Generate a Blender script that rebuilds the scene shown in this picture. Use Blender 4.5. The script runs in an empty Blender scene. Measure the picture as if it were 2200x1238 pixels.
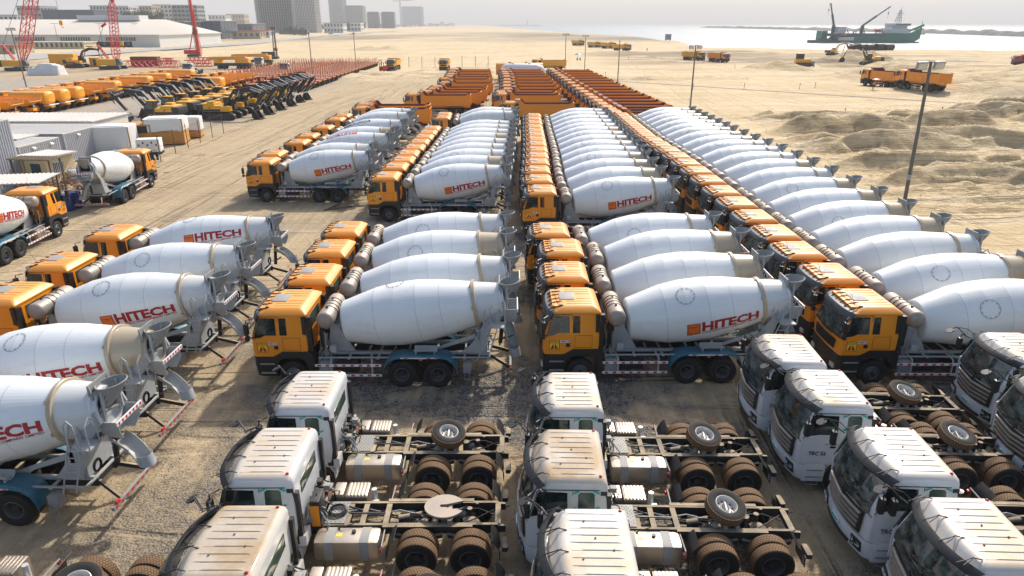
import bpy, bmesh, math, random
from mathutils import Vector, Matrix, noise, Euler
random.seed(7)
sc = bpy.context.scene
R = math.radians
# ---------------------------------------------------------------- camera
F, CX, CY = 1467.0, 1100.0, 619.0
PITCH = R(21.17); CAMH = 13.0
SP, CP = math.sin(PITCH), math.cos(PITCH)
cd = bpy.data.cameras.new('camera'); cam = bpy.data.objects.new('camera', cd)
sc.collection.objects.link(cam); sc.camera = cam
cd.sensor_width = 36.0; cd.lens = 36.0 * F / 2200.0
cd.clip_start = 0.1; cd.clip_end = 30000
cam.location = (0, 0, CAMH); cam.rotation_euler = (R(90) - PITCH, 0, 0)
# ---------------------------------------------------------------- world, sun
SUN_EL, SUN_AZ = 43.0, 27.0         # azimuth to the right of the view direction (+Y)
w = bpy.data.worlds.new("World"); sc.world = w; w.use_nodes = True
nt = w.node_tree; nt.nodes.clear()
sky = nt.nodes.new('ShaderNodeTexSky'); sky.sky_type = 'NISHITA'; sky.sun_disc = False
sky.sun_elevation = R(SUN_EL); sky.sun_rotation = R(SUN_AZ)
sky.air_density = 1.0; sky.dust_density = 3.0; sky.ozone_density = 0.7; sky.altitude = 0
bg = nt.nodes.new('ShaderNodeBackground'); bg.inputs['Strength'].default_value = 0.145
wo = nt.nodes.new('ShaderNodeOutputWorld')
nt.links.new(sky.outputs[0], bg.inputs[0]); nt.links.new(bg.outputs[0], wo.inputs[0])
sd = bpy.data.lights.new('sun', 'SUN'); so = bpy.data.objects.new('sun', sd)
sc.collection.objects.link(so)
sd.energy = 3.5; sd.angle = R(2.0); sd.color = (1.0, 0.94, 0.85)
sdir = Vector((math.sin(R(SUN_AZ)) * math.cos(R(SUN_EL)), math.cos(R(SUN_AZ)) * math.cos(R(SUN_EL)), math.sin(R(SUN_EL))))
so.rotation_euler = (-sdir).to_track_quat('-Z', 'Y').to_euler()
so.location = (0, 0, 60)
vs = sc.view_settings; vs.view_transform = 'Standard'; vs.look = 'None'; vs.gamma = 1; vs.exposure = 0.47
vs.use_curve_mapping = False
# ---------------------------------------------------------------- pixel (2200x1238) -> point at height z
def G(px, py, z=0.0):
    v = (py - CY) / F
    zc = (CAMH - z) / max(SP + v * CP, 1e-5)
    return Vector(((px - CX) / F * zc, zc * (CP - v * SP), z))
# ---------------------------------------------------------------- materials
class NT:
    def __init__(s, name):
        s.m = bpy.data.materials.new(name); s.m.use_nodes = True
        s.t = s.m.node_tree; s.b = s.t.nodes['Principled BSDF']
    def n(s, typ, _o=0, **kw):
        nd = s.t.nodes.new('ShaderNode' + typ)
        for k, v in kw.items():
            if k.startswith('i_'):
                key = k[2:]; key = int(key) if key.isdigit() else key
                inp = nd.inputs[key]
                if isinstance(v, bpy.types.NodeSocket): s.t.links.new(v, inp)
                elif hasattr(inp.default_value, '__len__') and not hasattr(v, '__len__'): inp.default_value = (v,) * len(inp.default_value)
                else: inp.default_value = v
            else: setattr(nd, k, v)
        return nd.outputs[_o]
    def sep(s, v): nd = s.t.nodes.new('ShaderNodeSeparateXYZ'); s.t.links.new(v, nd.inputs[0]); return nd.outputs
    def co(s, kind='Object'): return s.n('TexCoord').node.outputs[kind]
    def pos(s): return s.n('NewGeometry').node.outputs['Position']
    def nrm(s): return s.n('NewGeometry').node.outputs['Normal']
    def map(s, v, sx=1, sy=1, sz=1, rz=0, loc=(0, 0, 0)):
        return s.n('Mapping', i_0=v, i_3=(sx, sy, sz), i_2=(0, 0, rz), i_1=loc)
    def noise(s, v, scale, det=4, rough=.55, dist=0): return s.n('TexNoise', i_Vector=v, i_Scale=scale, i_Detail=det, i_Roughness=rough, i_Distortion=dist)
    def rng(s, v, a, b, c=0, d=1): return s.n('MapRange', i_0=v, i_1=a, i_2=b, i_3=c, i_4=d)
    def math(s, op, a, b=0.0): return s.n('Math', operation=op, i_0=a, i_1=b)
    def mix(s, f, a, b):
        nd = s.t.nodes.new('ShaderNodeMix'); nd.data_type = 'RGBA'
        for i, v in ((0, f), (6, a), (7, b)):
            if isinstance(v, bpy.types.NodeSocket): s.t.links.new(v, nd.inputs[i])
            elif i == 0: nd.inputs[0].default_value = v
            else: nd.inputs[i].default_value = (*v, 1)
        return nd.outputs[2]
    def bump(s, h, st=.3, d=.02): s.t.links.new(s.n('Bump', i_Height=h, i_Strength=st, i_Distance=d), s.b.inputs['Normal'])
    def set(s, **kw):
        for k, v in kw.items():
            inp = s.b.inputs[{'c': 'Base Color', 'r': 'Roughness', 'm': 'Metallic', 'coat': 'Coat Weight', 'spec': 'Specular IOR Level'}[k]]
            if isinstance(v, bpy.types.NodeSocket): s.t.links.new(v, inp)
            elif k == 'c': inp.default_value = (*v, 1)
            else: inp.default_value = v
        return s.m
def paint(name, c, r=.4, m=0.0, var=.12, dust=0.0, dustc=(.42, .33, .22), sc_=3.0, coat=0.0, dirt=None, bump=0.0):
    """procedural paint: slow tone variation, dust settled on upward faces, grime spots"""
    t = NT(name); o = t.co()
    rnd = t.n('ObjectInfo').node.outputs['Random']
    o2 = t.n('VectorMath', operation='ADD', i_0=o, i_1=t.n('CombineXYZ', i_0=t.math('MULTIPLY', rnd, 37.0)))
    n1 = t.noise(o2, sc_, 5)
    dark = tuple(x * (1 - var) for x in c); lite = tuple(min(1, x * (1 + var)) for x in c)
    col = t.mix(n1, dark, lite)
    rr = t.rng(n1, .3, .7, r * .8, min(1, r * 1.3))
    if dirt:
        n2 = t.noise(t.map(o2, 1, 1, .35), sc_ * 3.1, 6, .7)
        col = t.mix(t.rng(n2, .56, .78, 0, dirt), col, (.16, .12, .08))
    if dust > 0:
        up = t.sep(t.nrm())[2]
        n3 = t.noise(o2, sc_ * .7, 6, .65)
        f = t.math('MULTIPLY', t.rng(up, .35, .95), t.rng(n3, .36, .64, dust * .38, dust))
        col = t.mix(f, col, dustc)
        rr = t.math('ADD', rr, t.math('MULTIPLY', f, .3))
    if bump: t.bump(t.noise(o2, 30, 3), bump, .004)
    return t.set(c=col, r=rr, m=m, coat=coat)
M = {}
M['orange'] = paint('orange_paint', (.86, .285, .007), .34, var=.06, dust=.5, dustc=(.70, .40, .13), coat=.25, sc_=1.1)
M['orange2'] = paint('dump_body_orange', (.80, .285, .012), .40, var=.07, dust=.25, dustc=(.66, .40, .15), sc_=.9, dirt=.15)
M['redbrown'] = paint('rust_red_lining', (.19, .045, .018), .7, var=.3, sc_=1.5, dust=.2, dirt=.3)
M['yellow'] = paint('yellow_paint', (.80, .40, .012), .4, var=.08, dust=.35, dustc=(.62, .42, .2), dirt=.25)
M['haulyellow'] = paint('hauler_yellow', (.86, .36, .012), .35, var=.05, dust=.25, dustc=(.7, .45, .2), coat=.3, sc_=.6)
M['trackgrey'] = paint('charcoal_panels', (.035, .035, .038), .5, var=.2, dust=.25)
M['black'] = paint('black_plastic', (.014, .014, .015), .45, var=.3, dust=.10, dustc=(.20, .17, .13))
M['boomblack'] = paint('black_boom_paint', (.015, .015, .016), .32, var=.3, dust=.12, dustc=(.16, .15, .14))
M['visor'] = paint('dark_grey_visor', (.075, .08, .09), .3, var=.2, dust=.35, dustc=(.25, .25, .26))
M['chassis'] = paint('chassis_black', (.022, .022, .022), .6, var=.4, dust=1.0, dustc=(.43, .34, .225), sc_=2)
M['grey'] = paint('light_grey_steel', (.36, .375, .38), .45, var=.15, dust=.35, dustc=(.42, .36, .27), dirt=.7)
M['greyd'] = paint('mixed_grey_steel', (.26, .27, .27), .5, var=.15, dust=.4, dustc=(.4, .34, .25), dirt=.5)
M['tank'] = paint('brushed_tank', (.33, .28, .235), .4, .25, var=.18, dust=.5, dustc=(.45, .37, .27), sc_=2)
M['alu'] = paint('fuel_tank_aluminium', (.50, .455, .40), .34, .85, var=.2, dust=.35, dustc=(.46, .36, .22), sc_=1.3, dirt=.4)
M['rim'] = paint('grey_rim', (.16, .165, .17), .4, .4, var=.25)
M['hub'] = paint('hub_black', (.03, .03, .03), .5)
M['rimlite'] = paint('light_rim', (.62, .60, .56), .4, .2, var=.12, dust=.3)
M['teal'] = paint('teal_fender', (.012, .12, .18), .4, var=.4, dust=.3, dustc=(.14, .2, .22), sc_=2.2, dirt=.8)
M['whitestain'] = paint('stained_white_cab_paint', (.60, .58, .54), .36, var=.08, dust=1.15, dustc=(.36, .255, .14), coat=.2, sc_=.75, dirt=.25)
M['red'] = paint('red_paint', (.55, .018, .015), .4, var=.1)
M['redtext'] = paint('dark_red_lettering', (.38, .008, .012), .5, var=.1)
M['white'] = paint('white_stripe', (.74, .74, .72), .5, var=.05)
M['whitecab'] = paint('white_cab_paint', (.60, .61, .62), .32, var=.05, dust=.92, dustc=(.50, .385, .24), coat=.3, sc_=.9, dirt=.22)
M['whitetext'] = paint('white_lettering', (.8, .8, .8), .5, var=.03)
M['blacktext'] = paint('black_lettering', (.012, .012, .012), .5)
M['greentext'] = paint('green_band', (.006, .06, .04), .5)
M['greentape'] = paint('green_tape', (.01, .42, .30), .5)
M['logoy'] = paint('logo_yellow', (.85, .60, .03), .5, var=.03)
M['logoo'] = paint('logo_orange', (.80, .17, .01), .5, var=.03)
M['amber'] = paint('amber_lens', (.8, .15, .01), .2)
M['paper'] = paint('paper', (.75, .78, .76), .6)
M['crate'] = paint('crate_timber', (.50, .24, .055), .7, var=.25, dust=.15, sc_=5)
M['tarp'] = paint('white_tarpaulin', (.68, .68, .66), .55, var=.08, dust=.1, bump=.4)
M['shedroof'] = paint('shed_roof_sheet', (.56, .53, .47), .6, var=.08, dust=.3, sc_=.05)
M['cream'] = paint('cream_wall', (.62, .52, .30), .8, var=.08)
M['concrete'] = paint('concrete', (.34, .33, .31), .85, var=.15, sc_=.1)
M['concreted'] = paint('dark_concrete', (.12, .125, .13), .85, var=.2, sc_=.1)
M['wallwhite'] = paint('white_wall', (.60, .60, .58), .8, var=.08, sc_=.1)
M['walltan'] = paint('tan_wall', (.45, .36, .24), .8, var=.12, sc_=.1)
M['walldark'] = paint('dark_blue_cladding', (.05, .07, .10), .5, var=.15, sc_=.1)
M['roofred'] = paint('red_roof', (.36, .09, .03), .8, var=.2, sc_=.1)
M['winglass'] = paint('window_glass', (.05, .08, .10), .15, var=.2)
M['pole'] = paint('galvanised_pole', (.16, .15, .14), .6, .2, var=.2)
M['bluebarrel'] = paint('blue_plastic', (.01, .035, .20), .4, var=.1)
M['craneRed'] = paint('crane_red', (.62, .025, .02), .4, var=.15)
M['trailer'] = paint('trailer_deck', (.56, .30, .22), .7, var=.15, dust=.4, dustc=(.62, .42, .32), sc_=1)
M['stake'] = paint('stake_orange', (.46, .14, .035), .6, var=.15)
M['rust'] = paint('rusty_steel', (.16, .07, .03), .8, var=.5, dirt=.5)
M['wood'] = paint('grey_brown_timber', (.14, .10, .07), .85, var=.3)
M['skin'] = paint('skin', (.12, .06, .035), .6)
M['cloth'] = paint('dark_cloth', (.03, .03, .045), .9)
M['hiviz'] = paint('hi_viz', (.75, .25, .02), .8)
M['ugreen'] = paint('ship_green', (.01, .19, .12), .5, var=.15, sc_=.1)
M['udark'] = paint('ship_grey_green', (.055, .09, .095), .6, var=.2, sc_=.1)
M['ship_white'] = paint('ship_white', (.60, .60, .56), .5, var=.1, sc_=.2)
M['blue'] = paint('blue_fabric', (.02, .08, .5), .7)
M['rock'] = paint('rock', (.16, .16, .16), .95, var=.3, sc_=.05)
M['gold'] = paint('sunlit_ground_gold', (.45, .26, .03), .9)  # gold tone of sunlit ground patches, not applied to anything
# glass: dark glossy panes, faint green
t = NT('cab_glass'); o = t.co(); n1 = t.noise(o, 2.2, 4)
M['glass'] = t.set(c=t.mix(t.rng(n1, .4, .65), (.004, .007, .008), (.020, .038, .036)), r=.07, spec=.7)
t = NT('windscreen_glass'); o = t.co(); n1 = t.noise(t.map(o, 1, 1, 2.2), 1.7, 5, .65)
M['wscreen'] = t.set(c=t.mix(t.rng(n1, .40, .66), (.010, .017, .018), (.10, .125, .115)), r=.06, spec=1.0)  # pale noise in the base colour stands in for reflected sky
t = NT('green_glass'); o = t.co(); n1 = t.noise(o, 2.2, 4)
M['glassg'] = t.set(c=t.mix(t.rng(n1, .35, .65), (.02, .035, .028), (.065, .10, .075)), r=.15)
# tyres
def tyre_mat(name, tread):
    t = NT(name); o = t.sep(t.co())
    ang = t.math('ARCTAN2', o[2], o[0])
    row = t.math('FLOOR', t.math('MULTIPLY', o[1], 15.0))
    saw = t.math('FRACT', t.math('ADD', t.math('MULTIPLY', ang, 7.162), t.math('MULTIPLY', row, .5)))
    grv = t.math('FRACT', t.math('MULTIPLY', o[1], 15.0))
    g = t.math('MINIMUM', t.rng(t.math('ABSOLUTE', t.math('SUBTRACT', saw, .5)), .10, .16), t.rng(t.math('ABSOLUTE', t.math('SUBTRACT', grv, .5)), .47, .36))
    rad = t.math('SQRT', t.math('ADD', t.math('MULTIPLY', o[0], o[0]), t.math('MULTIPLY', o[2], o[2])))
    top = t.rng(rad, .485, .505)
    n1 = t.noise(t.co(), 4, 5)
    c1 = t.mix(t.math('MULTIPLY', top, g), (.014, .013, .012), tread)
    c2 = t.mix(t.rng(n1, .35, .7), c1, tuple(x * .55 for x in tread))
    col = t.mix(t.math('MULTIPLY', top, t.rng(n1, .3, .7)), c1, c2)
    t.bump(t.math('MULTIPLY', top, g), .6, .012)
    return t.set(c=col, r=.85)
M['tyre'] = tyre_mat('tyre_rubber', (.035, .032, .03))
M['tyredusty'] = tyre_mat('dusty_tread', (.24, .135, .06))
# drum
def drum_mat(name, c, dirt):
    t = NT(name); o = t.co(); rnd = t.n('ObjectInfo').node.outputs['Random']
    o2 = t.n('VectorMath', operation='ADD', i_0=o, i_1=t.n('CombineXYZ', i_0=t.math('MULTIPLY', rnd, 51.0), i_1=t.math('MULTIPLY', rnd, 17.0)))
    n1 = t.noise(t.map(o2, .5, 1.3, 1.3), 1.2, 5, .6); n2 = t.noise(o2, 7, 6, .75)
    col = t.mix(n1, tuple(x * .90 for x in c), tuple(min(1, x * 1.05) for x in c))
    col = t.mix(t.rng(rnd, .55, 1, 0, .5), col, tuple(x * y for x, y in zip(c, (.97, .93, .84))))
    st = t.noise(t.map(o2, .6, 5, 5), 1.6, 5, .7); col = t.mix(t.rng(st, .58, .75, 0, .30), col, (.42, .40, .36))
    col = t.mix(t.rng(n2, .60, .80, 0, dirt), col, (.34, .27, .19))
    sx = t.sep(o)[0]
    seam = None
    for s in (1.35, 2.95, 3.85):
        d = t.rng(t.math('ABSOLUTE', t.math('SUBTRACT', sx, s)), .006, .016, 1, 0)
        seam = d if seam is None else t.math('MAXIMUM', seam, d)
    col = t.mix(t.math('MULTIPLY', seam, .45), col, (.25, .26, .27))
    t.bump(t.noise(t.map(o2, 1, 2, 2), 2.5, 2), .12, .02)
    return t.set(c=col, r=t.rng(n1, .3, .7, .24, .42), coat=.2)
M['drum'] = drum_mat('drum_white', (.76, .78, .78), .35)
M['neck'] = drum_mat('drum_neck_white', (.62, .63, .62), .6)
M['necktan'] = drum_mat('drum_neck_dusty_tan', (.44, .36, .25), .6)
# corrugated sheet: profile is geometry, this is only its paint
M['container'] = paint('container_paint', (.40, .41, .44), .45, var=.08, dust=.3, sc_=.4)
M['containerroof'] = paint('container_roof_paint', (.62, .60, .57), .6, var=.08, dust=.3, sc_=.4)
# crown
t = NT('foliage'); n1 = t.noise(t.pos(), .9, 4)
M['leaf'] = t.set(c=t.mix(n1, (.02, .045, .015), (.08, .11, .04)), r=.8)
# ---------------------------------------------------------------- mesh builder
class MB:
    def __init__(s): s.v = []; s.f = []; s.m = []
    def add(s, vs, fs, mi=0, X=None):
        b = len(s.v)
        if X is not None: vs = [X @ Vector(p) for p in vs]
        s.v += [tuple(p) for p in vs]; s.f += [tuple(b + i for i in f) for f in fs]; s.m += [mi] * len(fs); return s
    def box(s, x0, x1, y0, y1, z0, z1, mi=0, X=None):
        if x0 > x1: x0, x1 = x1, x0
        if y0 > y1: y0, y1 = y1, y0
        return s.add([(x, y, z) for z in (z0, z1) for y in (y0, y1) for x in (x0, x1)],
                     [(0, 2, 3, 1), (4, 5, 7, 6), (0, 1, 5, 4), (2, 6, 7, 3), (0, 4, 6, 2), (1, 3, 7, 5)], mi, X)
    def cbox(s, x0, x1, y0, y1, z0, z1, c=.03, mi=0, X=None):
        if x0 > x1: x0, x1 = x1, x0
        if y0 > y1: y0, y1 = y1, y0
        bm = bmesh.new(); r = bmesh.ops.create_cube(bm, size=1)
        for v in bm.verts: v.co = Vector(((x0 + x1) / 2 + v.co.x * (x1 - x0), (y0 + y1) / 2 + v.co.y * (y1 - y0), (z0 + z1) / 2 + v.co.z * (z1 - z0)))
        bmesh.ops.bevel(bm, geom=bm.edges[:], offset=c, segments=2, affect='EDGES', profile=.6)
        bm.verts.index_update()
        s.add([v.co.copy() for v in bm.verts], [[v.index for v in f.verts] for f in bm.faces], mi, X); bm.free(); return s
    def tube(s, p, q, r0, r1=None, n=8, mi=0, X=None, caps=True):
        p, q = Vector(p), Vector(q); r1 = r0 if r1 is None else r1
        d = (q - p); 
        if d.length < 1e-6: return s
        d.normalize(); a = d.orthogonal().normalized(); b = d.cross(a)
        vs = [c + (a * math.cos(i * 2 * math.pi / n) + b * math.sin(i * 2 * math.pi / n)) * r for c, r in ((p, r0), (q, r1)) for i in range(n)]
        fs = [(i, (i + 1) % n, n + (i + 1) % n, n + i) for i in range(n)]
        if caps: fs += [tuple(range(n - 1, -1, -1)), tuple(range(n, 2 * n))]
        return s.add(vs, fs, mi, X)
    def path(s, pts, r, n=6, mi=0, X=None):
        pts = [Vector(p) for p in pts]; rings = []
        up = None
        for i, p in enumerate(pts):
            d = (pts[min(i + 1, len(pts) - 1)] - pts[max(i - 1, 0)]).normalized()
            if up is None: a = d.orthogonal().normalized()
            else:
                a = up - d * up.dot(d)
                a = a.normalized() if a.length > 1e-4 else d.orthogonal().normalized()
            up = a; b = d.cross(a)
            rings.append([p + (a * math.cos(j * 2 * math.pi / n) + b * math.sin(j * 2 * math.pi / n)) * r for j in range(n)])
        return s.loft(rings, mi, X)
    def beam(s, p, q, w, h, mi=0, X=None, up=(0, 0, 1)):
        p, q, u = Vector(p), Vector(q), Vector(up); d = (q - p).normalized(); a = d.cross(u)
        a = a.normalized() if a.length > 1e-4 else d.orthogonal().normalized()
        b = a.cross(d)
        vs = [c + a * sx * w / 2 + b * sz * h / 2 for c in (p, q) for sx, sz in ((-1, -1), (1, -1), (1, 1), (-1, 1))]
        return s.add(vs, [(0, 3, 2, 1), (4, 5, 6, 7), (0, 1, 5, 4), (1, 2, 6, 5), (2, 3, 7, 6), (3, 0, 4, 7)], mi, X)
    def loft(s, rings, mi=0, X=None, cap=True, closed=True):
        n = len(rings[0]); vs = [p for r in rings for p in r]; fs = []
        for k in range(len(rings) - 1):
            for i in range(n if closed else n - 1):
                j = (i + 1) % n; fs.append((k * n + i, k * n + j, (k + 1) * n + j, (k + 1) * n + i))
        if cap: fs += [tuple(range(n - 1, -1, -1)), tuple(range((len(rings) - 1) * n, len(rings) * n))]
        return s.add(vs, fs, mi, X)
    def lathe(s, prof, n=32, axis='y', mi=0, X=None, mis=None):
        """prof [(along, radius)], revolved about axis"""
        rings = []
        for a, r in prof:
            ring = []
            for i in range(n):
                t = i * 2 * math.pi / n; c, q = math.cos(t) * max(r, .0005), math.sin(t) * max(r, .0005)
                ring.append({'x': (a, c, q), 'y': (c, a, q), 'z': (c, q, a)}[axis])
            rings.append(ring)
        if mis is None: return s.loft(rings, mi, X, cap=False)
        for k in range(len(rings) - 1): s.loft(rings[k:k + 2], mis[k], X, cap=False)
        return s
    def prism(s, poly, y0, y1, mi=0, X=None):
        n = len(poly); vs = [(x, y, z) for y in (y0, y1) for x, z in poly]
        fs = [tuple(range(n)), tuple(range(2 * n - 1, n - 1, -1))] + [(i, n + i, n + (i + 1) % n, (i + 1) % n) for i in range(n)]
        return s.add(vs, fs, mi, X)
    def prismz(s, poly, z0, z1, mi=0, X=None):
        n = len(poly); vs = [(x, y, z) for z in (z0, z1) for x, y in poly]
        fs = [tuple(range(n - 1, -1, -1)), tuple(range(n, 2 * n))] + [(i, (i + 1) % n, n + (i + 1) % n, n + i) for i in range(n)]
        return s.add(vs, fs, mi, X)
    def sheet(s, grid, th=.02, mi=0, X=None):
        """grid[i][j] points -> thin solid sheet"""
        ni, nj = len(grid), len(grid[0]); g = [[Vector(p) for p in r] for r in grid]
        def nr(i, j):
            a = g[min(i + 1, ni - 1)][j] - g[max(i - 1, 0)][j]; b = g[i][min(j + 1, nj - 1)] - g[i][max(j - 1, 0)]
            c = a.cross(b); return c.normalized() if c.length > 1e-9 else Vector((0, 0, 1))
        A = [g[i][j] for i in range(ni) for j in range(nj)]; B = [g[i][j] - nr(i, j) * th for i in range(ni) for j in range(nj)]
        fs = []; o = ni * nj; ix = lambda i, j: i * nj + j
        for i in range(ni - 1):
            for j in range(nj - 1):
                q = (ix(i, j), ix(i + 1, j), ix(i + 1, j + 1), ix(i, j + 1)); fs += [q, tuple(o + k for k in q[::-1])]
        for i in range(ni - 1):
            fs += [(ix(i, 0), o + ix(i, 0), o + ix(i + 1, 0), ix(i + 1, 0)), (ix(i + 1, nj - 1), o + ix(i + 1, nj - 1), o + ix(i, nj - 1), ix(i, nj - 1))]
        for j in range(nj - 1):
            fs += [(ix(0, j + 1), o + ix(0, j + 1), o + ix(0, j), ix(0, j)), (ix(ni - 1, j), o + ix(ni - 1, j), o + ix(ni - 1, j + 1), ix(ni - 1, j + 1))]
        return s.add(A + B, fs, mi, X)
    def mesh(s, name, mats, ang=35):
        me = bpy.data.meshes.new(name); me.from_pydata(s.v, [], s.f)
        for m in (mats if isinstance(mats, (list, tuple)) else [mats]): me.materials.append(M[m] if isinstance(m, str) else m)
        me.polygons.foreach_set('material_index', s.m)
        bm = bmesh.new(); bm.from_mesh(me); bmesh.ops.recalc_face_normals(bm, faces=bm.faces[:]); bm.to_mesh(me); bm.free()
        me.polygons.foreach_set('use_smooth', [True] * len(me.polygons))
        me.set_sharp_from_angle(angle=R(ang)); me.update(); return me
# lettering -----------------------------------------------------------
_tc = {}
def letters(txt, h, wx=1.0, bold=.0, cut=0):
    """2-D filled letters: (verts, faces, width), cap height h; sliced every cut metres so they can wrap"""
    cu = bpy.data.curves.new('t', 'FONT'); cu.body = txt; cu.size = 1; cu.offset = bold; cu.resolution_u = 2
    ob = bpy.data.objects.new('t', cu); sc.collection.objects.link(ob)
    dg = bpy.context.evaluated_depsgraph_get(); me = bpy.data.meshes.new_from_object(ob.evaluated_get(dg))
    bm = bmesh.new(); bm.from_mesh(me)
    k = h / .7
    for v in bm.verts: v.co = Vector((v.co.x * k * wx, v.co.y * k, 0))
    xs = [v.co.x for v in bm.verts] or [0]; x0, x1 = min(xs), max(xs)
    if cut:
        for ax, lo, hi in ((0, x0, x1), (1, -h * .3, h * 1.2)):
            c = lo + cut
            while c < hi:
                pl = Vector((c, 0, 0)) if ax == 0 else Vector((0, c, 0)); no = Vector((1, 0, 0)) if ax == 0 else Vector((0, 1, 0))
                bmesh.ops.bisect_plane(bm, geom=bm.verts[:] + bm.edges[:] + bm.faces[:], plane_co=pl, plane_no=no); c += cut
    bm.verts.index_update()
    r = ([(v.co.x - x0, v.co.y) for v in bm.verts], [[v.index for v in f.verts] for f in bm.faces], x1 - x0)
    bm.free(); bpy.data.objects.remove(ob); bpy.data.curves.remove(cu); bpy.data.meshes.remove(me); return r
def put_text(mb, txt, h, fn, wx=1.0, bold=0.0, cut=0, mi=0, center=False):
    vs, fs, wd = letters(txt, h, wx, bold, cut); o = wd / 2 if center else 0
    mb.add([fn(x - o, y) for x, y in vs], fs, mi); return wd
# things --------------------------------------------------------------
COL = sc.collection
def tag(o, label=None, cat=None, group=None, kind=None):
    if label: o['label'] = label
    if cat: o['category'] = cat
    if group: o['group'] = group
    if kind: o['kind'] = kind
    return o
def solo(name, mb, mats, label, cat, group=None, loc=(0, 0, 0), rz=0, kind=None, ang=35):
    o = bpy.data.objects.new(name, mb.mesh(name, mats, ang) if isinstance(mb, MB) else mb); COL.objects.link(o); o.location = loc; o.rotation_euler = (0, 0, rz)
    return tag(o, label, cat, group, kind)
class T:
    """a template: parts in the thing's own coordinates; x forward is -x"""
    def __init__(s, shift=0.0): s.p = []; s.s = shift
    def part(s, name, mb, mats, par=None, X=None, ang=35, key=None):
        me = mb.mesh(name, mats, ang) if isinstance(mb, MB) else mb
        s.p.append([name, me, par, X or Matrix(), key or name]); return len(s.p) - 1
    def parts(s, name, mbs, mats, par=None):
        for mb in mbs: s.part(name, mb, mats, par)
    def place(s, name, loc, rz, label, cat, group=None, skip=(), spin=0.0, swap={}, rx=0, scale=1.0, plabel={}):
        e = bpy.data.objects.new(name, None); COL.objects.link(e); e.empty_display_size = .5
        e.location = loc; e.rotation_euler = (rx, 0, rz); e.scale = (scale,) * 3; tag(e, label, cat, group)
        made = []
        for nm, me, par, X, key in s.p:
            if key in skip or (par is not None and made[par] is None): made.append(None); continue
            o = bpy.data.objects.new(nm, swap.get(key, me)); COL.objects.link(o)
            XX = X @ Matrix.Rotation(spin, 4, 'X') if key == 'drum' and spin else X
            if par is None: o.parent = e; o.matrix_local = Matrix.Translation((-s.s, 0, 0)) @ XX
            else: o.parent = made[par]; o.matrix_local = XX
            if key in plabel: o['label'] = plabel[key]
            made.append(o)
        return e
def ordn(i):
    w_ = ['nearest', 'second', 'third', 'fourth', 'fifth', 'sixth', 'seventh', 'eighth', 'ninth', 'tenth', 'eleventh', 'twelfth', 'thirteenth',
          'fourteenth', 'fifteenth', 'sixteenth', 'seventeenth', 'eighteenth', 'nineteenth', 'twentieth', 'twenty-first', 'twenty-second', 'twenty-third', 'twenty-fourth']
    return w_[i]
# ================================================================ cabs
def lv(levels, z):
    if z <= levels[0][0]: return levels[0][1:]
    for a, b in zip(levels, levels[1:]):
        if a[0] <= z <= b[0]:
            t = (z - a[0]) / max(b[0] - a[0], 1e-6); return tuple(p + (q - p) * t for p, q in zip(a[1:], b[1:]))
    return levels[-1][1:]
def front_x(L, y, z):
    xf, xr, hw, rf, rr, b = lv(L, z); y = abs(y); s = hw - rf
    if y <= s: return xf + b * (y / s) ** 2
    return xf + b + rf - math.sqrt(max(rf * rf - (y - s) ** 2, 0))
def shell(mb, L, mi=0):
    rings = []
    for z, xf, xr, hw, rf, rr, b in L:
        r = []
        def arc(cx, cy, rad, a0):
            for i in range(5): a = a0 + i * math.pi / 8; r.append((cx + rad * math.cos(a), cy + rad * math.sin(a), z))
        arc(xr - rr, -hw + rr, rr, -math.pi / 2)     # rear near, going to rear... order: CCW
        arc(xr - rr, hw - rr, rr, 0)
        arc(xf + b + rf, hw - rf, rf, math.pi / 2)
        s = hw - rf
        for i in range(1, 8): y = s - 2 * s * i / 8; r.append((xf + b * (y / s) ** 2, y, z))
        arc(xf + b + rf, -hw + rf, rf, math.pi)
        rings.append(r)
    mb.loft(rings, mi); return mb
def front_panel(mb, L, z0, z1, w0, w1, off, th=.03, mi=0, nz=5, ny=12, zc=0.0, wx=None):
    """panel following the front; zc lifts the middle"""
    g = []
    for i in range(nz + 1):
        t = i / nz; row = []
        for j in range(ny + 1):
            u = -1 + 2 * j / ny; wd = w0 + (w1 - w0) * t; y = u * wd
            z = z0 + (z1 - z0) * t + zc * (1 - u * u) * (1 if wx is None else t)
            row.append((front_x(L, y, z) - off, y, z))
        g.append(row)
    mb.sheet(g, -th, mi); return mb
def side_poly(mb, L, poly, s, off, th=.03, mi=0):
    n = len(poly)
    A = [(x, s * (lv(L, z)[2] + off), z) for x, z in poly]; B = [(x, s * (lv(L, z)[2] + off - th), z) for x, z in poly]
    fs = [tuple(range(n)), tuple(range(2 * n - 1, n - 1, -1))] + [(i, (i + 1) % n, n + (i + 1) % n, n + i) for i in range(n)]
    mb.add(A + B, fs, mi); return mb
def seam(mb, L, pts, s, off=.004, w=.014, mi=0):
    for (x0, z0), (x1, z1) in zip(pts, pts[1:]):
        mb.beam((x0, s * (lv(L, z0)[2] + off), z0), (x1, s * (lv(L, z1)[2] + off), z1), w, .012, mi, up=(0, s, 0))
def Tr(x, y, z): return Matrix.Translation((x, y, z))
RZ = Matrix.Rotation(math.pi, 4, 'Z')
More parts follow.
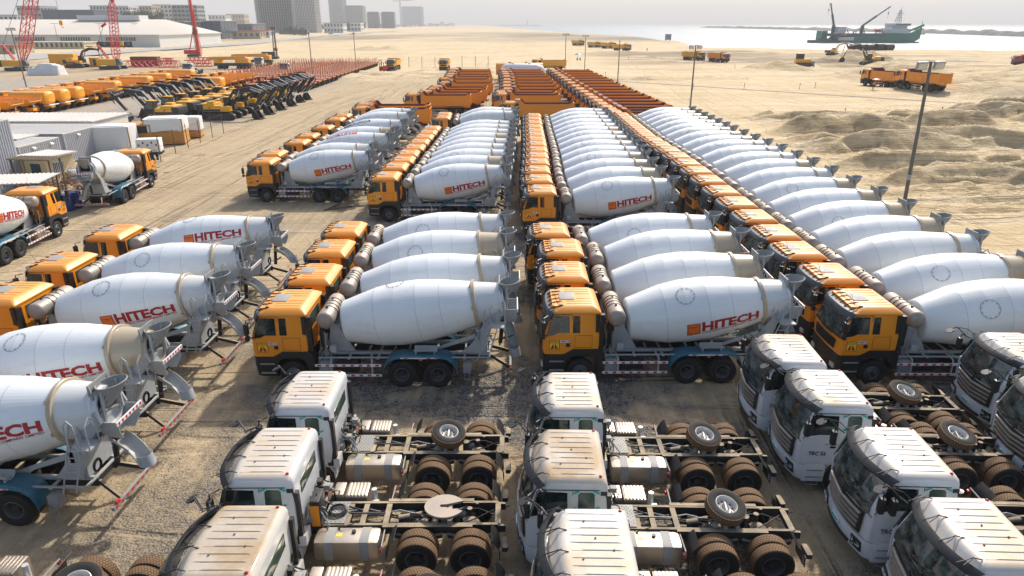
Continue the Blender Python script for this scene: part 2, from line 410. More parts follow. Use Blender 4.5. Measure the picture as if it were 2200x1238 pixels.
# ---------------------------------------------------------------- wheels
def tyre_prof(y0, w=.29, r=.52, ri=.285):
    h = w / 2
    return [(y0 - h * .8, ri), (y0 - h, ri + .07), (y0 - h * 1.02, r - .07), (y0 - h * .8, r - .008), (y0 - h * .4, r), (y0 + h * .4, r), (y0 + h * .8, r - .008), (y0 + h * 1.02, r - .07), (y0 + h, ri + .07), (y0 + h * .8, ri), (y0 - h * .8, ri)]
def wheel_meshes(kind, tread='tyre', rim='rim'):
    a = MB(); b = MB()
    if kind == 'front':
        a.lathe(tyre_prof(0), 36)
        b.lathe([(-.115, .29), (-.13, .27), (-.10, .25), (-.06, .22), (-.10, .19), (-.15, .17), (-.155, .1), (-.155, .001)], 28)
        b.lathe([(-.155, .09), (-.22, .085), (-.23, .001)], 16, mi=1)
        for i in range(10):
            t_ = i * math.pi / 5; b.tube((math.cos(t_) * .145, -.15, math.sin(t_) * .145), (math.cos(t_) * .145, -.175, math.sin(t_) * .145), .016, n=6, mi=1)
        b.lathe([(.1, .28), (.05, .001)], 20, mi=1)
    else:
        a.lathe(tyre_prof(-.165, .315, .53), 36); a.lathe(tyre_prof(.165, .315, .53), 36)
        b.lathe([(-.27, .292), (-.295, .285), (-.30, .272), (-.27, .26), (-.14, .25), (-.05, .23), (-.03, .17), (-.06, .15)], 28)
        b.lathe([(-.06, .16), (-.20, .12), (-.23, .10), (-.235, .001)], 20, mi=1)
        b.lathe([(.27, .285), (.1, .001)], 20, mi=1)
        for i in range(8):
            t_ = i * math.pi / 4; b.tube((math.cos(t_) * .19, -.04, math.sin(t_) * .19), (math.cos(t_) * .19, -.075, math.sin(t_) * .19), .018, n=6, mi=1)
    return a.mesh('wheel', tread, 40), b.mesh('rim', [rim, 'hub'], 40)
WF = wheel_meshes('front'); WR = wheel_meshes('rear')
WFd = wheel_meshes('front', 'tyredusty'); WRd = wheel_meshes('rear', 'tyredusty')
def wheels(t, fronts, rears, yf=1.04, yr=.93, f=WF, r=WR, z=.52):
    for xs, yy, (tm, rm) in ((fronts, yf, f), (rears, yr, r)):
        for x in xs:
            for s in (-1, 1):
                X = Tr(x, s * yy, z) @ (Matrix() if s < 0 else RZ)
                i = t.part('wheel', tm, None, None, X); t.part('rim', rm, None, i)
# ---------------------------------------------------------------- emblem on doors: highway pictogram under a name strip
def emblem(mb, fn, s=1.0):
    """unit square 0..s; mats 0 border red, 1 yellow, 2 text red"""
    q = lambda pts, m, lift: mb.add([fn(x * s, y * s, lift) for x, y in pts], [tuple(range(len(pts)))], m)
    q([(0, 0), (1, 0), (1, 1), (0, 1)], 0, 0.0)
    q([(.06, .05), (.94, .05), (.94, .70), (.06, .70)], 1, .003)
    q([(.06, .73), (.94, .73), (.94, .96), (.06, .96)], 1, .003)
    for m_ in (1, -1):
        x = lambda v: .5 + m_ * v
        q([(x(.06), .10), (x(.38), .10), (x(.12), .62), (x(.05), .62)], 0, .006)
    q([(.43, .27), (.57, .27), (.55, .34), (.45, .34)], 0, .006)
    put_text(mb, 'HITECH', .17 * s, lambda a, b: fn(a + .5 * s, b + .76 * s, .006), wx=1.15, bold=.02, mi=0, center=True)
def red_white(mb, p, q, w, h, n, mi_w=0, mi_r=1, up=(0, 0, 1)):
    """striped bar: white bar with red blocks a little proud"""
    p, q = Vector(p), Vector(q); mb.beam(p, q, w, h, mi_w, up=up)
    for i in range(n):
        a = p.lerp(q, (i + .3) / n); b = p.lerp(q, (i + .72) / n); mb.beam(a, b, w + .006, h * .75, mi_r, up=up)
# ================================================================ orange cab (mixers and tippers)
LO = [(1.26, .05, 2.10, 1.16, .10, .04, .06), (1.30, .02, 2.16, 1.21, .12, .05, .07), (1.62, .0, 2.18, 1.235, .12, .05, .08), (2.10, .03, 2.18, 1.235, .12, .05, .08),
      (2.20, .07, 2.18, 1.225, .12, .05, .08), (2.90, .32, 2.18, 1.14, .12, .05, .09), (2.925, .30, 2.21, 1.175, .12, .05, .10), (2.98, .31, 2.215, 1.185, .12, .06, .10),
      (3.03, .38, 2.18, 1.15, .12, .08, .10), (3.12, .50, 2.06, 1.03, .14, .12, .10), (3.17, .62, 2.0, .96, .16, .14, .10), (3.185, .70, 1.95, .90, .16, .14, .10)]
def orange_cab(t, plate='TMB 50', body='orange', emb=True):
    L = LO; mb = shell(MB(), L)
    for y in (-.75, -.5, -.25, .25, .5, .75): mb.cbox(.95 if abs(y) > .4 else 1.35, 1.9, y - .03, y + .03, 3.17, 3.20, .012)
    mb.cbox(.40, .60, -.85, .85, 3.02, 3.14, .03)
    cab = t.part('cab', mb, body, ang=28)
    t.part('windshield', front_panel(MB(), L, 2.02, 2.84, 1.06, 1.00, .008), 'wscreen', cab)
    a = MB()                                                   # windscreen surround
    front_panel(a, L, 1.955, 2.02, 1.10, 1.09, .012, nz=1); t.part('windshield_seal', a, 'black', cab)
    a = MB(); front_panel(a, L, 1.42, 1.80, .80, .86, .012); 
    for k in range(5): front_panel(a, L, 1.46 + k * .065, 1.485 + k * .065, .76, .78, .035, nz=1)
    g = t.part('grille', a, 'black', cab)
    a = MB(); put_text(a, 'HOWO', .085, lambda u, v: (front_x(L, u, 1.86) - .014, -u, 1.86 + v), wx=2.4, bold=.02, cut=.3, center=True)
    t.part('lettering', a, 'blacktext', cab)
    # visor and brackets
    a = MB(); g_ = []
    for i, (o, z) in enumerate(((.06, 2.70), (.19, 2.76), (.23, 2.90), (.14, 3.02), (.02, 3.05))):
        g_.append([(front_x(L, -1.13 + 2.26 * j / 14, min(z, 2.9)) - o + .10 * abs(-1 + 2 * j / 14) ** 4, -1.17 + 2.34 * j / 14, z - .03 * abs(-1 + 2 * j / 14) ** 3) for j in range(15)])
    a.sheet(g_, .02)
    vz = t.part('sun_visor', a, 'visor', cab)
    for y in (-.95, -.55, -.2, .2, .55, .95):
        a = MB(); a.path([(.27, y, 3.03), (.36, y, 3.10), (.50, y, 3.12 + .05 * (abs(y) < .7)), (.74, y * .94, 3.17)], .022, 6); a.box(.66, .80, y * .94 - .03, y * .94 + .03, 3.145 if abs(y) > .9 else 3.17, 3.20)
        t.part('visor_bracket', a, 'black', vz)
    # roof hatch
    a = MB(); a.cbox(.70, 1.28, -.36, .36, 3.16, 3.215, .02); t.part('roof_hatch', a, 'greyd', cab)
    a = MB(); a.tube((.62, -.62, 3.1), (.36, -.66, 3.75), .008, .004, 5); t.part('antenna', a, 'black', cab)
    for s in (-1, 1):
        a = MB(); side_poly(a, L, [(.16, 1.32), (1.09, 1.32), (1.09, 2.13), (.62, 2.13), (.42, 2.06), (.16, 2.02)], s, .012, .03)
        d = t.part('door', a, body, cab, ang=25)
        a = MB(); a.cbox(.92, 1.07, s * 1.25, s * 1.27, 1.62, 1.77, .008); t.part('handle', a, 'black', d)
        a = MB(); side_poly(a, L, [(.21, 2.06), (.46, 2.10), (.62, 2.18), (1.04, 2.18), (1.03, 2.84), (.50, 2.85), (.40, 2.80)], s, .008, .02); t.part('side_window', a, 'glass', cab)
        a = MB(); side_poly(a, L, [(1.17, 2.18), (1.44, 2.18), (1.43, 2.84), (1.17, 2.84)], s, .008, .02); t.part('side_window', a, 'glass', cab)
        a = MB(); seam(a, L, [(1.12, 1.32), (1.12, 2.9)], s, .012); seam(a, L, [(.16, 2.02), (.2, 2.1), (.37, 2.84), (.46, 2.89), (1.12, 2.9)], s, .010, .02)
        seam(a, L, [(1.25, 1.58), (1.9, 1.58), (1.9, 2.08), (1.25, 2.08), (1.25, 1.58)], s, .003, .01); t.part('door_seal', a, 'black', cab)
        a = MB(); sgn = s
        if s < 0: fn = lambda x, y, l: (.28 + x, -1.247 - l - .002, 1.49 + y)
        else: fn = lambda x, y, l: (.68 - x, 1.247 + l + .002, 1.49 + y)
        if emb:
            emblem(a, fn, .40); t.part('emblem', a, ['redtext', 'logoy'], d, ang=80)
            a = MB()
            f2 = (lambda x, y, l=0: (.70 + x, -1.249 - l, 1.80 + y)) if s < 0 else (lambda x, y, l=0: (1.06 - x, 1.249 + l, 1.80 + y))
            a.add([f2(0, 0), (f2(.34, 0)), f2(.34, .10), f2(0, .10)], [(0, 1, 2, 3)], 0); put_text(a, plate, .06, lambda x, y: f2(x + .17, y + .02, .003), 1.2, .02, mi=1, center=True)
            t.part('number_plate', a, ['white', 'blacktext'], d, key='number_plate%d' % (s > 0), ang=80)
        # mirror
        a = MB(); a.path([(.22, s * 1.18, 2.86), (.05, s * 1.38, 2.86), (.03, s * 1.42, 2.2), (.2, s * 1.26, 2.1)], .022, 6)
        m_ = t.part('mirror_arm', a, 'black', cab)
        a = MB(); a.cbox(-.03, .11, s * 1.30, s * 1.52, 2.28, 2.74, .04); a.cbox(-.03, .11, s * 1.32, s * 1.50, 2.05, 2.24, .03); t.part('mirror', a, 'black', m_)
        # side deflector behind the door
        a = MB(); 
        for k in range(2): a.box(2.02 + k * .18, 2.17 + k * .18, s * 1.02, s * (1.225 - .02 * k), 1.5, 2.9)
        t.part('side_deflector', a, 'black', cab)
    a = MB(); a.cbox(2.175, 2.20, -.62, .62, 2.25, 2.78, .01); t.part('rear_window', a, 'glassg', cab)
    # bumper, steps, mudguard
    LB = [(.42, .10, 1.0, 1.12, .16, .05, .08), (.50, .0, 1.0, 1.2, .2, .05, .10), (.95, -.04, 1.0, 1.24, .2, .05, .10), (1.27, .0, 1.0, 1.22, .16, .05, .08)]
    b = MB(); 
    LB2 = [(z, xf, .92, hw, rf, rr, bb) for z, xf, xr, hw, rf, rr, bb in LB]; shell(b, LB2)
    bp = t.part('bumper', b, 'black')
    for s in (-1, 1):
        a = MB(); a.cbox(-.0, .10, s * .72, s * 1.02, .66, .86, .03); t.part('headlight', a, 'rimlite', bp)
        t.parts('step', [MB().box(.30, .85, s * 1.15, s * 1.262, .98, 1.03), MB().box(.30, .85, s * 1.15, s * 1.262, .60, .65)], 'greyd', bp)
        a = MB()                                               # mudguard over the front wheel
        pts = [(.90, .75), (.93, 1.0), (1.05, 1.16), (1.3, 1.24), (1.75, 1.24), (1.98, 1.14), (2.1, .95), (2.14, .75)]
        out = [(.80, .75), (.80, 1.28), (1.2, 1.52), (2.2, 1.52), (2.32, 1.35), (2.34, .75)]
        poly = pts + out[::-1]; a.prism(poly, s * .72, s * 1.24); t.part('mudguard', a, 'black')
    return cab
def chassis(t, x1, rail='chassis', yy=.42, ztop=1.06):
    a = MB()
    for s in (-1, 1): a.box(.7, x1, s * (yy - .04), s * (yy + .04), ztop - .26, ztop)
    for x in (1.0, 2.3, 3.2, 4.2, 5.2, 6.3, x1 - .1):
        if x < x1: a.box(x - .05, x + .05, -yy, yy, ztop - .2, ztop - .04)
    return t.part('chassis', a, rail)
def axle(mb, x, z=.52): mb.tube((x, -.95, z), (x, .95, z), .09, n=10); return mb.lathe([(-.25, .01), (-.2, .2), (0, .27), (.2, .2), (.25, .01)], 14, X=Tr(x, 0, z))
# ================================================================ mixer
def drum_r(s):
    P = [(0, .80), (1.35, 1.14), (2.15, 1.225), (2.95, 1.215), (3.85, 1.10), (5.10, .84), (6.15, .60)]
    for (a, r), (b, q) in zip(P, P[1:]):
        if s <= b: return r + (q - r) * (s - a) / (b - a)
    return P[-1][1]
def on_drum(s, ang, lift=.006):
    r = drum_r(s) + lift; return (s, -math.cos(ang) * r, math.sin(ang) * r)
def drum_logo(word, mirror=False):
    """flag and name on the near side of the drum, wrapped on its skin"""
    a = MB(); s0, A0 = 2.05, -0.42
    fn = lambda u, v, l=0: on_drum(s0 + u, A0 + v / 1.2, .008 + l)
    if word == 'HITECH':
        for (u0, u1, v0, v1, m, l) in ((0, .50, .0, .52, 0, 0), (.04, .46, .03, .37, 1, .003), (.04, .46, .40, .49, 1, .003)):
            vs = [fn(u0 + (u1 - u0) * i / 3, v0 + (v1 - v0) * j / 3, l) for j in range(4) for i in range(4)]
            a.add(vs, [(j * 4 + i, j * 4 + i + 1, j * 4 + i + 5, j * 4 + i + 4) for j in range(3) for i in range(3)], m)
        for m_ in (1, -1): a.add([fn(.25 + m_ * x, y, .006) for x, y in ((.03, .05), (.17, .05), (.07, .34), (.03, .34))], [(0, 1, 2, 3)], 0)
        wd = put_text(a, 'HITECH', .37, lambda x, y: fn(x + .56, y + .155, 0), wx=1.22, bold=.045, cut=.09, mi=2)
        w2 = letters('CONSTRUCTION COMPANY LIMITED', .10, 1, .02)[2]; put_text(a, 'CONSTRUCTION COMPANY LIMITED', .10, lambda x, y: fn(x + .56, y + .01, 0), wx=wd / w2, bold=.02, cut=.12, mi=2)
        return a.mesh('lettering', ['redtext', 'logoo', 'redtext'], 80)
    for i in range(22):                                        # green band along the drum, bare steel letters in it
        u0, u1 = .2 + i * .13, .2 + (i + 1) * .13
        a.add([on_drum(u0 + k, 1.0 + j * .075, .006) for j in range(5) for k in (0, .13)], [(2 * j, 2 * j + 1, 2 * j + 3, 2 * j + 2) for j in range(4)], 0)
    put_text(a, 'SINOTRUK', .22, lambda x, y: on_drum(2.9 - x, 1.24 - y / 1.2, .010), wx=1.25, bold=.03, cut=.09, mi=1)
    return a.mesh('lettering', ['greentext', 'whitetext'], 80)
def half_pipe(mb, pts, r, mi=0, r2=None):
    g = []
    n = len(pts)
    for k, p in enumerate(pts):
        p = Vector(p); d = (Vector(pts[min(k + 1, n - 1)]) - Vector(pts[max(k - 1, 0)])).normalized(); a = d.cross(Vector((0, 0, 1))).normalized(); b = a.cross(d)
        rr = r + ((r2 or r) - r) * k / (n - 1)
        g.append([p + a * math.cos(t_) * rr - b * math.sin(t_) * rr for t_ in [math.pi * i / 10 for i in range(11)]])
    mb.sheet(g, .012, mi)
def mk_mixer():
    t = T(1.0); orange_cab(t)
    c = chassis(t, 9.0)
    t.parts('axle', [axle(MB(), x) for x in (1.5, 5.62, 6.99)], 'chassis')
    a = MB()
    for s in (-1, 1):
        a.box(2.45, 8.95, s * .50 - .05, s * .50 + .05, 1.065, 1.17); a.box(2.45, 9.0, s * .98 - .025, s * .98 + .025, 1.12, 1.17)
    for x in (2.5, 3.6, 4.7, 5.8, 6.9, 8.0, 8.95): a.box(x - .04, x + .04, -1.0, 1.0, 1.07, 1.115)
    t.part('subframe', a, 'grey')
    # front pedestal and gearbox
    a = MB()
    for s in (-1, 1): a.prism([(2.75, 1.18), (3.75, 1.18), (3.28, 2.05), (3.05, 2.35), (2.88, 2.35)], s * .45 - .03, s * .45 + .03)
    a.cbox(2.85, 3.25, -.45, .45, 1.75, 2.3, .04); a.tube((3.0, 0, 2.15), (3.5, 0, 2.23), .32, n=18)
    a.cbox(2.9, 3.15, -.98, -.75, 1.35, 1.6, .02)
    t.part('pedestal', a, 'grey')
    a = MB()                                                   # hoses and pump behind the cab
    rg = random.Random(3)
    for k in range(14):
        y = rg.uniform(-.95, .95); x = rg.uniform(2.35, 2.8); a.path([(x, y, 1.0), (x + rg.uniform(-.1, .2), y + rg.uniform(-.3, .3), 1.5), (x + .1, y + rg.uniform(-.2, .2), rg.uniform(1.7, 2.3))], .025 + .02 * rg.random(), 5, mi=k % 2)
    for k in range(10):
        x, y, z = rg.uniform(2.3, 2.75), rg.uniform(-.9, .8), rg.uniform(1.1, 2.1); a.cbox(x, x + .2, y, y + .22, z, z + .2, .02, mi=k % 2)
    a.tube((2.62, -.75, 1.5), (2.62, -.75, 2.5), .09, n=10)
    t.part('hoses', a, ['black', 'greyd'])
    # water tank
    a = MB(); a.lathe([(-1.14, .001), (-1.13, .12), (-1.09, .24), (-1.03, .31), (-.96, .335), (.96, .335), (1.03, .31), (1.09, .24), (1.13, .12), (1.14, .001)], 30, X=Tr(2.84, 0, 2.68))
    w_ = t.part('water_tank', a, 'tank')
    for y in (-.35, -.08, .2, .48):
        a = MB(); a.lathe([(y - .018, .336), (y - .018, .352), (y + .018, .352), (y + .018, .336)], 30, X=Tr(2.84, 0, 2.68)); t.part('strap', a, 'black', w_)
    a = MB(); a.tube((2.84, -.55, 3.0), (2.84, -.55, 3.08), .05, n=8); a.tube((2.84, .35, 3.0), (2.84, .35, 3.07), .035, n=8); t.part('filler_cap', a, 'black', w_)
    a = MB()
    for s in (-1, 1): a.box(2.72, 2.96, s * .5 - .04, s * .5 + .04, 2.25, 2.42)
    t.part('tank_bracket', a, 'grey')
    # drum
    X = Tr(3.40, 0, 2.23) @ Matrix.Rotation(R(-8.6), 4, 'Y')
    a = MB(); a.lathe([(-.10, .001), (-.09, .35), (-.06, .6), (-.02, .75), (0.03, .81)] + [(s, drum_r(s)) for s in (1.35, 2.15, 2.95, 3.85)] + [(5.02, drum_r(5.02))], 64, 'x')
    d = t.part('drum', a, 'drum', None, X, ang=4.5)
    a = MB(); a.lathe([(5.16, .82), (6.02, .655), (6.03, .69), (6.10, .69), (6.12, .60), (6.2, .57), (6.2, .5), (5.9, .48)], 56, 'x')
    t.part('drum_neck', a, 'neck', d, ang=8)
    a = MB(); a.lathe([(5.02, .82), (5.02, .90), (5.035, .915), (5.145, .915), (5.16, .90), (5.16, .80)], 60, 'x', mi=0)
    for i in range(6):
        t_ = i * math.pi / 3; a.box(4.98, 5.02, -.05, .05, .84, .93, 0, Matrix.Rotation(t_, 4, 'X'))
    t.part('roller_ring', a, 'necktan', d)
    a = MB(); n = 22; ca, cs = .95, 2.15; ra = .36
    P1 = [on_drum(cs + math.cos(i * 2 * math.pi / n) * ra, ca + math.sin(i * 2 * math.pi / n) * ra / 1.2, .012) for i in range(n)]
    P2 = [on_drum(cs + math.cos(i * 2 * math.pi / n) * (ra - .018), ca + math.sin(i * 2 * math.pi / n) * (ra - .018) / 1.2, .014) for i in range(n)]
    a.add(P1 + P2, [(i, (i + 1) % n, n + (i + 1) % n, n + i) for i in range(n)])
    for i in range(0, n, 2):
        p = Vector(P1[i]); q = Vector(on_drum(cs, ca, .012)); r_ = p + (q - p) * .12; a.tube(r_, r_ + Vector((0, r_.y, r_.z)).normalized() * .02, .018, n=6)
    t.part('hatch', a, 'greyd', d)
    t.part('lettering', drum_logo('HITECH'), None, d, key='logo')
    # rear frame
    a = MB()
    for s in (-1, 1):
        a.prism([(7.95, 1.18), (8.75, 1.18), (9.05, 2.25), (9.62, 2.95), (9.5, 3.3), (9.2, 3.2), (8.85, 2.55), (8.6, 2.15), (8.4, 1.75)], s * .62 - .03, s * .62 + .03)
        a.prism([(6.4, 1.18), (6.7, 1.18), (8.45, 1.78), (8.4, 1.95)], s * .55 - .02, s * .55 + .02)
    a.box(8.5, 8.62, -.65, .65, 1.7, 2.15); a.box(8.78, 8.86, -.58, .58, 1.18, 1.9); a.box(9.3, 9.5, -.62, .62, 2.9, 2.98)
    for s in (-1, 1): a.tube((8.42, s * .42, 2.05), (8.60, s * .42, 2.08), .13, n=14)
    t.part('rear_frame', a, 'grey')
    # filling hopper
    a = MB(); g = []
    for k, (cx, cz, rx, ry) in enumerate(((9.72, 3.90, .40, .44), (9.70, 3.85, .39, .43), (9.64, 3.58, .29, .31), (9.56, 3.36, .17, .22), (9.45, 3.2, .15, .2))):
        g.append([(cx + rx * math.cos(i * math.pi / 10), ry * math.sin(i * math.pi / 10), cz + .05 * math.cos(i * math.pi / 10) * (k < 2)) for i in range(-10, 11)])
    a.sheet(g, .02); a.prism([(9.36, 3.93), (9.33, 4.0), (9.30, 3.5), (9.5, 3.2)], -.43, -.39); a.prism([(9.36, 3.93), (9.33, 4.0), (9.30, 3.5), (9.5, 3.2)], .39, .43)
    a.box(9.31, 9.35, -.44, .44, 3.6, 3.98)
    h = t.part('filling_hopper', a, 'greyd')
    for s in (-1, 1): t.part('hopper_leg', MB().beam((9.62, s * .35, 3.8), (9.6, s * .42, 2.9), .07, .07), 'grey', h); t.part('hopper_stay', MB().beam((9.72, s * .3, 3.6), (9.35, s * .5, 2.95), .04, .04), 'grey', h)
    # collecting trough: a V shaped steel shell with a striped plate
    a = MB(); a.sheet([[(9.45, y, 2.95 - .0 * abs(y)), (9.5, y * .9, 2.6), (9.62, y * .5, 2.32)] for y in (-.55, -.2, .2, .55)], .02)
    a.sheet([[(9.45 + .55 * u, -.56 + .02, 2.95 - .0), (9.5 + .5 * u, -.5, 2.6), (9.62 + .3 * u, -.28, 2.32)] for u in (0, .5, 1)], .02)
    a.sheet([[(9.45 + .55 * u, .54, 2.95), (9.5 + .5 * u, .5, 2.6), (9.62 + .3 * u, .28, 2.32)] for u in (0, .5, 1)], .02)
    red_white(a, (10.02, -.62, 2.92), (10.02, .62, 2.92), .04, .12, 7, 1, 2)
    t.part('collecting_trough', a, ['grey', 'white', 'red'])
    # chute, pivots below the trough
    for key, pts, az in (('chuteA', [(0, 0, 0), (.4, 0, -.10), (.72, 0, -.26), (.95, 0, -.48), (1.02, 0, -.66)], -24), ('chuteB', [(0, 0, 0), (.25, 0, -.22), (.48, 0, -.62), (.58, 0, -1.0), (.60, 0, -1.2)], -52)):
        a = MB(); half_pipe(a, pts, .25, 0, .21); e_ = pts[-1]; m_ = pts[2]
        a.beam((.05, -.25, -.0), (m_[0], -.25, m_[2] + .06), .03, .05)
        g_ = [[(e_[0] + .02 - dz * .35 + math.cos(q) * .22, math.sin(q) * .22, e_[2] - .02 + dz) for q in [math.pi * (i - 5) / 10 for i in range(11)]] for dz in (0, .15, .30)]; a.sheet(g_, .012)
        t.part('chute', a, 'grey' if key == 'chuteA' else 'greyd', None, Tr(9.55, 0, 2.25) @ Matrix.Rotation(R(az), 4, 'Z'), key=key)
    a = MB(); a.tube((9.35, 0, 1.3), (9.45, 0, 2.3), .08, n=10); a.beam((9.4, -.1, 1.5), (9.85, -.5, 1.85), .05, .05); 
    for k in range(2): a.lathe([(-.03, .14 + .03 * k), (.0, .17 + .03 * k), (.03, .14 + .03 * k)], 16, 'x', X=Tr(9.35, -.8, 1.75 + .02 * k))
    t.part('chute_post', a, 'black')
    # platform and ladder
    a = MB(); a.box(9.0, 9.55, -1.22, -.66, 2.46, 2.50)
    for p in ([(9.0, -1.2, 2.5), (9.0, -1.2, 3.25), (9.1, -1.2, 3.38), (9.22, -1.2, 3.25), (9.3, -1.2, 2.5)], [(9.55, -1.2, 2.5), (9.55, -1.2, 3.2), (9.55, -1.0, 3.38), (9.55, -.8, 3.2), (9.55, -.75, 2.5)], [(9.02, -.70, 2.5), (8.95, -.7, 3.1), (8.8, -.75, 3.0), (8.72, -.95, 2.3)]):
        a.path(p, .022, 6)
    pf = t.part('platform', a, 'grey')
    a = MB()
    for dx in (0, .36): a.path([(9.0 + dx * .2, -1.18 + dx * .1, 2.6), (8.9 + dx, -1.2, 2.4), (8.5 + dx, -1.2, 1.1)], .022, 6)
    for k in range(5): f_ = k / 5; a.tube((8.86 - .36 * f_, -1.2, 2.25 - 1.1 * f_), (9.22 - .36 * f_, -1.2, 2.25 - 1.1 * f_), .016, n=6)
    t.part('ladder', a, 'grey')
    # sides
    for s in (-1, 1):
        a = MB(); red_white(a, (2.35, s * 1.20, .92), (4.85, s * 1.20, .92), .03, .095, 8, 0, 1); red_white(a, (2.35, s * 1.20, .50), (4.85, s * 1.20, .50), .03, .095, 8, 0, 1)
        for x in (2.95, 4.5): a.path([(x - .06, s * .6, 1.14), (x - .06, s * .9, 1.16), (x, s * 1.1, 1.08), (x, s * 1.165, .95), (x, s * 1.165, .46)], .035, 6, mi=2)
        t.part('side_guard', a, ['white', 'red', 'grey'])
        a = MB(); pts = [(4.92, .62), (4.96, .85), (5.08, 1.08), (5.3, 1.25), (5.6, 1.31), (6.3, 1.29), (7.05, 1.31), (7.35, 1.25), (7.57, 1.08), (7.68, .85), (7.72, .58)]
        a.sheet([[(x, s * y, z + dz) for y, dz in ((.60, .0), (.66, .02), (.9, .025), (1.2, .02), (1.245, -.03), (1.25, -.08))] for x, z in pts], .012 * -s)
        f_ = t.part('fender', a, 'teal')
        a = MB(); a.box(5.6, 7.05, s * 1.251, s * 1.262, 1.225, 1.27, 0)
        for x in (5.75, 6.6, 6.9): a.box(x, x + .14, s * 1.262, s * 1.266, 1.23, 1.265, 1)
        a.box(6.32, 6.42, s * 1.26, s * 1.28, 1.15, 1.21, 2); t.part('reflector', a, ['white', 'red', 'amber'], f_)
    a = MB(); a.cbox(2.45, 2.98, -1.12, -.52, .45, 1.0, .06); t.part('fuel_tank', a, 'greyd')
    a = MB(); a.cbox(3.1, 3.95, -1.05, -.52, .55, 1.0, .03)
    for k in range(7): a.box(3.15 + k * .11, 3.2 + k * .11, -1.0, -.55, 1.0, 1.02)
    t.part('battery_box', a, 'black')
    a = MB(); a.cbox(2.6, 3.6, .5, 1.1, .45, 1.05, .1); t.part('fuel_tank', a, 'alu')
    a = MB(); half_pipe(a, [(6.1, -.95, 1.55), (6.55, -.95, 1.56), (6.98, -.95, 1.55)], .17); a.box(6.15, 6.2, -1.1, -.8, 1.32, 1.42); a.box(6.85, 6.9, -1.1, -.8, 1.32, 1.42); t.part('spare_chute', a, 'grey')
    a = MB(); a.cbox(7.95, 8.25, -1.15, -.85, .55, .95, .02); a.box(8.0, 8.2, -1.2, -1.16, .3, .34); a.path([(8.0, -1.17, .7), (8.0, -1.2, .3), (8.2, -1.2, .3), (8.2, -1.17, .7)], .015); t.part('step', a, 'greyd')
    a = MB(); red_white(a, (9.75, -1.18, .58), (9.75, 1.18, .58), .08, .12, 9, 1, 2)
    for s in (-1, 1): a.beam((9.0, s * .42, .95), (9.72, s * .7, .6), .08, .12, 0)
    t.part('rear_bumper', a, ['chassis', 'greyd', 'red'])
    for s in (-1, 1):
        a = MB(); a.cbox(9.74, 9.80, s * .86, s * 1.04, .642, .72, .01); t.part('tail_light', a, 'red')
    wheels(t, [1.5], [5.62, 6.99])
    return t
# ================================================================ tipper
def mk_dump(bodym='dump_body', cabm='orange', body='orange2'):
    t = T(1.0); orange_cab(t, emb=True, body=cabm)
    chassis(t, 9.6)
    t.parts('axle', [axle(MB(), x) for x in (1.5, 3.35, 7.1, 8.45)], 'chassis')
    t.part('exhaust_stack', MB().cbox(2.3, 2.55, -1.1, -.6, 1.0, 3.0, .04).cbox(2.3, 2.5, -.3, .9, 1.0, 2.6, .05), 'black')
    a = MB(); zb = 1.45
    top = [(2.62, 3.42), (2.95, 3.42), (3.35, 2.92), (9.35, 2.92), (9.65, 3.12), (10.0, 3.12)]
    for s in (-1, 1):
        y = s * 1.22
        a.prism([(2.72, zb), (10.0, zb)] + [(10.0, 3.12)] + top[::-1][1:-1] + [(2.62, 3.42)], y - .03, y + .03, 0)
        # outer ribs: top rail, posts
        a.box(3.3, 9.4, y + s * .03, y + s * .10, 2.78, 2.915, 0); a.box(2.75, 9.95, y + s * .03, y + s * .09, zb, zb + .22, 0)
        for x in (2.75, 4.35, 6.2, 8.05, 9.75): a.box(x, x + .2, y + s * .03, y + s * .085, zb + .22, 2.78, 0)
        a.prism([(2.80, zb + .01), (9.95, zb + .01), (9.93, 3.1), (9.66, 3.1), (9.36, 2.90), (3.34, 2.90), (2.93, 3.40), (2.8, 3.4)], y - s * .031, y - s * .045, 1)
        a.beam((2.9, y, 3.44), (3.37, y, 2.95), .1, .05, 1); a.box(3.35, 9.35, y - .05, y + .05, 2.925, 2.95, 1)
    a.box(2.62, 2.72, -1.25, 1.25, zb, 3.42, 0); a.box(2.72, 2.735, -1.18, 1.18, zb, 3.40, 1); a.box(2.1, 2.68, -1.15, 1.15, 3.40, 3.46, 1); a.box(9.98, 10.06, -1.2, 1.2, zb + .05, 3.05, 0)
    for y in (-.8, -.27, .27, .8): a.box(10.06, 10.12, y - .05, y + .05, zb + .1, 3.0, 0)
    a.box(2.7, 10.0, -1.18, 1.18, zb - .06, zb - .002, 0); a.box(2.75, 9.97, -1.17, 1.17, zb, zb + .01, 1); a.box(2.73, 9.9, -.5, .5, 1.1, zb - .06, 0)
    t.part('tipper_body', a, [body, 'redbrown'])
    for s in (-1, 1):
        a = MB(); red_white(a, (4.1, s * 1.2, .9), (6.2, s * 1.2, .9), .03, .09, 6); a.box(4.1, 6.2, s * 1.19, s * 1.21, .5, .58); t.part('side_guard', a, ['white', 'red'])
        a = MB(); a.sheet([[(x, s * y, z) for y in (.6, 1.2)] for x, z in ((6.4, .8), (6.6, 1.15), (7.0, 1.3), (8.6, 1.3), (9.0, 1.15), (9.2, .7))], .012 * -s); t.part('fender', a, 'black')
    wheels(t, [1.5, 3.35], [7.1, 8.45])
    return t
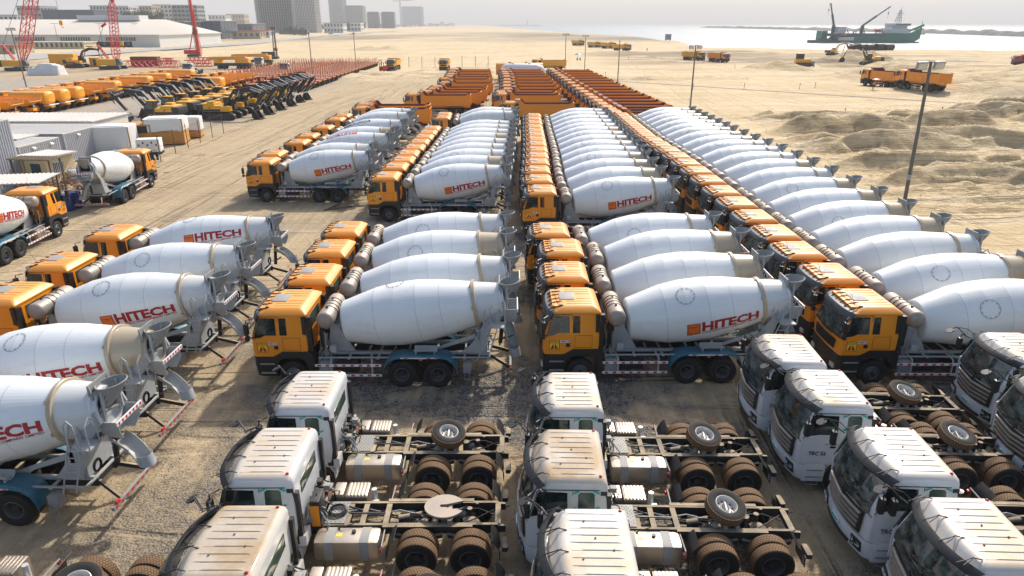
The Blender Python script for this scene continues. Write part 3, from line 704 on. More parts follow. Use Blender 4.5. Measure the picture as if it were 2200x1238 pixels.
# ================================================================ white tractor unit
LW = [(.98, .10, 1.05, 1.16, .18, .04, .10), (1.02, .06, 2.05, 1.21, .20, .05, .12), (1.60, .02, 2.10, 1.24, .20, .05, .14), (1.98, .05, 2.10, 1.24, .20, .05, .14),
      (2.08, .08, 2.10, 1.23, .2, .05, .14), (2.72, .34, 2.10, 1.15, .16, .06, .14), (2.78, .42, 2.10, 1.145, .14, .08, .12), (2.86, .50, 2.08, 1.13, .14, .10, .12),
      (2.92, .55, 2.04, 1.08, .14, .12, .10), (2.955, .62, 1.98, 1.01, .14, .12, .10), (2.96, .70, 1.93, .95, .12, .1, .10)]
def mk_tractor(kind='spare', code='TRC 56'):
    t = T(1.1); L = LW
    mb = shell(MB(), L)
    for k in range(9):
        y = -.88 + k * .22; x0 = .72 if k % 3 else .95
        pts = [(x0, y - .03, 2.955), (x0 + .1, y - .018, 2.972), (1.75, y - .018, 2.972), (1.88, y - .03, 2.955)]
        q = [(p[0], 2 * y - p[1], p[2]) for p in pts]; mb.add(pts + q + [(x0, y - .03, 2.94), (1.88, y - .03, 2.94), (x0, y + .03, 2.94), (1.88, y + .03, 2.94)], [(0, 1, 5, 4), (1, 2, 6, 5), (2, 3, 7, 6), (0, 3, 2, 1), (4, 5, 6, 7), (8, 9, 3, 0), (10, 11, 7, 4), (8, 0, 4, 10), (9, 3, 7, 11)])
    cab = t.part('cab', mb, 'whitecab', ang=28)
    a = MB()
    for k in range(8):                                         # shade lines beside the ribs, laid on as thin dark strips
        y = -.915 + k * .22; a.box(.78 + .12 * (k % 3), 1.84, y - .005, y + .005, 2.957, 2.961)
    for x, y in ((1.0, -.5), (1.3, .1), (1.65, -.25), (1.1, .62)): a.tube((x, y, 2.96), (x, y, 2.985), .022, n=8)
    t.part('rib_shade_and_studs', a, 'wood', cab)
    t.part('windshield', front_panel(MB(), L, 1.80, 2.66, 1.06, .98, .008, ny=16, zc=-.05), 'wscreen', cab)
    for (y, z, s_) in ((.62, 2.35, .11), (.15, 2.02, .12), (-.35, 1.92, .10), (-.55, 2.0, .07)):
        a = MB(); a.sheet([[(front_x(L, y + i * s_ * 1.3, z + j * s_) - .012, y + i * s_ * 1.3, z + j * s_) for i in (0, 1)] for j in (0, 1.2)], -.003); t.part('paper', a, 'paper', cab)
    a = MB()
    for y in (-.75, .0): a.path([(front_x(L, y, 1.86) - .03, y, 1.86), (front_x(L, y + .35, 1.9) - .035, y + .35, 1.93), (front_x(L, y + .7, 1.96) - .03, y + .7, 1.98)], .012, 5)
    t.part('wiper', a, 'black', cab)
    a = MB(); front_panel(a, L, 1.06, 1.74, .88, .96, .012, zc=-.04); gr = t.part('grille', a, 'black', cab)
    for k in range(4):
        a = MB(); z = 1.16 + k * .150
        g = [[(front_x(L, u * (.80 + .025 * k), z) - o, u * (.80 + .025 * k), z + dz - .10 * (1 - abs(u)) ** 1.5 * .6) for u in [-1 + 2 * i / 16 for i in range(17)]] for o, dz in ((.02, 0), (.085, .008), (.085, .04), (.02, .052))]
        a.sheet(g, -.01); t.part('grille_bar', a, 'tank', gr)
    a = MB(); fx = front_x(L, 0, 1.66) - .05; a.prism([(-.13, 1.56), (-.04, 1.60), (0, 1.64), (.04, 1.60), (.13, 1.56), (0, 1.80)], 0, .02, X=Matrix.Translation((fx, 0, 0)) @ Matrix.Rotation(R(-90), 4, 'Z')); t.part('badge', a, 'black', gr)
    a = MB(); put_text(a, 'HOWO', .06, lambda u, v: (front_x(L, .62 + u, 1.74) - .01, -.62 - u, 1.74 + v), 1.9, .02, .2); put_text(a, 'SITRAK', .045, lambda u, v: (front_x(L, .75 - u, 1.76) - .01, .75 - u, 1.76 + v), 1.9, .02, .2); t.part('lettering', a, 'blacktext', cab)
    LB = [(.42, .12, .98, 1.10, .2, .05, .12), (.50, .0, .98, 1.2, .26, .05, .16), (.85, -.06, .98, 1.24, .26, .05, .16), (1.0, -.02, .98, 1.22, .24, .05, .14)]
    bp = t.part('bumper', shell(MB(), LB), 'whitecab')
    t.part('bumper_grille', front_panel(MB(), LB, .56, .66, .62, .66, .01, nz=1), 'black', bp)
    a = MB(); front_panel(a, LB, .80, .90, .20, .20, .012, nz=1, mi=0); front_panel(a, LB, .825, .875, .17, .17, .018, nz=1, mi=1); t.part('number_plate', a, ['white', 'greentape'], bp)
    for s in (-1, 1):
        a = MB(); g = [[(front_x(LB, s * y, z) - .012, s * y, z) for y in (.74, .86, .98, 1.09)] for z in ((.64, .66, .93)[k] for k in range(3))]; a.sheet(g, .03 * -s); hl = t.part('headlight', a, 'black', bp)
        a = MB()
        for y, z in ((.83, .74), (.83, .85), (.95, .80), (1.04, .82)): a.lathe([(0, .062), (.02, .05), (.03, .001)], 10, 'x', X=Tr(front_x(LB, y, z) - .045, s * y, z))
        t.part('lamp_lens', a, 'rimlite', hl)
    # black visor with wire brackets
    a = MB(); g_ = []
    for o, z in ((.05, 2.70), (.20, 2.72), (.25, 2.79), (.19, 2.87), (.10, 2.92)):
        g_.append([(front_x(L, max(-1.1, min(1.1, -1.2 + 2.4 * j / 16)), 2.70) - o + .20 * abs(-1 + j / 8) ** 3, -1.23 + 2.46 * j / 16, z - .04 * abs(-1 + j / 8) ** 3) for j in range(17)])
    a.sheet(g_, .02); vz = t.part('sun_visor', a, 'black', cab)
    for y in (-.95, -.32, .32, .95):
        a = MB(); a.path([(.20, y, 2.90), (.38, y, 2.97), (.52, y + .04, 3.0), (.72, y + .02, 2.965)], .014, 5); a.path([(.28, y - .1, 2.92), (.46, y - .02, 2.99), (.58, y + .1, 2.97)], .012, 5); t.part('visor_bracket', a, 'black', vz)
    a = MB(); a.path([(.16, 1.15, 2.78), (-.02, 1.30, 2.95), (-.10, 1.36, 2.98), (-.16, 1.42, 2.9)], .02); a.path([(.3, .9, 2.9), (.1, 1.05, 3.06), (-.08, 1.3, 3.0)], .014)
    m_ = t.part('mirror_arm', a, 'black', cab)
    a = MB(); a.lathe([(-.06, .001), (-.05, .08), (-.02, .13), (0, .145), (.012, .14), (.012, .001)], 20, 'z', X=Tr(-.2, 1.45, 2.82) @ Matrix.Rotation(R(-25), 4, 'Y')); t.part('mirror', a, 'black', m_)
    for s in (-1, 1):
        a = MB(); side_poly(a, L, [(.20, 1.10), (1.22, 1.10), (1.22, 1.98), (.62, 1.98), (.2, 1.9)], s, .012, .03); d = t.part('door', a, 'whitecab', cab)
        a = MB(); a.cbox(1.0, 1.16, s * 1.25, s * 1.275, 1.62, 1.68, .008); t.part('handle', a, 'black', d)
        a = MB(); side_poly(a, L, [(.26, 1.98), (.62, 2.04), (1.16, 2.04), (1.14, 2.62), (.50, 2.64), (.43, 2.60)], s, .008, .02); t.part('side_window', a, 'glass', cab)
        a = MB(); side_poly(a, L, [(1.40, 2.10), (1.46, 2.05), (1.72, 2.05), (1.80, 2.14), (1.79, 2.58), (1.74, 2.63), (1.46, 2.63), (1.40, 2.58)], s, .008, .02); qw = t.part('side_window', a, 'glassg', cab)
        for (x, z, dx) in ((1.36, 2.64, 1), (1.36, 2.2, -1), (1.84, 2.64, -1), (1.84, 2.22, 1)):
            a = MB(); y0 = lv(L, z)[2] + .014; a.beam((x - .07, s * y0, z + .035 * dx * -1), (x + .07, s * y0, z - .035 * dx * -1), .05, .004, up=(0, s, 0)); t.part('tape', a, 'greentape', cab)
        a = MB(); seam(a, L, [(1.27, 1.05), (1.27, 2.66)], s, .004); seam(a, L, [(.2, 1.9), (.24, 2.0), (.42, 2.64), (.5, 2.69), (1.9, 2.69)], s, .006, .02); t.part('door_seal', a, 'black', cab)
        a = MB()
        side_poly(a, L, [(1.93, 1.06), (2.09, 1.06), (2.09, 2.66), (1.93, 2.66)], s, .01, .02)
        a.box(2.08, 2.19, s * 1.04, s * 1.18, 1.05, 2.55)
        t.part('side_deflector', a, 'black', cab)
        a = MB(); put_text(a, code, .13, (lambda x, y: (.42 + x, -1.258, 1.36 + y)) if s < 0 else (lambda x, y: (.95 - x, 1.258, 1.36 + y)), .85, .02)
        put_text(a, 'NX 380', .045, (lambda x, y: (.85 + x, -1.258, 1.72 + y)) if s < 0 else (lambda x, y: (1.1 - x, 1.258, 1.72 + y)), 1.7, .02); t.part('lettering', a, 'blacktext', d, key='code%d' % (s > 0), ang=80)
        a = MB(); a.path([(.34, s * 1.17, 2.66), (.20, s * 1.40, 2.70), (.20, s * 1.45, 2.5)], .022); mm = t.part('mirror_arm', a, 'black', cab)
        a = MB(); a.cbox(.12, .26, s * 1.33, s * 1.52, 2.12, 2.56, .05); t.part('mirror', a, 'black', mm)
        a = MB(); a.lathe([(-.02, .045), (.02, .04), (.045, .02), (.05, .001)], 10, 'z', X=Tr(1.93, s * .97, 2.945)); t.part('marker_lamp', a, 'red', cab)
        # step box and mudguard
        a = MB(); a.cbox(.35, .98, s * .9, s * 1.25, .45, 1.02, .03); t.part('step', a, 'whitecab')
        a = MB(); a.box(.45, .92, s * 1.251, s * 1.262, .58, .63); a.box(.45, .92, s * 1.251, s * 1.262, .82, .86); a.path([(.5, s * 1.2, .46), (.5, s * 1.24, .34), (.85, s * 1.24, .34), (.85, s * 1.2, .46)], .015); t.part('step_plate', a, 'greyd')
        a = MB()
        pts = [(.98, .62), (1.0, .9), (1.14, 1.08), (1.35, 1.14), (1.75, 1.14), (1.95, 1.05), (2.08, .85), (2.1, .62)]; out = [(.96, .62), (.96, 1.04), (2.2, 1.04 + .16), (2.24, .62)]
        a.sheet([[(x, s * y, z) for y in (.7, 1.24)] for x, z in pts], .02 * -s); a.prism([(1.9, 1.0), (2.26, 1.0), (2.26, 1.3), (1.9, 1.22)], s * .8, s * 1.2); t.part('mudguard', a, 'whitecab')
    a = MB(); a.cbox(2.09, 2.12, -.66, .66, 2.16, 2.52, .02); t.part('rear_window', a, 'glassg', cab)
    a = MB(); 
    for y in (-.9, .9): a.box(2.1, 2.14, y - .03, y + .03, 1.5, 1.7)
    t.part('rear_bracket', a, 'black', cab)
    # frame with perforated deck, fuel tank
    a = MB(); zt = 1.0
    for s in (-1, 1):
        a.box(.7, 6.95, s * .43 - .04, s * .43 + .04, zt - .28, zt); a.box(4.0, 6.3, s * .50 - .06, s * .50 + .06, zt - .12, zt + .012)
        a.prism([(6.5, zt - .28), (7.15, zt - .24), (7.15, zt - .05), (6.5, zt)], s * .43 - .035, s * .43 + .035)
    for x in (2.3, 3.05, 3.45, 4.05, 5.3, 5.55, 6.95): a.box(x - .07, x + .07, -.42, .42, zt - .16, zt - .01)
    ch = t.part('chassis', a, 'chassis')
    a = MB(); a.box(2.45, 3.0, -.42, .42, zt + .005, zt + .03)
    for i in range(9):
        for j in range(12):
            if (i + j) % 2: a.box(2.48 + i * .056, 2.505 + i * .056, -.39 + j * .066, -.36 + j * .066, zt + .03, zt + .033, 1)
    t.part('deck_plate', a, ['greyd', 'black'], ch)
    a = MB(); a.beam((3.05, 0, zt), (4.0, 0, zt - .02), .04, .03)
    rg = random.Random(5)
    for k in range(16):
        x, y = rg.uniform(2.1, 2.55), rg.uniform(-.6, .7); a.path([(x, y, .9), (x + rg.uniform(-.1, .25), y + rg.uniform(-.2, .2), 1.2), (x + rg.uniform(-.1, .1), y + rg.uniform(-.2, .2), 1.35 + .15 * rg.random()), (2.13, y, 1.45 + .25 * rg.random())], .012 + .01 * rg.random(), 5, mi=k % 2)
    for k in range(22):
        x, y, z = rg.uniform(2.1, 2.4), rg.uniform(-.7, .6), rg.uniform(.9, 1.6); a.cbox(x, x + .08 + .1 * rg.random(), y, y + .1 + .1 * rg.random(), z, z + .08 + .1 * rg.random(), .01, mi=k % 2)
    t.part('engine_hoses', a, ['black', 'greyd'])
    a = MB(); a.path([(3.0, .2, zt + .05), (3.6, .1, zt - .1), (4.4, -.1, zt - .1), (5.0, .0, .75)], .025); t.part('air_hose', a, 'black', ch)
    t.parts('air_chamber', [MB().tube((4.35, -.05, .85), (4.65, -.05, .9), .10, n=12), MB().tube((4.7, .1, .8), (4.95, .1, .86), .09, n=12), MB().tube((5.85, -.05, .7), (5.85, -.05, 1.1), .10, n=14), MB().tube((6.2, .15, .7), (6.2, .15, 1.02), .07, n=12)], 'chassis')
    t.parts('torque_rod', [MB().beam((4.9, -.38, .7), (5.6, -.1, .9), .05, .06), MB().beam((4.9, .38, .7), (5.6, .1, .9), .05, .06)], 'chassis')
    t.parts('axle', [axle(MB(), x) for x in (1.5, 4.92, 6.27)], 'chassis')
    for x in (4.92, 6.27):
        for sg in (-1, 1):
            t.part('leaf_spring', MB().prism([(x - .62, .80), (x, .66), (x + .62, .80), (x + .6, .70), (x, .54), (x - .6, .70)], sg * .56 - .05, sg * .56 + .05), 'chassis')
            t.part('brake_chamber', MB().lathe([(-.12, .05), (-.11, .10), (0, .115), (.11, .10), (.16, .03)], 14, 'x', X=Tr(x - .32, sg * .30, .70)), 'greyd')
            t.part('shock_absorber', MB().tube((x + .25, sg * .36, .5), (x + .12, sg * .38, 1.0), .045, n=8), 'chassis')
        t.part('diff_housing', MB().lathe([(-.22, .02), (-.2, .16), (-.05, .24), (.12, .2), (.24, .06)], 16, 'x', X=Tr(x - .05, 0, .60)), 'chassis')
    rg = random.Random(17)
    for k in range(9):
        x = 3.2 + k * .42; y0, y1 = rg.uniform(-.36, .1), rg.uniform(-.1, .36)
        t.part('air_line', MB().path([(x - .5, y0, .93), (x - .1, (y0 + y1) / 2, .82 + .2 * rg.random()), (x + .3, y1, .90), (x + .7, y1 + rg.uniform(-.2, .2), .86)], .014 + .008 * rg.random(), 5), 'black' if k % 3 else 'greyd')
    t.part('drive_shaft', MB().tube((2.4, 0, .72), (4.5, 0, .66), .07, n=10), 'chassis')
    t.part('exhaust_silencer', MB().cbox(2.15, 2.42, .62, 1.15, .45, .95, .05), 'rust')
    a = MB(); a.cbox(2.38, 4.02, -1.22, -.62, .50, 1.10, .14); ft = t.part('fuel_tank', a, 'alu')
    for x in (2.75, 3.62):
        a = MB(); a.cbox(x, x + .055, -1.232, -.608, .488, 1.112, .14); t.part('strap', a, 'greyd', ft)
    a = MB(); a.tube((3.35, -.85, 1.1), (3.35, -.85, 1.15), .055, n=10); a.tube((2.95, -.72, 1.1), (2.95, -.72, 1.14), .03, n=8); a.path([(2.95, -.72, 1.13), (3.05, -.74, 1.18), (3.3, -.6, 1.16)], .014); t.part('filler_cap', a, 'black', ft)
    a = MB(); a.box(2.93, 3.07, -1.0, -.88, 1.102, 1.105); t.part('sticker', a, 'logoy', ft)
    a = MB(); a.cbox(2.45, 2.75, .6, 1.15, .5, 1.12, .04); a.cbox(2.80, 3.40, .58, 1.18, .5, 1.08, .03)
    for k in range(6): a.cbox(2.84 + k * .093, 2.90 + k * .093, .60, 1.16, 1.07, 1.105, .012)
    t.part('battery_box', a, 'alu')
    a = MB(); a.tube((3.56, .8, .75), (3.56, .8, 1.15), .075, n=14); a.tube((3.52, .62, .8), (3.7, .62, .8), .11, n=14); t.part('air_dryer', a, 'rimlite')
    for s in (-1, 1):
        for x0, fl in ((4.18, 1), (7.0, -1)):
            a = MB(); 
            pts = [(x0, .55), (x0 + .02 * fl, .85), (x0 + .12 * fl, 1.04), (x0 + .22 * fl, 1.14)]
            a.sheet([[(x, s * y, z) for y in (.62, 1.0, 1.24)] for x, z in pts], .015 * -s * fl); fd = t.part('fender', a, 'black')
            a = MB(); a.box(x0 - .02, x0 + .02, s * 1.1, s * 1.2, .62, .82) if fl < 0 else a.path([(x0 - .12, s * .45, .95), (x0 - .10, s * 1.2, .95), (x0 - .10, s * 1.24, .8)], .02); t.part('fender_bracket', a, 'greyd', fd)
        a = MB(); a.cbox(7.06, 7.2, s * .75, s * 1.15, .72, .86, .02); a.cbox(7.2, 7.22, s * .8, s * 1.1, .74, .84, .005); t.part('tail_light', a, ['chassis'])
        a = MB(); a.cbox(4.02, 4.09, s * 1.15, s * 1.25, .80, .88, .01); t.part('marker_lamp', a, 'red')
    if kind == 'spare':
        X = Tr(5.32, 0.0, 1.32) @ Matrix.Rotation(R(12), 4, 'Y') @ Matrix.Rotation(R(-82), 4, 'X')
        # tyre lies on the frame; its hub face up
        i = t.part('spare_wheel', WFd[0], None, None, Tr(5.32, 0, 1.34) @ Matrix.Rotation(R(9), 4, 'Y') @ Matrix.Rotation(R(-78), 4, 'X')); t.part('rim', SPARE_RIM, None, i)
        a = MB(); a.box(5.2, 5.3, -.45, .45, zt + .01, zt + .10); a.box(5.5, 5.6, -.45, .3, zt + .01, zt + .08); a.beam((4.95, -.42, zt + .06), (5.3, .1, zt + .1), .12, .06); t.part('spare_carrier', a, 'greyd')
    else:
        a = MB(); out = []
        for i in range(40):
            t_ = R(25) + i * R(310) / 39; out.append((5.55 + math.cos(t_) * .50 * (1.05 if abs(math.cos(t_)) > .7 else 1), math.sin(t_) * .46))
        out += [(5.60, -.06), (5.45, -.05), (5.42, 0), (5.45, .05), (5.60, .06)]
        a.prismz(out, zt + .16, zt + .22); a.box(5.3, 5.4, -.5, .5, zt + .01, zt + .16); a.box(5.65, 5.75, -.5, .5, zt + .01, zt + .16)
        t.part('fifth_wheel', a, 'tank')
        a = MB()
        for k in range(3): a.path([(2.75 + (.24 - .02 * k) * math.cos(q * math.pi / 8), (.24 - .02 * k) * math.sin(q * math.pi / 8), zt + .06 + k * .035) for q in range(17)], .018, 6)
        a.path([(2.6, -.2, 1.1), (2.4, -.3, 1.5), (2.35, -.35, 1.9)], .016); t.part('hose_coil', a, 'black')
        a = MB(); a.cbox(2.22, 2.48, -.62, -.05, .95, 1.85, .05); o_ = t.part('oil_tank', a, 'black')
        a = MB(); a.box(2.24, 2.46, -.63, -.622, 1.1, 1.72); t.part('front_panel', a, 'orange', o_)
    wheels(t, [1.5], [4.92, 6.27], f=WFd, r=WRd)
    return t
_b = MB(); _b.lathe([(-.115, .29), (-.125, .27), (-.09, .25), (-.03, .24), (.02, .22), (.03, .13), (-.01, .12), (-.01, .001)], 28)
for _i in range(10):
    _t = _i * math.pi / 5; _b.lathe([(.018, .024), (.012, .024), (.012, .001)], 8, mi=1, X=Tr(math.cos(_t) * .185, 0, math.sin(_t) * .185))
_b.lathe([(-.012, .11), (-.03, .10), (-.03, .001)], 16, mi=1); _b.box(-.02, .02, -.05, -.03, -.13, .13, 0)
SPARE_RIM = _b.mesh('rim', ['rimlite', 'hub'])
# ================================================================ terrain
def ss(a, b, x):
    t = max(0.0, min(1.0, (x - a) / (b - a))); return t * t * (3 - 2 * t)
SH = [(360, 900), (379, 268), (398, 170), (420, 123), (520, 126), (620, 137), (750, 144), (1000, 118), (1390, 74), (2500, 0), (6600, -180), (30000, -800)]
_r = random.Random(31)
HEAPS = []
for _i in range(44):
    _a = R(_r.uniform(-6, 30) if _i % 4 else _r.uniform(-50, -20)); HEAPS.append((_r.uniform(31, 92), _r.uniform(58, 110), math.cos(_a), math.sin(_a), _r.uniform(1.0, 8), _r.uniform(.8, 2.2), _r.uniform(.50, .72)))
def shore_x(Y):
    if Y <= SH[0][0]: return 5000
    for (a, x), (b, q) in zip(SH, SH[1:]):
        if Y <= b: return x + (q - x) * (Y - a) / (b - a)
    return SH[-1][1]
P1 = G(1990, 205); P2 = G(2180, 200)
CONES = [(G(1655, 147), 2.6, 9), (G(1700, 150), 1.8, 8), (G(1895, 140), 3.6, 12), (G(1820, 138), 4.2, 13), (G(1930, 160), 3.0, 11), (G(1475, 92), 3, 25), (G(790, 108), 2, 9), (G(835, 108), 2, 7), (G(375, 97), 3.2, 10)]
def height(X, Y):
    z = 0.0
    if Y > 44 and X > 26:
        m = ss(27.5, 33, X - .10 * (Y - 50)) * ss(47, 55, Y + .10 * (X - 30)) * (1 - ss(96, 116, Y - .35 * (X - 36)))
        if m > 0:
            q = Vector((X * .050, Y * .16, 3.1)); r = noise.ridged_multi_fractal(q, 1.0, 2.1, 3, 1.0, 2.0)
            wx = X + .5 * noise.noise(Vector((X * .3, Y * .3, 8))); wy = Y + .45 * noise.noise(Vector((X * .35, Y * .35, 18)))
            hp = 0.0
            for hx, hy, ca, sa, ln, hh, wd in HEAPS:
                dx, dy = wx - hx, wy - hy
                if abs(dx) > 18 or abs(dy) > 9: continue
                u = dx * ca + dy * sa; v_ = -dx * sa + dy * ca; e = max(0.0, abs(u) - ln); dd = math.hypot(e, v_ * (1.35 if v_ < 0 else 1.0))
                hp = max(hp, hh * (1 - .25 * (u / (ln + 1)) ** 2) - dd * wd)
            z += m * hp
            f = noise.fractal(Vector((X * .45, Y * .5, 9)), .8, 2.2, 4)
            f2 = noise.fractal(Vector((X * 1.1, Y * 1.3, 4)), .7, 2.2, 3)
            z += m * (max(0, r - .7) * .5 + f * .12 + f2 * .06 + .04 * noise.fractal(Vector((X * 3.1, Y * 3.1, 4)), .6, 2.2, 2) + .05)
            # track ruts along the near edge
        tr = ss(26, 34, X) * (1 - ss(56, 62, Y)) * ss(44, 48, Y)
        if tr > 0:
            lane = (Y - .10 * (X - 30) + .8 * noise.noise(Vector((X * .05, 0, 6)))) % 2.6
            z += tr * .16 * (ss(.3, .6, abs(lane - 1.3)) - .5)
            z += tr * .30 * noise.fractal(Vector((X * .12, (Y - .12 * X) * 1.6, 2)), .7, 2, 3)
    # dug ground further right and along the beach
    if X > 30 and Y > 112:
        m = ss(112, 140, Y) * ss(60, 95, X - .02 * Y) * (1 - ss(270, 330, Y))
        if m > 0:
            b = ss(80, 92, X) * ss(120, 134, Y) * (1 - ss(175, 205, Y))
            r = noise.fractal(Vector((X * .035, Y * .045, 5)), .9, 2.1, 5)
            z += m * (r * .9) + b * (2.6 + 2.2 * noise.fractal(Vector((X * .05, Y * .03, 1)), .8, 2.1, 4))
    if Y > 225 and X > -10 and Y < 420:
        d = abs(Y - (330 + .10 * (X - 60)) - 10 * noise.noise(Vector((X * .02, 0, 4))))
        z += 2.4 * (1 - ss(6, 16, d)) * ss(20, 45, X) * (1 - ss(105, 130, X)) * (.6 + .7 * noise.noise(Vector((X * .05, Y * .02, 0)))) 
        z += ss(225, 260, Y) * ss(10, 60, X) * .6 * noise.fractal(Vector((X * .02, Y * .05, 7)), .9, 2, 4)
    if 125 < X < 130: pass
    # low bank and rough sand beyond the yard
    if -60 < X < 14 and 172 < Y < 212:
        z += ss(172, 180, Y) * (1 - ss(196, 212, Y)) * ss(-60, -40, X) * (1 - ss(4, 14, X)) * max(0, .5 + .9 * noise.fractal(Vector((X * .10, Y * .12, 0)), .8, 2.1, 4))
    if Y > 200 and X < 60:
        z += ss(200, 260, Y) * .45 * noise.fractal(Vector((X * .012, Y * .03, 3)), .9, 2, 4)
    for c, h, r in CONES:
        d = math.hypot(X - c.x, Y - c.y) / r
        if d < 1.3: z += h * max(0, 1 - d) ** 1.1 * (1 + .25 * noise.noise(Vector((X * .3, Y * .3, 0))))
    for c0, c1, h, r in ((G(1180, 172), G(1370, 172), .7, 3.0), (G(1395, 172), G(1580, 168), .8, 3.5)):
        t_ = max(0, min(1, (X - c0.x) / (c1.x - c0.x))); d = math.hypot(X - (c0.x + t_ * (c1.x - c0.x)), Y - (c0.y + t_ * (c1.y - c0.y)))
        if d < r * 2: z += h * (1 - ss(0, r * 1.6, d)) * (.5 + .9 * abs(noise.noise(Vector((X * .25, Y * .25, 1)))))
    s = X - shore_x(Y) if Y > 360 else -999
    k = ss(-14, 10, s); z = z * (1 - k) - 3.0 * k
    return z
ys = []; y = -20.0
while y < 12000:
    ys.append(y); y += (.26 if 46 < y < 108 else max(.42, .0030 * y * max(1.0, y / 160))) if y > 20 else 1.5
us = [-1.9 + 2.05 * i / 250 for i in range(250)] + [.15 + .80 * i / 560 for i in range(560)] + [.95 + .95 * i / 60 for i in range(61)]
V = []
for y in ys:
    hw = 30 + max(0, y) * .98
    for u in us:
        x = u * hw; 
        zz = height(x, y) if y > 44 else 0.0
        V.append((x, y, zz))
n = len(us); FQ = [(j * n + i, j * n + i + 1, (j + 1) * n + i + 1, (j + 1) * n + i) for j in range(len(ys) - 1) for i in range(n - 1)]
me = bpy.data.meshes.new('ground'); me.from_pydata(V, [], FQ); me.polygons.foreach_set('use_smooth', [True] * len(FQ))
t = NT('sand_and_gravel'); p = t.pos(); s = t.sep(p); X_, Y_, Z_ = s[0], s[1], s[2]
big = t.noise(t.map(p, .03, .03, .03), 1, 5, .6); med = t.noise(p, .35, 5, .6); fine = t.noise(p, 3.0, 6, .65); vf = t.noise(p, 14, 4, .7)
# straight wheel marks: along the yard's lanes, and across the sand on the right
trk = t.noise(t.map(p, 2.6, .035, 1, rz=R(6)), 1, 4, .6, .8); trk2 = t.noise(t.map(p, .02, .30, 1, rz=R(14)), 1, 6, .65, .5)
sand = t.mix(t.rng(med, .3, .7), (.55, .415, .235), (.66, .515, .31))
sand = t.mix(t.rng(trk2, .46, .60, 0, .65), sand, (.71, .60, .42))
sand = t.mix(t.rng(big, .55, .72, 0, .45), sand, (.36, .28, .19))
sand = t.mix(t.rng(fine, .56, .70, 0, .6), sand, (.36, .26, .14))
dirt = t.mix(t.rng(trk, .40, .60), (.37, .285, .175), (.47, .365, .23))
dirt = t.mix(t.rng(med, .40, .66, 0, .6), dirt, (.49, .385, .245))
dirt = t.mix(t.rng(fine, .54, .75, 0, .5), dirt, (.22, .165, .105))
ln1 = t.noise(t.map(p, .010, .11, 1, rz=R(10)), 1, 3, .5, .6); ln2 = t.noise(t.map(p, .09, .008, 1, rz=R(-4)), 1, 3, .5, .8)
def lines(nz, c0, w_): return t.rng(t.math('ABSOLUTE', t.math('SUBTRACT', nz, c0)), w_ * .4, w_, 1, 0)
rut = t.math('MAXIMUM', t.math('MAXIMUM', lines(ln1, .46, .006), lines(ln1, .475, .006)), t.math('MAXIMUM', lines(ln1, .54, .006), lines(ln1, .60, .008)))
rut = t.math('MULTIPLY', rut, t.rng(med, .35, .6))
rut2 = t.math('MAXIMUM', t.math('MAXIMUM', lines(ln2, .44, .010), lines(ln2, .465, .010)), t.math('MAXIMUM', lines(ln2, .53, .010), lines(ln2, .555, .010)))
rut2 = t.math('MULTIPLY', rut2, t.rng(med, .35, .6))
sand = t.mix(t.math('MULTIPLY', rut, .6), sand, (.40, .30, .17)); sand = t.mix(t.math('MULTIPLY', rut2, .35), sand, (.42, .32, .19))
dirt = t.mix(t.math('MULTIPLY', rut2, .55), dirt, (.23, .175, .115))
wet = t.noise(t.map(p, .05, .03, 1), 1, 6, .7); sand = t.mix(t.rng(wet, .52, .64, 0, .28), sand, (.40, .31, .19))
gm = t.noise(t.map(p, .16, .16, .16, loc=(3, 1, 0)), 1, 6, .62)
vor = t.n('TexVoronoi', i_Vector=p, i_Scale=16.0); vcol = t.n('TexVoronoi', 1, i_Vector=p, i_Scale=16.0)
gravel = t.mix(t.sep(vcol)[0], (.17, .165, .165), (.36, .34, .315))
gravel = t.mix(t.rng(vor, .25, .6), gravel, (.10, .09, .08))
yardn = t.math('MULTIPLY', t.rng(Y_, 62, 46), t.rng(X_, 25, 23))
gmask = t.math('MULTIPLY', t.rng(gm, .47, .55), t.math('MULTIPLY', yardn, t.rng(X_, -13, -7, .30, 1.0)))
gmask = t.math('MULTIPLY', gmask, t.rng(fine, .35, .55, .45, 1))
# where the yard's packed dirt ends and loose sand starts
wob = t.math('MULTIPLY', t.math('SUBTRACT', big, .5), 26.0)
edge = t.rng(t.math('ADD', X_, t.math('MULTIPLY', wob, .35)), 23.5, 27.5)
far = t.rng(t.math('ADD', Y_, wob), 168, 182)
far = t.math('MULTIPLY', far, t.rng(X_, -64, -52))
far2 = t.rng(t.math('ADD', Y_, wob), 255, 290)
sm = t.math('MAXIMUM', t.math('MAXIMUM', edge, far), far2)
col = t.mix(sm, dirt, sand)
col = t.mix(gmask, col, gravel)
# pale stone dressing of the plant park on the left
park = t.math('MULTIPLY', t.math('MULTIPLY', t.rng(X_, -36, -46), t.rng(Y_, 84, 94)), t.rng(Y_, 190, 170))
col = t.mix(t.math('MULTIPLY', park, .8), col, t.mix(t.rng(vf, .35, .65), (.27, .235, .20), (.44, .40, .35)))
# grey crust far up the beach and dark dug strips
crust = t.math('MULTIPLY', t.math('MULTIPLY', t.rng(Y_, 520, 640), t.rng(Y_, 1300, 900)), t.rng(t.noise(t.map(p, .004, .0016, 1), 1, 4), .42, .55))
col = t.mix(t.math('MULTIPLY', crust, .8), col, (.19, .165, .135))
dug = t.math('MULTIPLY', t.math('MULTIPLY', t.rng(Y_, 200, 235), t.rng(Y_, 345, 330)), t.math('MULTIPLY', t.rng(X_, 25, 50), t.rng(t.noise(t.map(p, .006, .05, 1), 1, 4), .46, .58)))
col = t.mix(t.math('MULTIPLY', dug, .75), col, (.25, .195, .14))
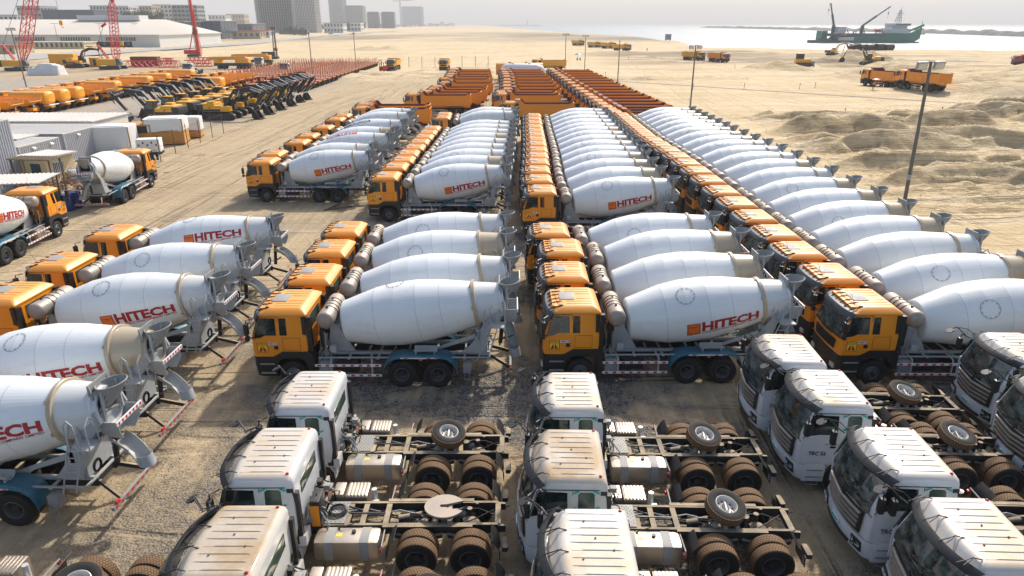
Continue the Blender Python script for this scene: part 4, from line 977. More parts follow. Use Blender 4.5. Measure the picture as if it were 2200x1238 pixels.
# rubble laid haul road edge
haul = t.math('ABSOLUTE', t.math('ADD', t.math('SUBTRACT', Y_, 132.0), t.math('MULTIPLY', t.math('SUBTRACT', X_, 68.0), .95)))
hm = t.math('MULTIPLY', t.math('MULTIPLY', t.rng(t.math('ADD', haul, t.math('MULTIPLY', t.math('SUBTRACT', fine, .5), 4.0)), 1.6, .9), t.rng(X_, 20, 30)), t.rng(Y_, 60, 75))
col = t.mix(t.math('MULTIPLY', hm, .85), col, t.mix(fine, (.12, .105, .10), (.30, .26, .22)))
steep = t.rng(t.sep(t.nrm())[2], .78, .94, .45, 0)
col = t.mix(steep, col, (.58, .42, .22))  # steep faces tinted in the colour so the heaps' shade looks warmer
bh = t.math('ADD', t.math('MULTIPLY', fine, .7), t.math('ADD', t.math('MULTIPLY', vf, .35), t.math('MULTIPLY', t.math('MULTIPLY', vor, gmask), .5)))
bh = t.math('SUBTRACT', t.math('ADD', bh, t.math('MULTIPLY', trk, .5)), t.math('MULTIPLY', t.math('ADD', rut, rut2), .8))
lump = t.math('MULTIPLY', t.noise(p, 1.1, 9, .72), sm)
bh = t.math('ADD', bh, t.math('MULTIPLY', lump, 2.0))
t.bump(bh, 1.0, .13)
t.set(c=col, r=.95, spec=.15)
me.materials.append(t.m)
g = bpy.data.objects.new('ground', me); COL.objects.link(g); tag(g, kind='structure')
# sea
t = NT('sea_water'); p = t.pos()
t.bump(t.noise(t.map(p, .05, .16, 1), 1, 6, .6), .5, .35)
t.set(c=(.15, .20, .225), r=.42, spec=.35)
me = bpy.data.meshes.new('sea'); me.from_pydata([(-6000, 300, -1.1), (12000, 300, -1.1), (12000, 12000, -1.1), (-6000, 12000, -1.1)], [], [(0, 1, 2, 3)]); me.materials.append(t.m)
g = bpy.data.objects.new('sea', me); COL.objects.link(g); tag(g, kind='structure')
# far road in front of the warehouses
a = MB(); q = [G(-200, 130), G(330, 104), G(520, 92), G(700, 76), G(860, 66)]; q2 = [G(-200, 150), G(340, 110), G(540, 96), G(700, 78.5), G(860, 67)]
vs = [Vector((v.x, v.y, height(v.x, v.y) + .25)) for v in q + q2]; k = len(q); a.add(vs, [(i, i + 1, k + i + 1, k + i) for i in range(k - 1)])
g = solo('road', a, paint('road_surface', (.36, .34, .31), .9, var=.1, sc_=.05), None, None, kind='structure')
# loose stones on the near ground: nobody could count them
a = MB(); rg = random.Random(11)
for i in range(9000):
    px, py = rg.uniform(0, 2200), CY + (rg.random() ** .8) * 619; q = G(px, py); 
    if noise.noise(Vector((q.x * .16 + 2, q.y * .16, 0))) < -.05 + .4 * rg.random(): continue
    r = rg.uniform(.012, .034); zz = height(q.x, q.y) if q.y > 44 else 0; t_ = rg.uniform(0, 3)
    cs, sn = math.cos(t_) * r, math.sin(t_) * r
    a.add([(q.x + cs, q.y + sn, zz), (q.x - sn, q.y + cs, zz), (q.x - cs, q.y - sn, zz), (q.x + sn, q.y - cs, zz), (q.x, q.y, zz + r * 1.1)], [(0, 1, 4), (1, 2, 4), (2, 3, 4), (3, 0, 4)], i % 2)
solo('gravel', a, [paint('pebble_grey', (.24, .24, .25), .9), paint('pebble_tan', (.38, .32, .24), .9)], None, None, kind='stuff', ang=10)
# air
def haze_box(x0, x1, y0, y1, z0, z1, dens):
    hz = MB().box(x0, x1, y0, y1, z0, z1)
    hm_ = bpy.data.materials.new('haze'); hm_.use_nodes = True; ht = hm_.node_tree; ht.nodes.clear()
    v = ht.nodes.new('ShaderNodeVolumePrincipled'); v.inputs['Density'].default_value = dens; v.inputs['Color'].default_value = (.985, .98, .97, 1); v.inputs['Anisotropy'].default_value = 0.05
    oo = ht.nodes.new('ShaderNodeOutputMaterial'); ht.links.new(v.outputs[0], oo.inputs['Volume'])
    o = solo('haze', hz, hm_, None, None, kind='stuff'); return o
# ================================================================ excavator (faces -x)
def mk_exc(boomdown=True, body='yellow'):
    t = T(4.0)
    for s in (-1, 1):
        a = MB(); p = [(1.6, .35), (1.75, .10), (2.0, 0), (5.9, 0), (6.2, .12), (6.35, .45), (6.15, .82), (5.8, .98), (2.2, .98), (1.8, .8)]
        a.prism(p, s * 1.0, s * 1.6, 0)
        for k in range(26):
            x = 2.0 + k * .155; a.box(x, x + .07, s * .99, s * 1.61, .975, 1.02, 0); 
        tr = t.part('track', a, 'trackgrey')
        a = MB()
        for x in (1.98, 5.98): a.tube((x, s * 1.62, .5), (x, s * .98, .5), .40, n=18)
        for x in (2.7, 3.3, 3.9, 4.5, 5.1): a.tube((x, s * 1.61, .2), (x, s * 1.0, .2), .14, n=10)
        t.part('track_roller', a, 'black', tr)
    t.part('undercarriage', MB().box(2.8, 5.2, -1.0, 1.0, .5, 1.0).tube((4, 0, .9), (4, 0, 1.2), .75, n=20), 'trackgrey')
    a = MB(); a.cbox(3.4, 6.5, -1.45, 1.45, 1.2, 2.05, .06); a.cbox(4.4, 6.4, -1.4, 1.4, 2.0, 2.35, .08); h = t.part('house', a, body)
    a = MB(); a.cbox(6.0, 7.0, -1.5, 1.5, 1.15, 2.2, .14); t.part('counterweight', a, 'trackgrey')
    for s in (-1, 1):
        a = MB(); a.box(3.6, 6.0, s * 1.45, s * 1.47, 1.25, 1.55); t.part('side_panel', a, 'trackgrey', h)
        a = MB(); a.box(4.9, 5.25, s * 1.47, s * 1.475, 1.65, 1.9, 0); a.prism([(4.95, 1.68), (5.05, 1.86), (5.15, 1.68)], s * 1.475, s * 1.48, 1); t.part('emblem', a, ['logoo', 'redtext'], h)
    a = MB(); a.cbox(4.5, 5.5, .2, 1.2, 2.35, 2.62, .05); t.part('engine_hood', a, body, h)
    a = MB(); a.prism([(2.2, 1.3), (3.7, 1.3), (3.75, 3.0), (2.75, 3.0), (2.3, 2.3)], -1.45, -.45); c = t.part('cab', a, 'black')
    a = MB(); a.prism([(2.35, 2.0), (2.75, 2.0), (3.6, 1.9), (3.6, 2.9), (2.8, 2.9), (2.45, 2.35)], -1.47, -1.45); a.prism([(2.28, 1.9), (2.3, 2.28), (2.74, 2.93), (2.72, 2.96), (2.24, 2.3)], -1.35, -.55); t.part('window', a, 'glass', c)
    a = MB(); a.cbox(2.6, 3.8, -1.5, -.4, 3.0, 3.1, .04); t.part('cab_roof', a, body, c)
    a = MB(); a.cbox(2.3, 3.6, .3, 1.4, 1.2, 1.9, .05); t.part('side_box', a, body)
    # boom, stick, bucket: boom up and forward, stick folded down
    if boomdown: pts = [(3.3, 1.7), (1.6, 3.9), (-.6, 4.25), (-2.6, 3.6)]; st = [(-2.95, 3.95), (-2.2, 3.75), (-.9, 1.55), (-1.2, 1.2)]; bk = (-1.1, 1.15)
    else: pts = [(3.3, 1.7), (1.7, 4.2), (-.2, 5.0), (-2.6, 4.7)]; st = [(-3.0, 5.2), (-2.3, 4.8), (-3.4, 1.9), (-3.7, 2.0)]; bk = (-3.5, 1.9)
    a = MB(); (x0, z0), (x1, z1), (x2, z2), (x3, z3) = pts
    a.prism([(x0 + .1, z0 - .25), (x0 + .35, z0 + .15), (x1 + .15, z1 + .35), (x2, z2 + .30), (x3 - .15, z3 + .18), (x3 + .05, z3 - .18), (x2 + .1, z2 - .42), (x1 + .5, z1 - .45)], -.30, .30)
    b = t.part('boom', a, 'boomblack')
    for y in (-.42, .42):
        a = MB(); a.tube((2.7, y, 1.6), ((x1 + x2) / 2 + .9, y, (z1 + z2) / 2 - .9), .11, n=10); a.tube(((x1 + x2) / 2 + .9, y, (z1 + z2) / 2 - .9), ((x1 + x2) / 2 + .4, y, (z1 + z2) / 2 - .05), .06, n=8, mi=1); t.part('hydraulic_ram', a, ['boomblack', 'rimlite'], b)
    a = MB(); a.tube((x2 + .9, 0, z2 + .5), (x2 - .9, 0, z2 + .55), .11, n=10); a.tube((x2 - .9, 0, z2 + .55), (st[0][0], 0, st[0][1] + .1), .06, n=8, mi=1); t.part('hydraulic_ram', a, ['boomblack', 'rimlite'], b)
    a = MB(); a.prism([(st[0][0] - .1, st[0][1] + .25), (st[0][0] + .2, st[0][1] - .35), (st[1][0] - .1, st[1][1] - .6), (st[2][0] - .15, st[2][1]), (st[2][0] + .15, st[2][1] + .15), (st[1][0] + .15, st[1][1])], -.22, .22); sk = t.part('stick', a, 'boomblack')
    a = MB(); a.tube((st[0][0] - .25, 0, st[0][1] - .1), ((st[0][0] + bk[0]) / 2 - .4, 0, (st[0][1] + bk[1]) / 2), .09, n=10); a.tube(((st[0][0] + bk[0]) / 2 - .4, 0, (st[0][1] + bk[1]) / 2), (bk[0] - .35, 0, bk[1] + .4), .05, n=8, mi=1); t.part('hydraulic_ram', a, ['boomblack', 'rimlite'], sk)
    a = MB(); bx, bz = bk
    a.prism([(bx - .15, bz + .15), (bx + .25, bz + .1), (bx + .55, bz - .35), (bx + .5, bz - .85), (bx + .05, bz - 1.15), (bx - .75, bz - 1.12), (bx - .7, bz - 1.02), (bx + .0, bz - 1.0), (bx + .3, bz - .75), (bx + .3, bz - .35), (bx + .05, bz - .1)], -.8, .8)
    for y in (-.8, .74): a.prism([(bx - .1, bz + .0), (bx + .25, bz + .05), (bx + .5, bz - .4), (bx + .45, bz - .85), (bx + .05, bz - 1.1), (bx - .7, bz - 1.1)], y, y + .06)
    for k in range(5): a.box(bx - .95, bx - .7, -.75 + k * .34, -.62 + k * .34, bz - 1.12, bz - 1.04)
    t.part('bucket', a, 'boomblack')
    for s in (-1, 1):
        a = MB(); al = math.atan2(z2 - z3, x2 - x3); ox, oz = (x3 + .45, z3 - .02)
        if s < 0: fn = lambda u, v: (ox + u * math.cos(al) - v * math.sin(al), -.306, oz + u * math.sin(al) + v * math.cos(al))
        else: fn = lambda u, v: (ox + 1.55 - u * math.cos(al) + v * math.sin(al) * -1, .306, oz + .55 - u * math.sin(al) + v * math.cos(al))
        put_text(a, 'VOLVO', .26, fn, 1.25, .03); t.part('lettering', a, 'whitetext', b, key='word%d' % (s > 0))
    return t
def bigwheel(r=.92, w=.72, rim='haulyellow'):
    a = MB(); a.lathe([(-w * .42, r * .5), (-w * .5, r * .65), (-w * .5, r * .93), (-w * .42, r), (w * .42, r), (w * .5, r * .93), (w * .5, r * .65), (w * .42, r * .5), (-w * .42, r * .5)], 32)
    for i in range(26):
        t_ = i * 2 * math.pi / 26; Xr = Matrix.Rotation(t_, 4, 'Y')
        a.beam((r * .97, -w * .5, -.06), (r * 1.0, -.02, .10), .09, .10, 0, Xr); a.beam((r * 1.0, .02, .22), (r * .97, w * .5, .06), .09, .10, 0, Xr)
    b = MB(); b.lathe([(-w * .4, r * .51), (-w * .43, r * .46), (-w * .2, r * .4), (-w * .15, r * .22), (-w * .3, r * .2), (-w * .32, .001)], 24); b.lathe([(w * .4, r * .51), (w * .2, .001)], 24)
    return a.mesh('wheel', 'black', 40), b.mesh('rim', rim, 40)
BW = bigwheel()
def mk_hauler(tank):
    """articulated six wheel hauler, tank body or tipping body; faces -x"""
    t = T(5.0)
    a = MB(); a.prism([(.1, 1.1), (0, 1.9), (.4, 2.35), (2.2, 2.5), (2.3, 1.0), (1.9, .9)], -.95, .95); a.prism([(.1, .7), (2.5, .7), (2.5, 1.2), (.1, 1.2)], -1.3, 1.3); h = t.part('bonnet', a, 'haulyellow')
    t.part('front_grille', MB().box(-.02, .1, -.7, .7, 1.2, 1.8), 'black', h)
    for s in (-1, 1): t.part('headlight', MB().cbox(-.0, .12, s * .95, s * 1.25, 1.0, 1.25, .03), 'rimlite', h)
    a = MB(); a.prism([(2.2, 1.4), (3.6, 1.4), (3.6, 3.15), (2.5, 3.15), (2.25, 2.5)], -.9, .9); c = t.part('cab', a, 'haulyellow')
    a = MB()
    for s in (-1, 1): a.prism([(2.45, 2.0), (3.45, 2.0), (3.45, 3.0), (2.6, 3.0), (2.42, 2.5)], s * .9, s * .915)
    a.prism([(2.22, 1.95), (2.26, 2.5), (2.5, 3.05), (2.47, 3.07), (2.2, 2.5)], -.78, .78); t.part('window', a, 'glass', c)
    t.part('cab_roof', MB().cbox(2.3, 3.7, -1.0, 1.0, 3.15, 3.27, .05), 'haulyellow', c)
    a = MB(); a.box(3.4, 10.2, -.45, .45, .9, 1.3); a.tube((3.9, 0, .8), (3.9, 0, 1.6), .35, n=14); [a.tube((x, -1.1, .92), (x, 1.1, .92), .16, n=10) for x in (1.35, 6.6, 8.5)]; t.part('frame', a, 'haulyellow')
    if tank:
        rings = []
        for x, k in ((4.3, .62), (4.45, .93), (4.7, 1.0), (9.6, 1.0), (9.95, .93), (10.15, .6)):
            r = []
            for i in range(32):
                q = i * 2 * math.pi / 32; cx, sn = math.cos(q), math.sin(q); e = .62
                r.append((x, math.copysign(abs(cx) ** e, cx) * 1.35 * k, 2.35 + math.copysign(abs(sn) ** e, sn) * 1.0 * k))
            rings.append(r)
        a = MB(); a.loft(rings); tk = t.part('tank', a, 'haulyellow', ang=30)
        a = MB(); a.box(5.0, 9.4, -.25, .25, 3.33, 3.38); [a.tube((x, 0, 3.36), (x, 0, 3.46), .25, n=14) for x in (5.8, 8.2)]; [a.tube((x, s * .3, 3.36), (x, s * .3, 3.55), .02) for x in (5, 6.4, 7.8, 9.4) for s in (-1, 1)]; t.part('walkway', a, 'haulyellow', tk)
        a = MB(); a.path([(9.6, -1.3, 1.3), (10.35, -1.3, 1.35), (10.45, -1.1, 1.35), (10.45, 1.1, 1.35), (10.35, 1.3, 1.35), (9.6, 1.3, 1.3)], .07, 8); t.part('spray_bar', a, 'rimlite')
    else:
        a = MB()
        sec = [(-1.45, 2.75), (-1.25, 1.75), (-.7, 1.35), (.7, 1.35), (1.25, 1.75), (1.45, 2.75)]
        g = []
        for x, dz, k in ((4.0, .5, 1.0), (4.1, 0, 1), (8.2, 0, 1), (9.4, .35, 1.02), (10.5, .95, 1.04)):
            g.append([(x if z > 1.6 or x > 5 else x + .35, y * k, (2.85 + (.35 if x < 4.05 else 0)) if abs(y) > 1.4 and x < 9 else max(z, 1.35 + dz * 1.0) if x > 8.3 else z) for y, z in sec])
        a.sheet(g, .06)
        a.add([(4.1, y, z) for y, z in sec], [(0, 1, 2, 3, 4, 5)]); a.add([(4.04, y, z) for y, z in sec], [(0, 1, 2, 3, 4, 5)])
        for x in (4.6, 5.9, 7.2, 8.5):
            for s in (-1, 1): a.beam((x, s * 1.49, 2.8), (x, s * 1.30, 1.8), .12, .10, up=(1, 0, 0))
        for s in (-1, 1): a.beam((4.0, s * 1.47, 2.86), (9.0, s * 1.47, 2.86), .14, .12)
        t.part('tipping_body', a, 'haulyellow', ang=25)
    for x in (1.35, 6.6, 8.5):
        for s in (-1, 1):
            i = t.part('wheel', BW[0], None, None, Tr(x, s * 1.15, .92) @ (Matrix() if s < 0 else RZ)); t.part('rim', BW[1], None, i)
    a = MB(); [a.prism([(.5, 1.95), (.7, 2.15), (2.1, 2.15), (2.3, 1.6), (2.2, 1.6), (2.0, 2.05), (.75, 2.05)], s * .95, s * 1.5) for s in (-1, 1)]; t.part('mudguard', a, 'black')
    return t
def mk_trailer():
    t = T(6.0)
    a = MB(); a.box(0, 12.5, -1.25, 1.25, 1.30, 1.42, 0)
    for s in (-1, 1): a.box(0, 12.5, s * 1.25 - .06, s * 1.25 + .06, 1.22, 1.46, 1); a.box(1, 12.3, s * .4, s * .5, .95, 1.3, 1)
    a.box(12.45, 12.6, -1.3, 1.3, 1.15, 1.46, 1); a.box(-.1, 0, -1.3, 1.3, 1.15, 1.46, 1)
    d = t.part('deck', a, ['trailer', 'stake'])
    for k in range(5):
        x = .6 + k * 2.8
        for s in (-1, 1): t.part('stake', MB().box(x, x + .12, s * 1.22 - .06, s * 1.22 + .06, 1.4, 2.75), 'stake')
    t.part('headboard', MB().box(-.08, .0, -1.2, 1.2, 1.4, 1.9), 'stake')
    a = MB(); [a.box(2.2, 2.35, s * .7, s * .85, 0, 1.2) for s in (-1, 1)]; t.part('landing_leg', a, 'black')
    wheels(t, [], [9.0, 10.3, 11.6], z=.52)
    return t
def lattice(mb, p, q, w0, w1, nseg, r=.05, mi=0, mid=None, rd=None):
    p, q = Vector(p), Vector(q); d = (q - p).normalized(); a = d.cross(Vector((0, 1, 0))).normalized(); b = Vector((0, 1, 0)); rd = rd or r * .6
    def ring(k):
        t_ = k / nseg; w = w0 + (w1 - w0) * t_
        if mid: w = mid * min(1, min(t_ * 5 + w0 / mid, (1 - t_) * 5 + w1 / mid))
        c = p.lerp(q, t_); return [c + a * sx * w / 2 + b * sy * w / 2 for sx, sy in ((-1, -1), (1, -1), (1, 1), (-1, 1))]
    R_ = [ring(k) for k in range(nseg + 1)]
    for k in range(nseg):
        for i in range(4):
            mb.tube(R_[k][i], R_[k + 1][i], r, n=5, mi=mi, caps=False); mb.tube(R_[k][i], R_[k + 1][(i + 1) % 4], rd, n=4, mi=mi, caps=False)
        for i in range(4): mb.tube(R_[k + 1][i], R_[k + 1][(i + 1) % 4], rd, n=4, mi=mi, caps=False)
def mk_crane(tip, r=.10, w=1.7):
    """crawler crane facing +x; tip = boom tip (x,y,z)"""
    t = T(0)
    for s in (-1, 1): t.part('track', MB().prism([(-3.2, .5), (-2.9, .1), (-2.5, 0), (2.5, 0), (2.9, .1), (3.2, .5), (2.9, 1.0), (-2.9, 1.0)], s * 1.7, s * 2.5), 'trackgrey')
    t.part('undercarriage', MB().box(-1.5, 1.5, -1.7, 1.7, .4, 1.0), 'trackgrey')
    a = MB(); a.prism([(-4.2, 1.2), (2.0, 1.2), (1.6, 2.9), (-4.2, 3.0)], -1.5, 1.5); h = t.part('house', a, 'yellow')
    t.part('counterweight', MB().cbox(-5.0, -4.2, -1.7, 1.7, 1.1, 3.0, .1), 'trackgrey')
    a = MB(); a.prism([(1.9, 1.3), (3.2, 1.3), (3.4, 2.0), (2.9, 3.1), (1.9, 3.1)], -1.7, -.6); t.part('cab', a, 'winglass')
    a = MB(); lattice(a, (1.2, 0, 2.2), tip, .6, .6, 16, r, 0, mid=w); b = t.part('boom', a, 'craneRed')
    tp = Vector(tip); a = MB(); a.tube(tp, tp + Vector((.5, 0, -.2)), .5, n=10); t.part('boom_head', a, 'craneRed', b)
    a = MB(); gx, gz = -3.5, 7.0; lattice(a, (-1.0, 0, 3), (gx, 0, gz), .5, .4, 4, .08); t.part('gantry', a, 'craneRed')
    a = MB(); q = tp + (Vector((gx, 0, gz)) - tp) * .55; a.tube((gx, 0, gz), q, .05, n=4); a.tube(q, tp, .04, n=4); a.tube(q - Vector((.8, 0, .5)), q + Vector((.8, 0, .5)), .35, n=6, mi=1); a.tube((gx, 0, gz), (-3.8, 0, 3), .05, n=4); t.part('pendant_rope', a, ['black', 'craneRed'])
    a = MB(); hk = tp + Vector((.5, 0, 0)); hz = max(3.0, tp.z * .35); a.tube(hk, (hk.x, 0, hz + 1.2), .04, n=4); ho = t.part('hoist_rope', a, 'black')
    a = MB(); a.cbox(hk.x - .45, hk.x + .45, -.25, .25, hz, hz + 1.2, .1); a.path([(hk.x, 0, hz), (hk.x, 0, hz - .5), (hk.x + .3, 0, hz - .8), (hk.x + .4, 0, hz - .5)], .1); t.part('hook_block', a, 'yellow')
    return t
# ================================================================ buildings
def rect_from(px0, px1, pyb, pyt):
    """front wall standing on the ground seen at (px, pyb), height from its top pixel"""
    a = G(px0, pyb); b = G(px1, pyb); q = (a + b) / 2
    v = (pyt - CY) / F; k = (CP - v * SP); hh = CAMH - q.y / k * (SP + v * CP); return a.x, b.x, q.y, hh
def building(name, label, cat, px0, px1, pyb, pyt, depth, wall='wallwhite', nx=8, nz=4, roof=None, win=True, glass='winglass', group=None, ww=.5, wh=.45, minh=0, side=True, bandwin=False):
    x0, x1, Y, h = rect_from(px0, px1, pyb, pyt); h = max(h, minh)
    e = bpy.data.objects.new(name, None); COL.objects.link(e); e.location = ((x0 + x1) / 2, Y, -.3); tag(e, label, cat, group)
    W = x1 - x0
    def P(nm, mb, mats, par=e, loc=(0, 0, 0), me=None):
        o = bpy.data.objects.new(nm, me or mb.mesh(nm, mats)); COL.objects.link(o); o.parent = par; o.location = loc; return o
    wl = P('wall', MB().box(-W / 2, W / 2, 0, depth, 0, h + .3), wall)
    if roof: P('roof', MB().box(-W / 2 - .6, W / 2 + .6, -.6, depth + .6, h + .3, h + .8), roof)
    else: P('parapet', MB().box(-W / 2 - .15, W / 2 + .15, -.15, .2, h + .3, h + 1.1).box(-W / 2 - .15, -W / 2 + .2, .21, depth, h + .3, h + 1.1).box(W / 2 - .2, W / 2 + .15, .21, depth, h + .3, h + 1.1), wall)
    if win:
        cx, cz = W / nx, h / nz
        m = MB().box(-cx * ww / 2, cx * ww / 2, -.12, .0, 0, cz * wh).box(-cx * .02, cx * .02, -.16, -.12, 0, cz * wh).mesh('window', glass)
        for i in range(nx):
            for k in range(nz): P('window', None, None, wl, (-W / 2 + cx * (i + .5), 0, k * cz + cz * .35 + .3), m)
        if side:
            s = 1 if (px0 + px1) / 2 < CX else -1; nd = max(1, min(5, int(depth / max(cx, 3)))); cd_ = depth / nd
            m2 = MB().box(0, .12 * s, -cd_ * ww / 2, cd_ * ww / 2, 0, cz * wh).mesh('window', glass)
            for i in range(nd):
                for k in range(nz): P('window', None, None, wl, (s * W / 2, cd_ * (i + .5), k * cz + cz * .35 + .3), m2)
    return e, W, h
def frame_tower(name, label, px0, px1, pyb, h, depth, floors, nx, mat='concreted', mat2='concrete', core=True, group=None):
    x0, x1, Y, _ = rect_from(px0, px1, pyb, pyb - 10); W = x1 - x0; nd = max(3, int(depth / 5))
    e = bpy.data.objects.new(name, None); COL.objects.link(e); e.location = ((x0 + x1) / 2, Y, -.5); tag(e, label, 'building', group)
    def P(nm, mb, mats, par=e, loc=(0, 0, 0), me=None):
        o = bpy.data.objects.new(nm, me or mb.mesh(nm, mats)); COL.objects.link(o); o.parent = par; o.location = loc; return o
    fh = h / floors; sl = MB().box(-W / 2 - .3, W / 2 + .3, -.3, depth + .3, 0, .6).mesh('floor_slab', mat2)
    cm = MB().box(-.6, .6, -.7, .5, 0, h - .02).mesh('column', 'concrete' if mat == 'concreted' else mat)
    for k in range(floors): P('floor_slab', None, None, e, (0, 0, (k + 1) * fh - .7), sl)
    for i in range(nx + 1): P('column', None, None, e, (-W / 2 + .8 + (W - 1.6) * i / nx, .6, .01), cm)
    for j in range(1, nd): 
        for s in (-1, 1): P('column', None, None, e, (s * (W / 2 - .8), .6 + (depth - 1.2) * j / nd, .01), cm)
    if core: P('core_wall', MB().box(-W * .44, W * .44, depth * .22, depth * .7, 0, h + 2), mat if mat != 'wallwhite' else 'concreted')
    return e, W
# ================================================================ mixers
rnd = random.Random(21)
MX = mk_mixer()
def logo2():
    a = MB(); s0, A0 = 2.05, -0.42
    src = drum_logo('HITECH')
    me = src.copy()
    for v in me.vertices:                                       # the same name on the other flank, reading the other way
        x, y, z = v.co; v.co = (5.6 - x, -y, z)
    bm = bmesh.new(); bm.from_mesh(me)
    for v in bm.verts:                                          # settle on the local radius
        s_ = v.co.x; rr = math.hypot(v.co.y, v.co.z); k = (drum_r(s_) + .011) / rr; v.co.y *= k; v.co.z *= k
    bm.to_mesh(me); bm.free(); return me
_d = [i for i, p in enumerate(MX.p) if p[0] == 'drum'][0]
MX.part('lettering', logo2(), None, _d, key='logo2')
MX.part('lettering', drum_logo('X'), None, _d, key='sino')
NECKTAN = [p[1] for p in MX.p if p[0] == 'drum_neck'][0].copy(); NECKTAN.materials[0] = M['necktan']
PL = [i for i, p in enumerate(MX.p) if p[4].startswith('number_plate')]
def plate(code):
    out = {}
    for s in (-1, 1):
        a = MB(); f2 = (lambda x, y, l=0: (.70 + x, -1.249 - l, 1.80 + y)) if s < 0 else (lambda x, y, l=0: (1.06 - x, 1.249 + l, 1.80 + y))
        a.add([f2(0, 0), (f2(.34, 0)), f2(.34, .10), f2(0, .10)], [(0, 1, 2, 3)], 0); put_text(a, code, .06, lambda x, y: f2(x + .17, y + .02, .003), 1.2, .02, mi=1, center=True)
        out['number_plate%d' % (s > 0)] = a.mesh('number_plate', ['white', 'blacktext'], 80)
    return out
colname = {'A': 'leftmost', 'B': 'second', 'C': 'third', 'D': 'rightmost'}
def mixer(col, blk, i, loc, rz=0.0, logo=False, flip=False, sino=False, tan=None, spin=None, codes=None, far=False):
    skip = {'sino', 'logo', 'logo2', 'chuteB' if col == 'A' else 'chuteA'}
    if logo: skip -= {'logo'}
    if flip: skip -= {'logo2'}
    if sino: skip -= {'sino'}
    if far: skip |= {'antenna', 'step', 'reflector', 'filler_cap', 'headlight', 'chute_post', 'tail_light', 'handle', 'axle'}
    tan = rnd.random() < .45 if tan is None else tan
    if spin is None: spin = R(rnd.choice([rnd.uniform(-40, 60), rnd.uniform(90, 250)]))
    sw = {'drum_neck': NECKTAN} if tan else {}
    if codes: sw.update(plate(codes))
    look = ('tan-necked' if tan else 'white-necked') + (' mixer with red name' if logo else ' mixer with inverted red name' if flip else ' mixer with inverted green band' if sino else ' mixer')
    which = ordn(i)
    where = '%s mixer column%s' % (colname[col], '' if col == 'D' else ("'s front block" if blk == 0 else "'s rear block"))
    MX.place('concrete_mixer_truck', (loc[0], loc[1], 0), rz, '%s, %s in the %s' % (look, which, where), 'mixer truck', 'concrete mixer trucks parked in columns', skip, spin, sw)
A0_ = [G(262, 808, 3.95) - Vector((8.9, 0, 0)), G(358, 693, 3.95) - Vector((8.9, 0, 0)), G(7.5, 622, 3.2), G(119, 554, 3.2), G(232, 492, 3.2)]
for i, q in enumerate(A0_): mixer('A', 0, i, q, R([-1.5, -1.5, -1.2, -.8, 0][i]), logo=i < 3 or i == 4, tan=[False, True, False, False, False][i], spin=[R(-14), R(-6), R(-2), R(8), R(-30)][i])
A1_ = [(560, 341), (579, 325), (633, 301), (655, 287.5), (689, 270), (716, 253), (731, 245)]
for i, (x, y) in enumerate(A1_): mixer('A', 1, i, G(x, y, 3.2), R(rnd.uniform(-.6, .6)), logo=i == 0, flip=i == 2, sino=i == 4, tan=i == 3, spin=[R(0), R(20), R(112), R(40), R(0), R(60), R(200)][i], codes='TMB 31' if i == 0 else None, far=i > 1)
B0_ = [(606, 640), (661.5, 580.5), (698, 526), (730, 485)]
for i, (x, y) in enumerate(B0_): mixer('B', 0, i, G(x, y, 3.2), R([0, .2, -.3, .2][i]), tan=i in (2,), spin=[R(-40), R(150), R(25), R(20)][i], codes='TMB 50' if i == 0 else None)
B1_ = [(821, 373), (840.6, 353), (857, 338.5), (868, 325), (882, 312.6), (893, 301), (903, 290.5), (912, 281), (920, 272), (945, 249.5), (948, 242.5)]
for i, (x, y) in enumerate(B1_): mixer('B', 1, i, G(x, y, 3.2), R(rnd.uniform(-1.0, 1.0)), logo=i == 0, sino=i == 9, tan=i in (1, 5), spin=R(4) if i == 0 else R(-50) if i == 9 else None, codes='TMB 41' if i == 0 else None, far=i > 1)
C0_ = [(1217, 635.5), (1200.5, 575.5), (1196, 524.5), (1171, 487)]
for i, (x, y) in enumerate(C0_): mixer('C', 0, i, G(x, y, 3.2), R([.6, -.4, .2, .5][i]), logo=i == 0, tan=i in (1, 2), spin=[R(3), R(180), R(190), R(30)][i], codes='TMB 79' if i == 0 else None)
C1_ = [(1154, 402.7), (1148, 379.5), (1146, 360), (1146, 343.5), (1146, 330), (1146, 317.6), (1145, 305.5), (1144, 295.5), (1143, 286), (1142, 277.5), (1141, 269), (1141, 260.5), (1140, 252.5), (1140, 245)]
for i, (x, y) in enumerate(C1_): mixer('C', 1, i, G(x, y, 3.2), R(rnd.uniform(-.5, .5)), logo=i == 0, tan=i in (2, 3, 6) or None, spin=R(2) if i == 0 else None, codes='TMB 12' if i == 0 else None, far=i > 1)
D_ = [(1842, 638), (1772, 579), (1702, 530), (1655, 492), (1611, 458), (1574, 429), (1542, 404), (1514, 381), (1490, 361.5), (1468, 345), (1448, 330.5), (1429, 317.8), (1411, 306.8), (1395.5, 296.5), (1380.5, 287), (1371, 278.5), (1361, 270.5), (1352, 263), (1344, 256), (1336, 249.5), (1329, 243)]
for i, (x, y) in enumerate(D_): mixer('D', 1, i, G(x, y, 3.2), R(rnd.uniform(-.4, .4)), sino=i == 15, tan=i in (0, 1, 3, 4, 5, 6) or None, spin=[R(25), R(12), R(190), R(180), R(35), R(200)][i] if i < 6 else R(-52) if i == 15 else None, codes='TMB 40' if i == 0 else None, far=i > 6)
q = G(287, 319.6, 3.2); MX.place('concrete_mixer_truck', (q.x, q.y, 0), R(-84), 'orange-cab mixer driving off by the grey containers, hopper towards the camera', 'mixer truck', None, {'sino', 'logo', 'chuteA'}, R(-70))
q = G(72, 402, 3.2); MX.place('concrete_mixer_truck', (q.x, q.y, 0), R(-86), 'orange-cab mixer beside the small cream cabin at the left edge', 'mixer truck', None, {'sino', 'logo', 'chuteA'}, R(8))
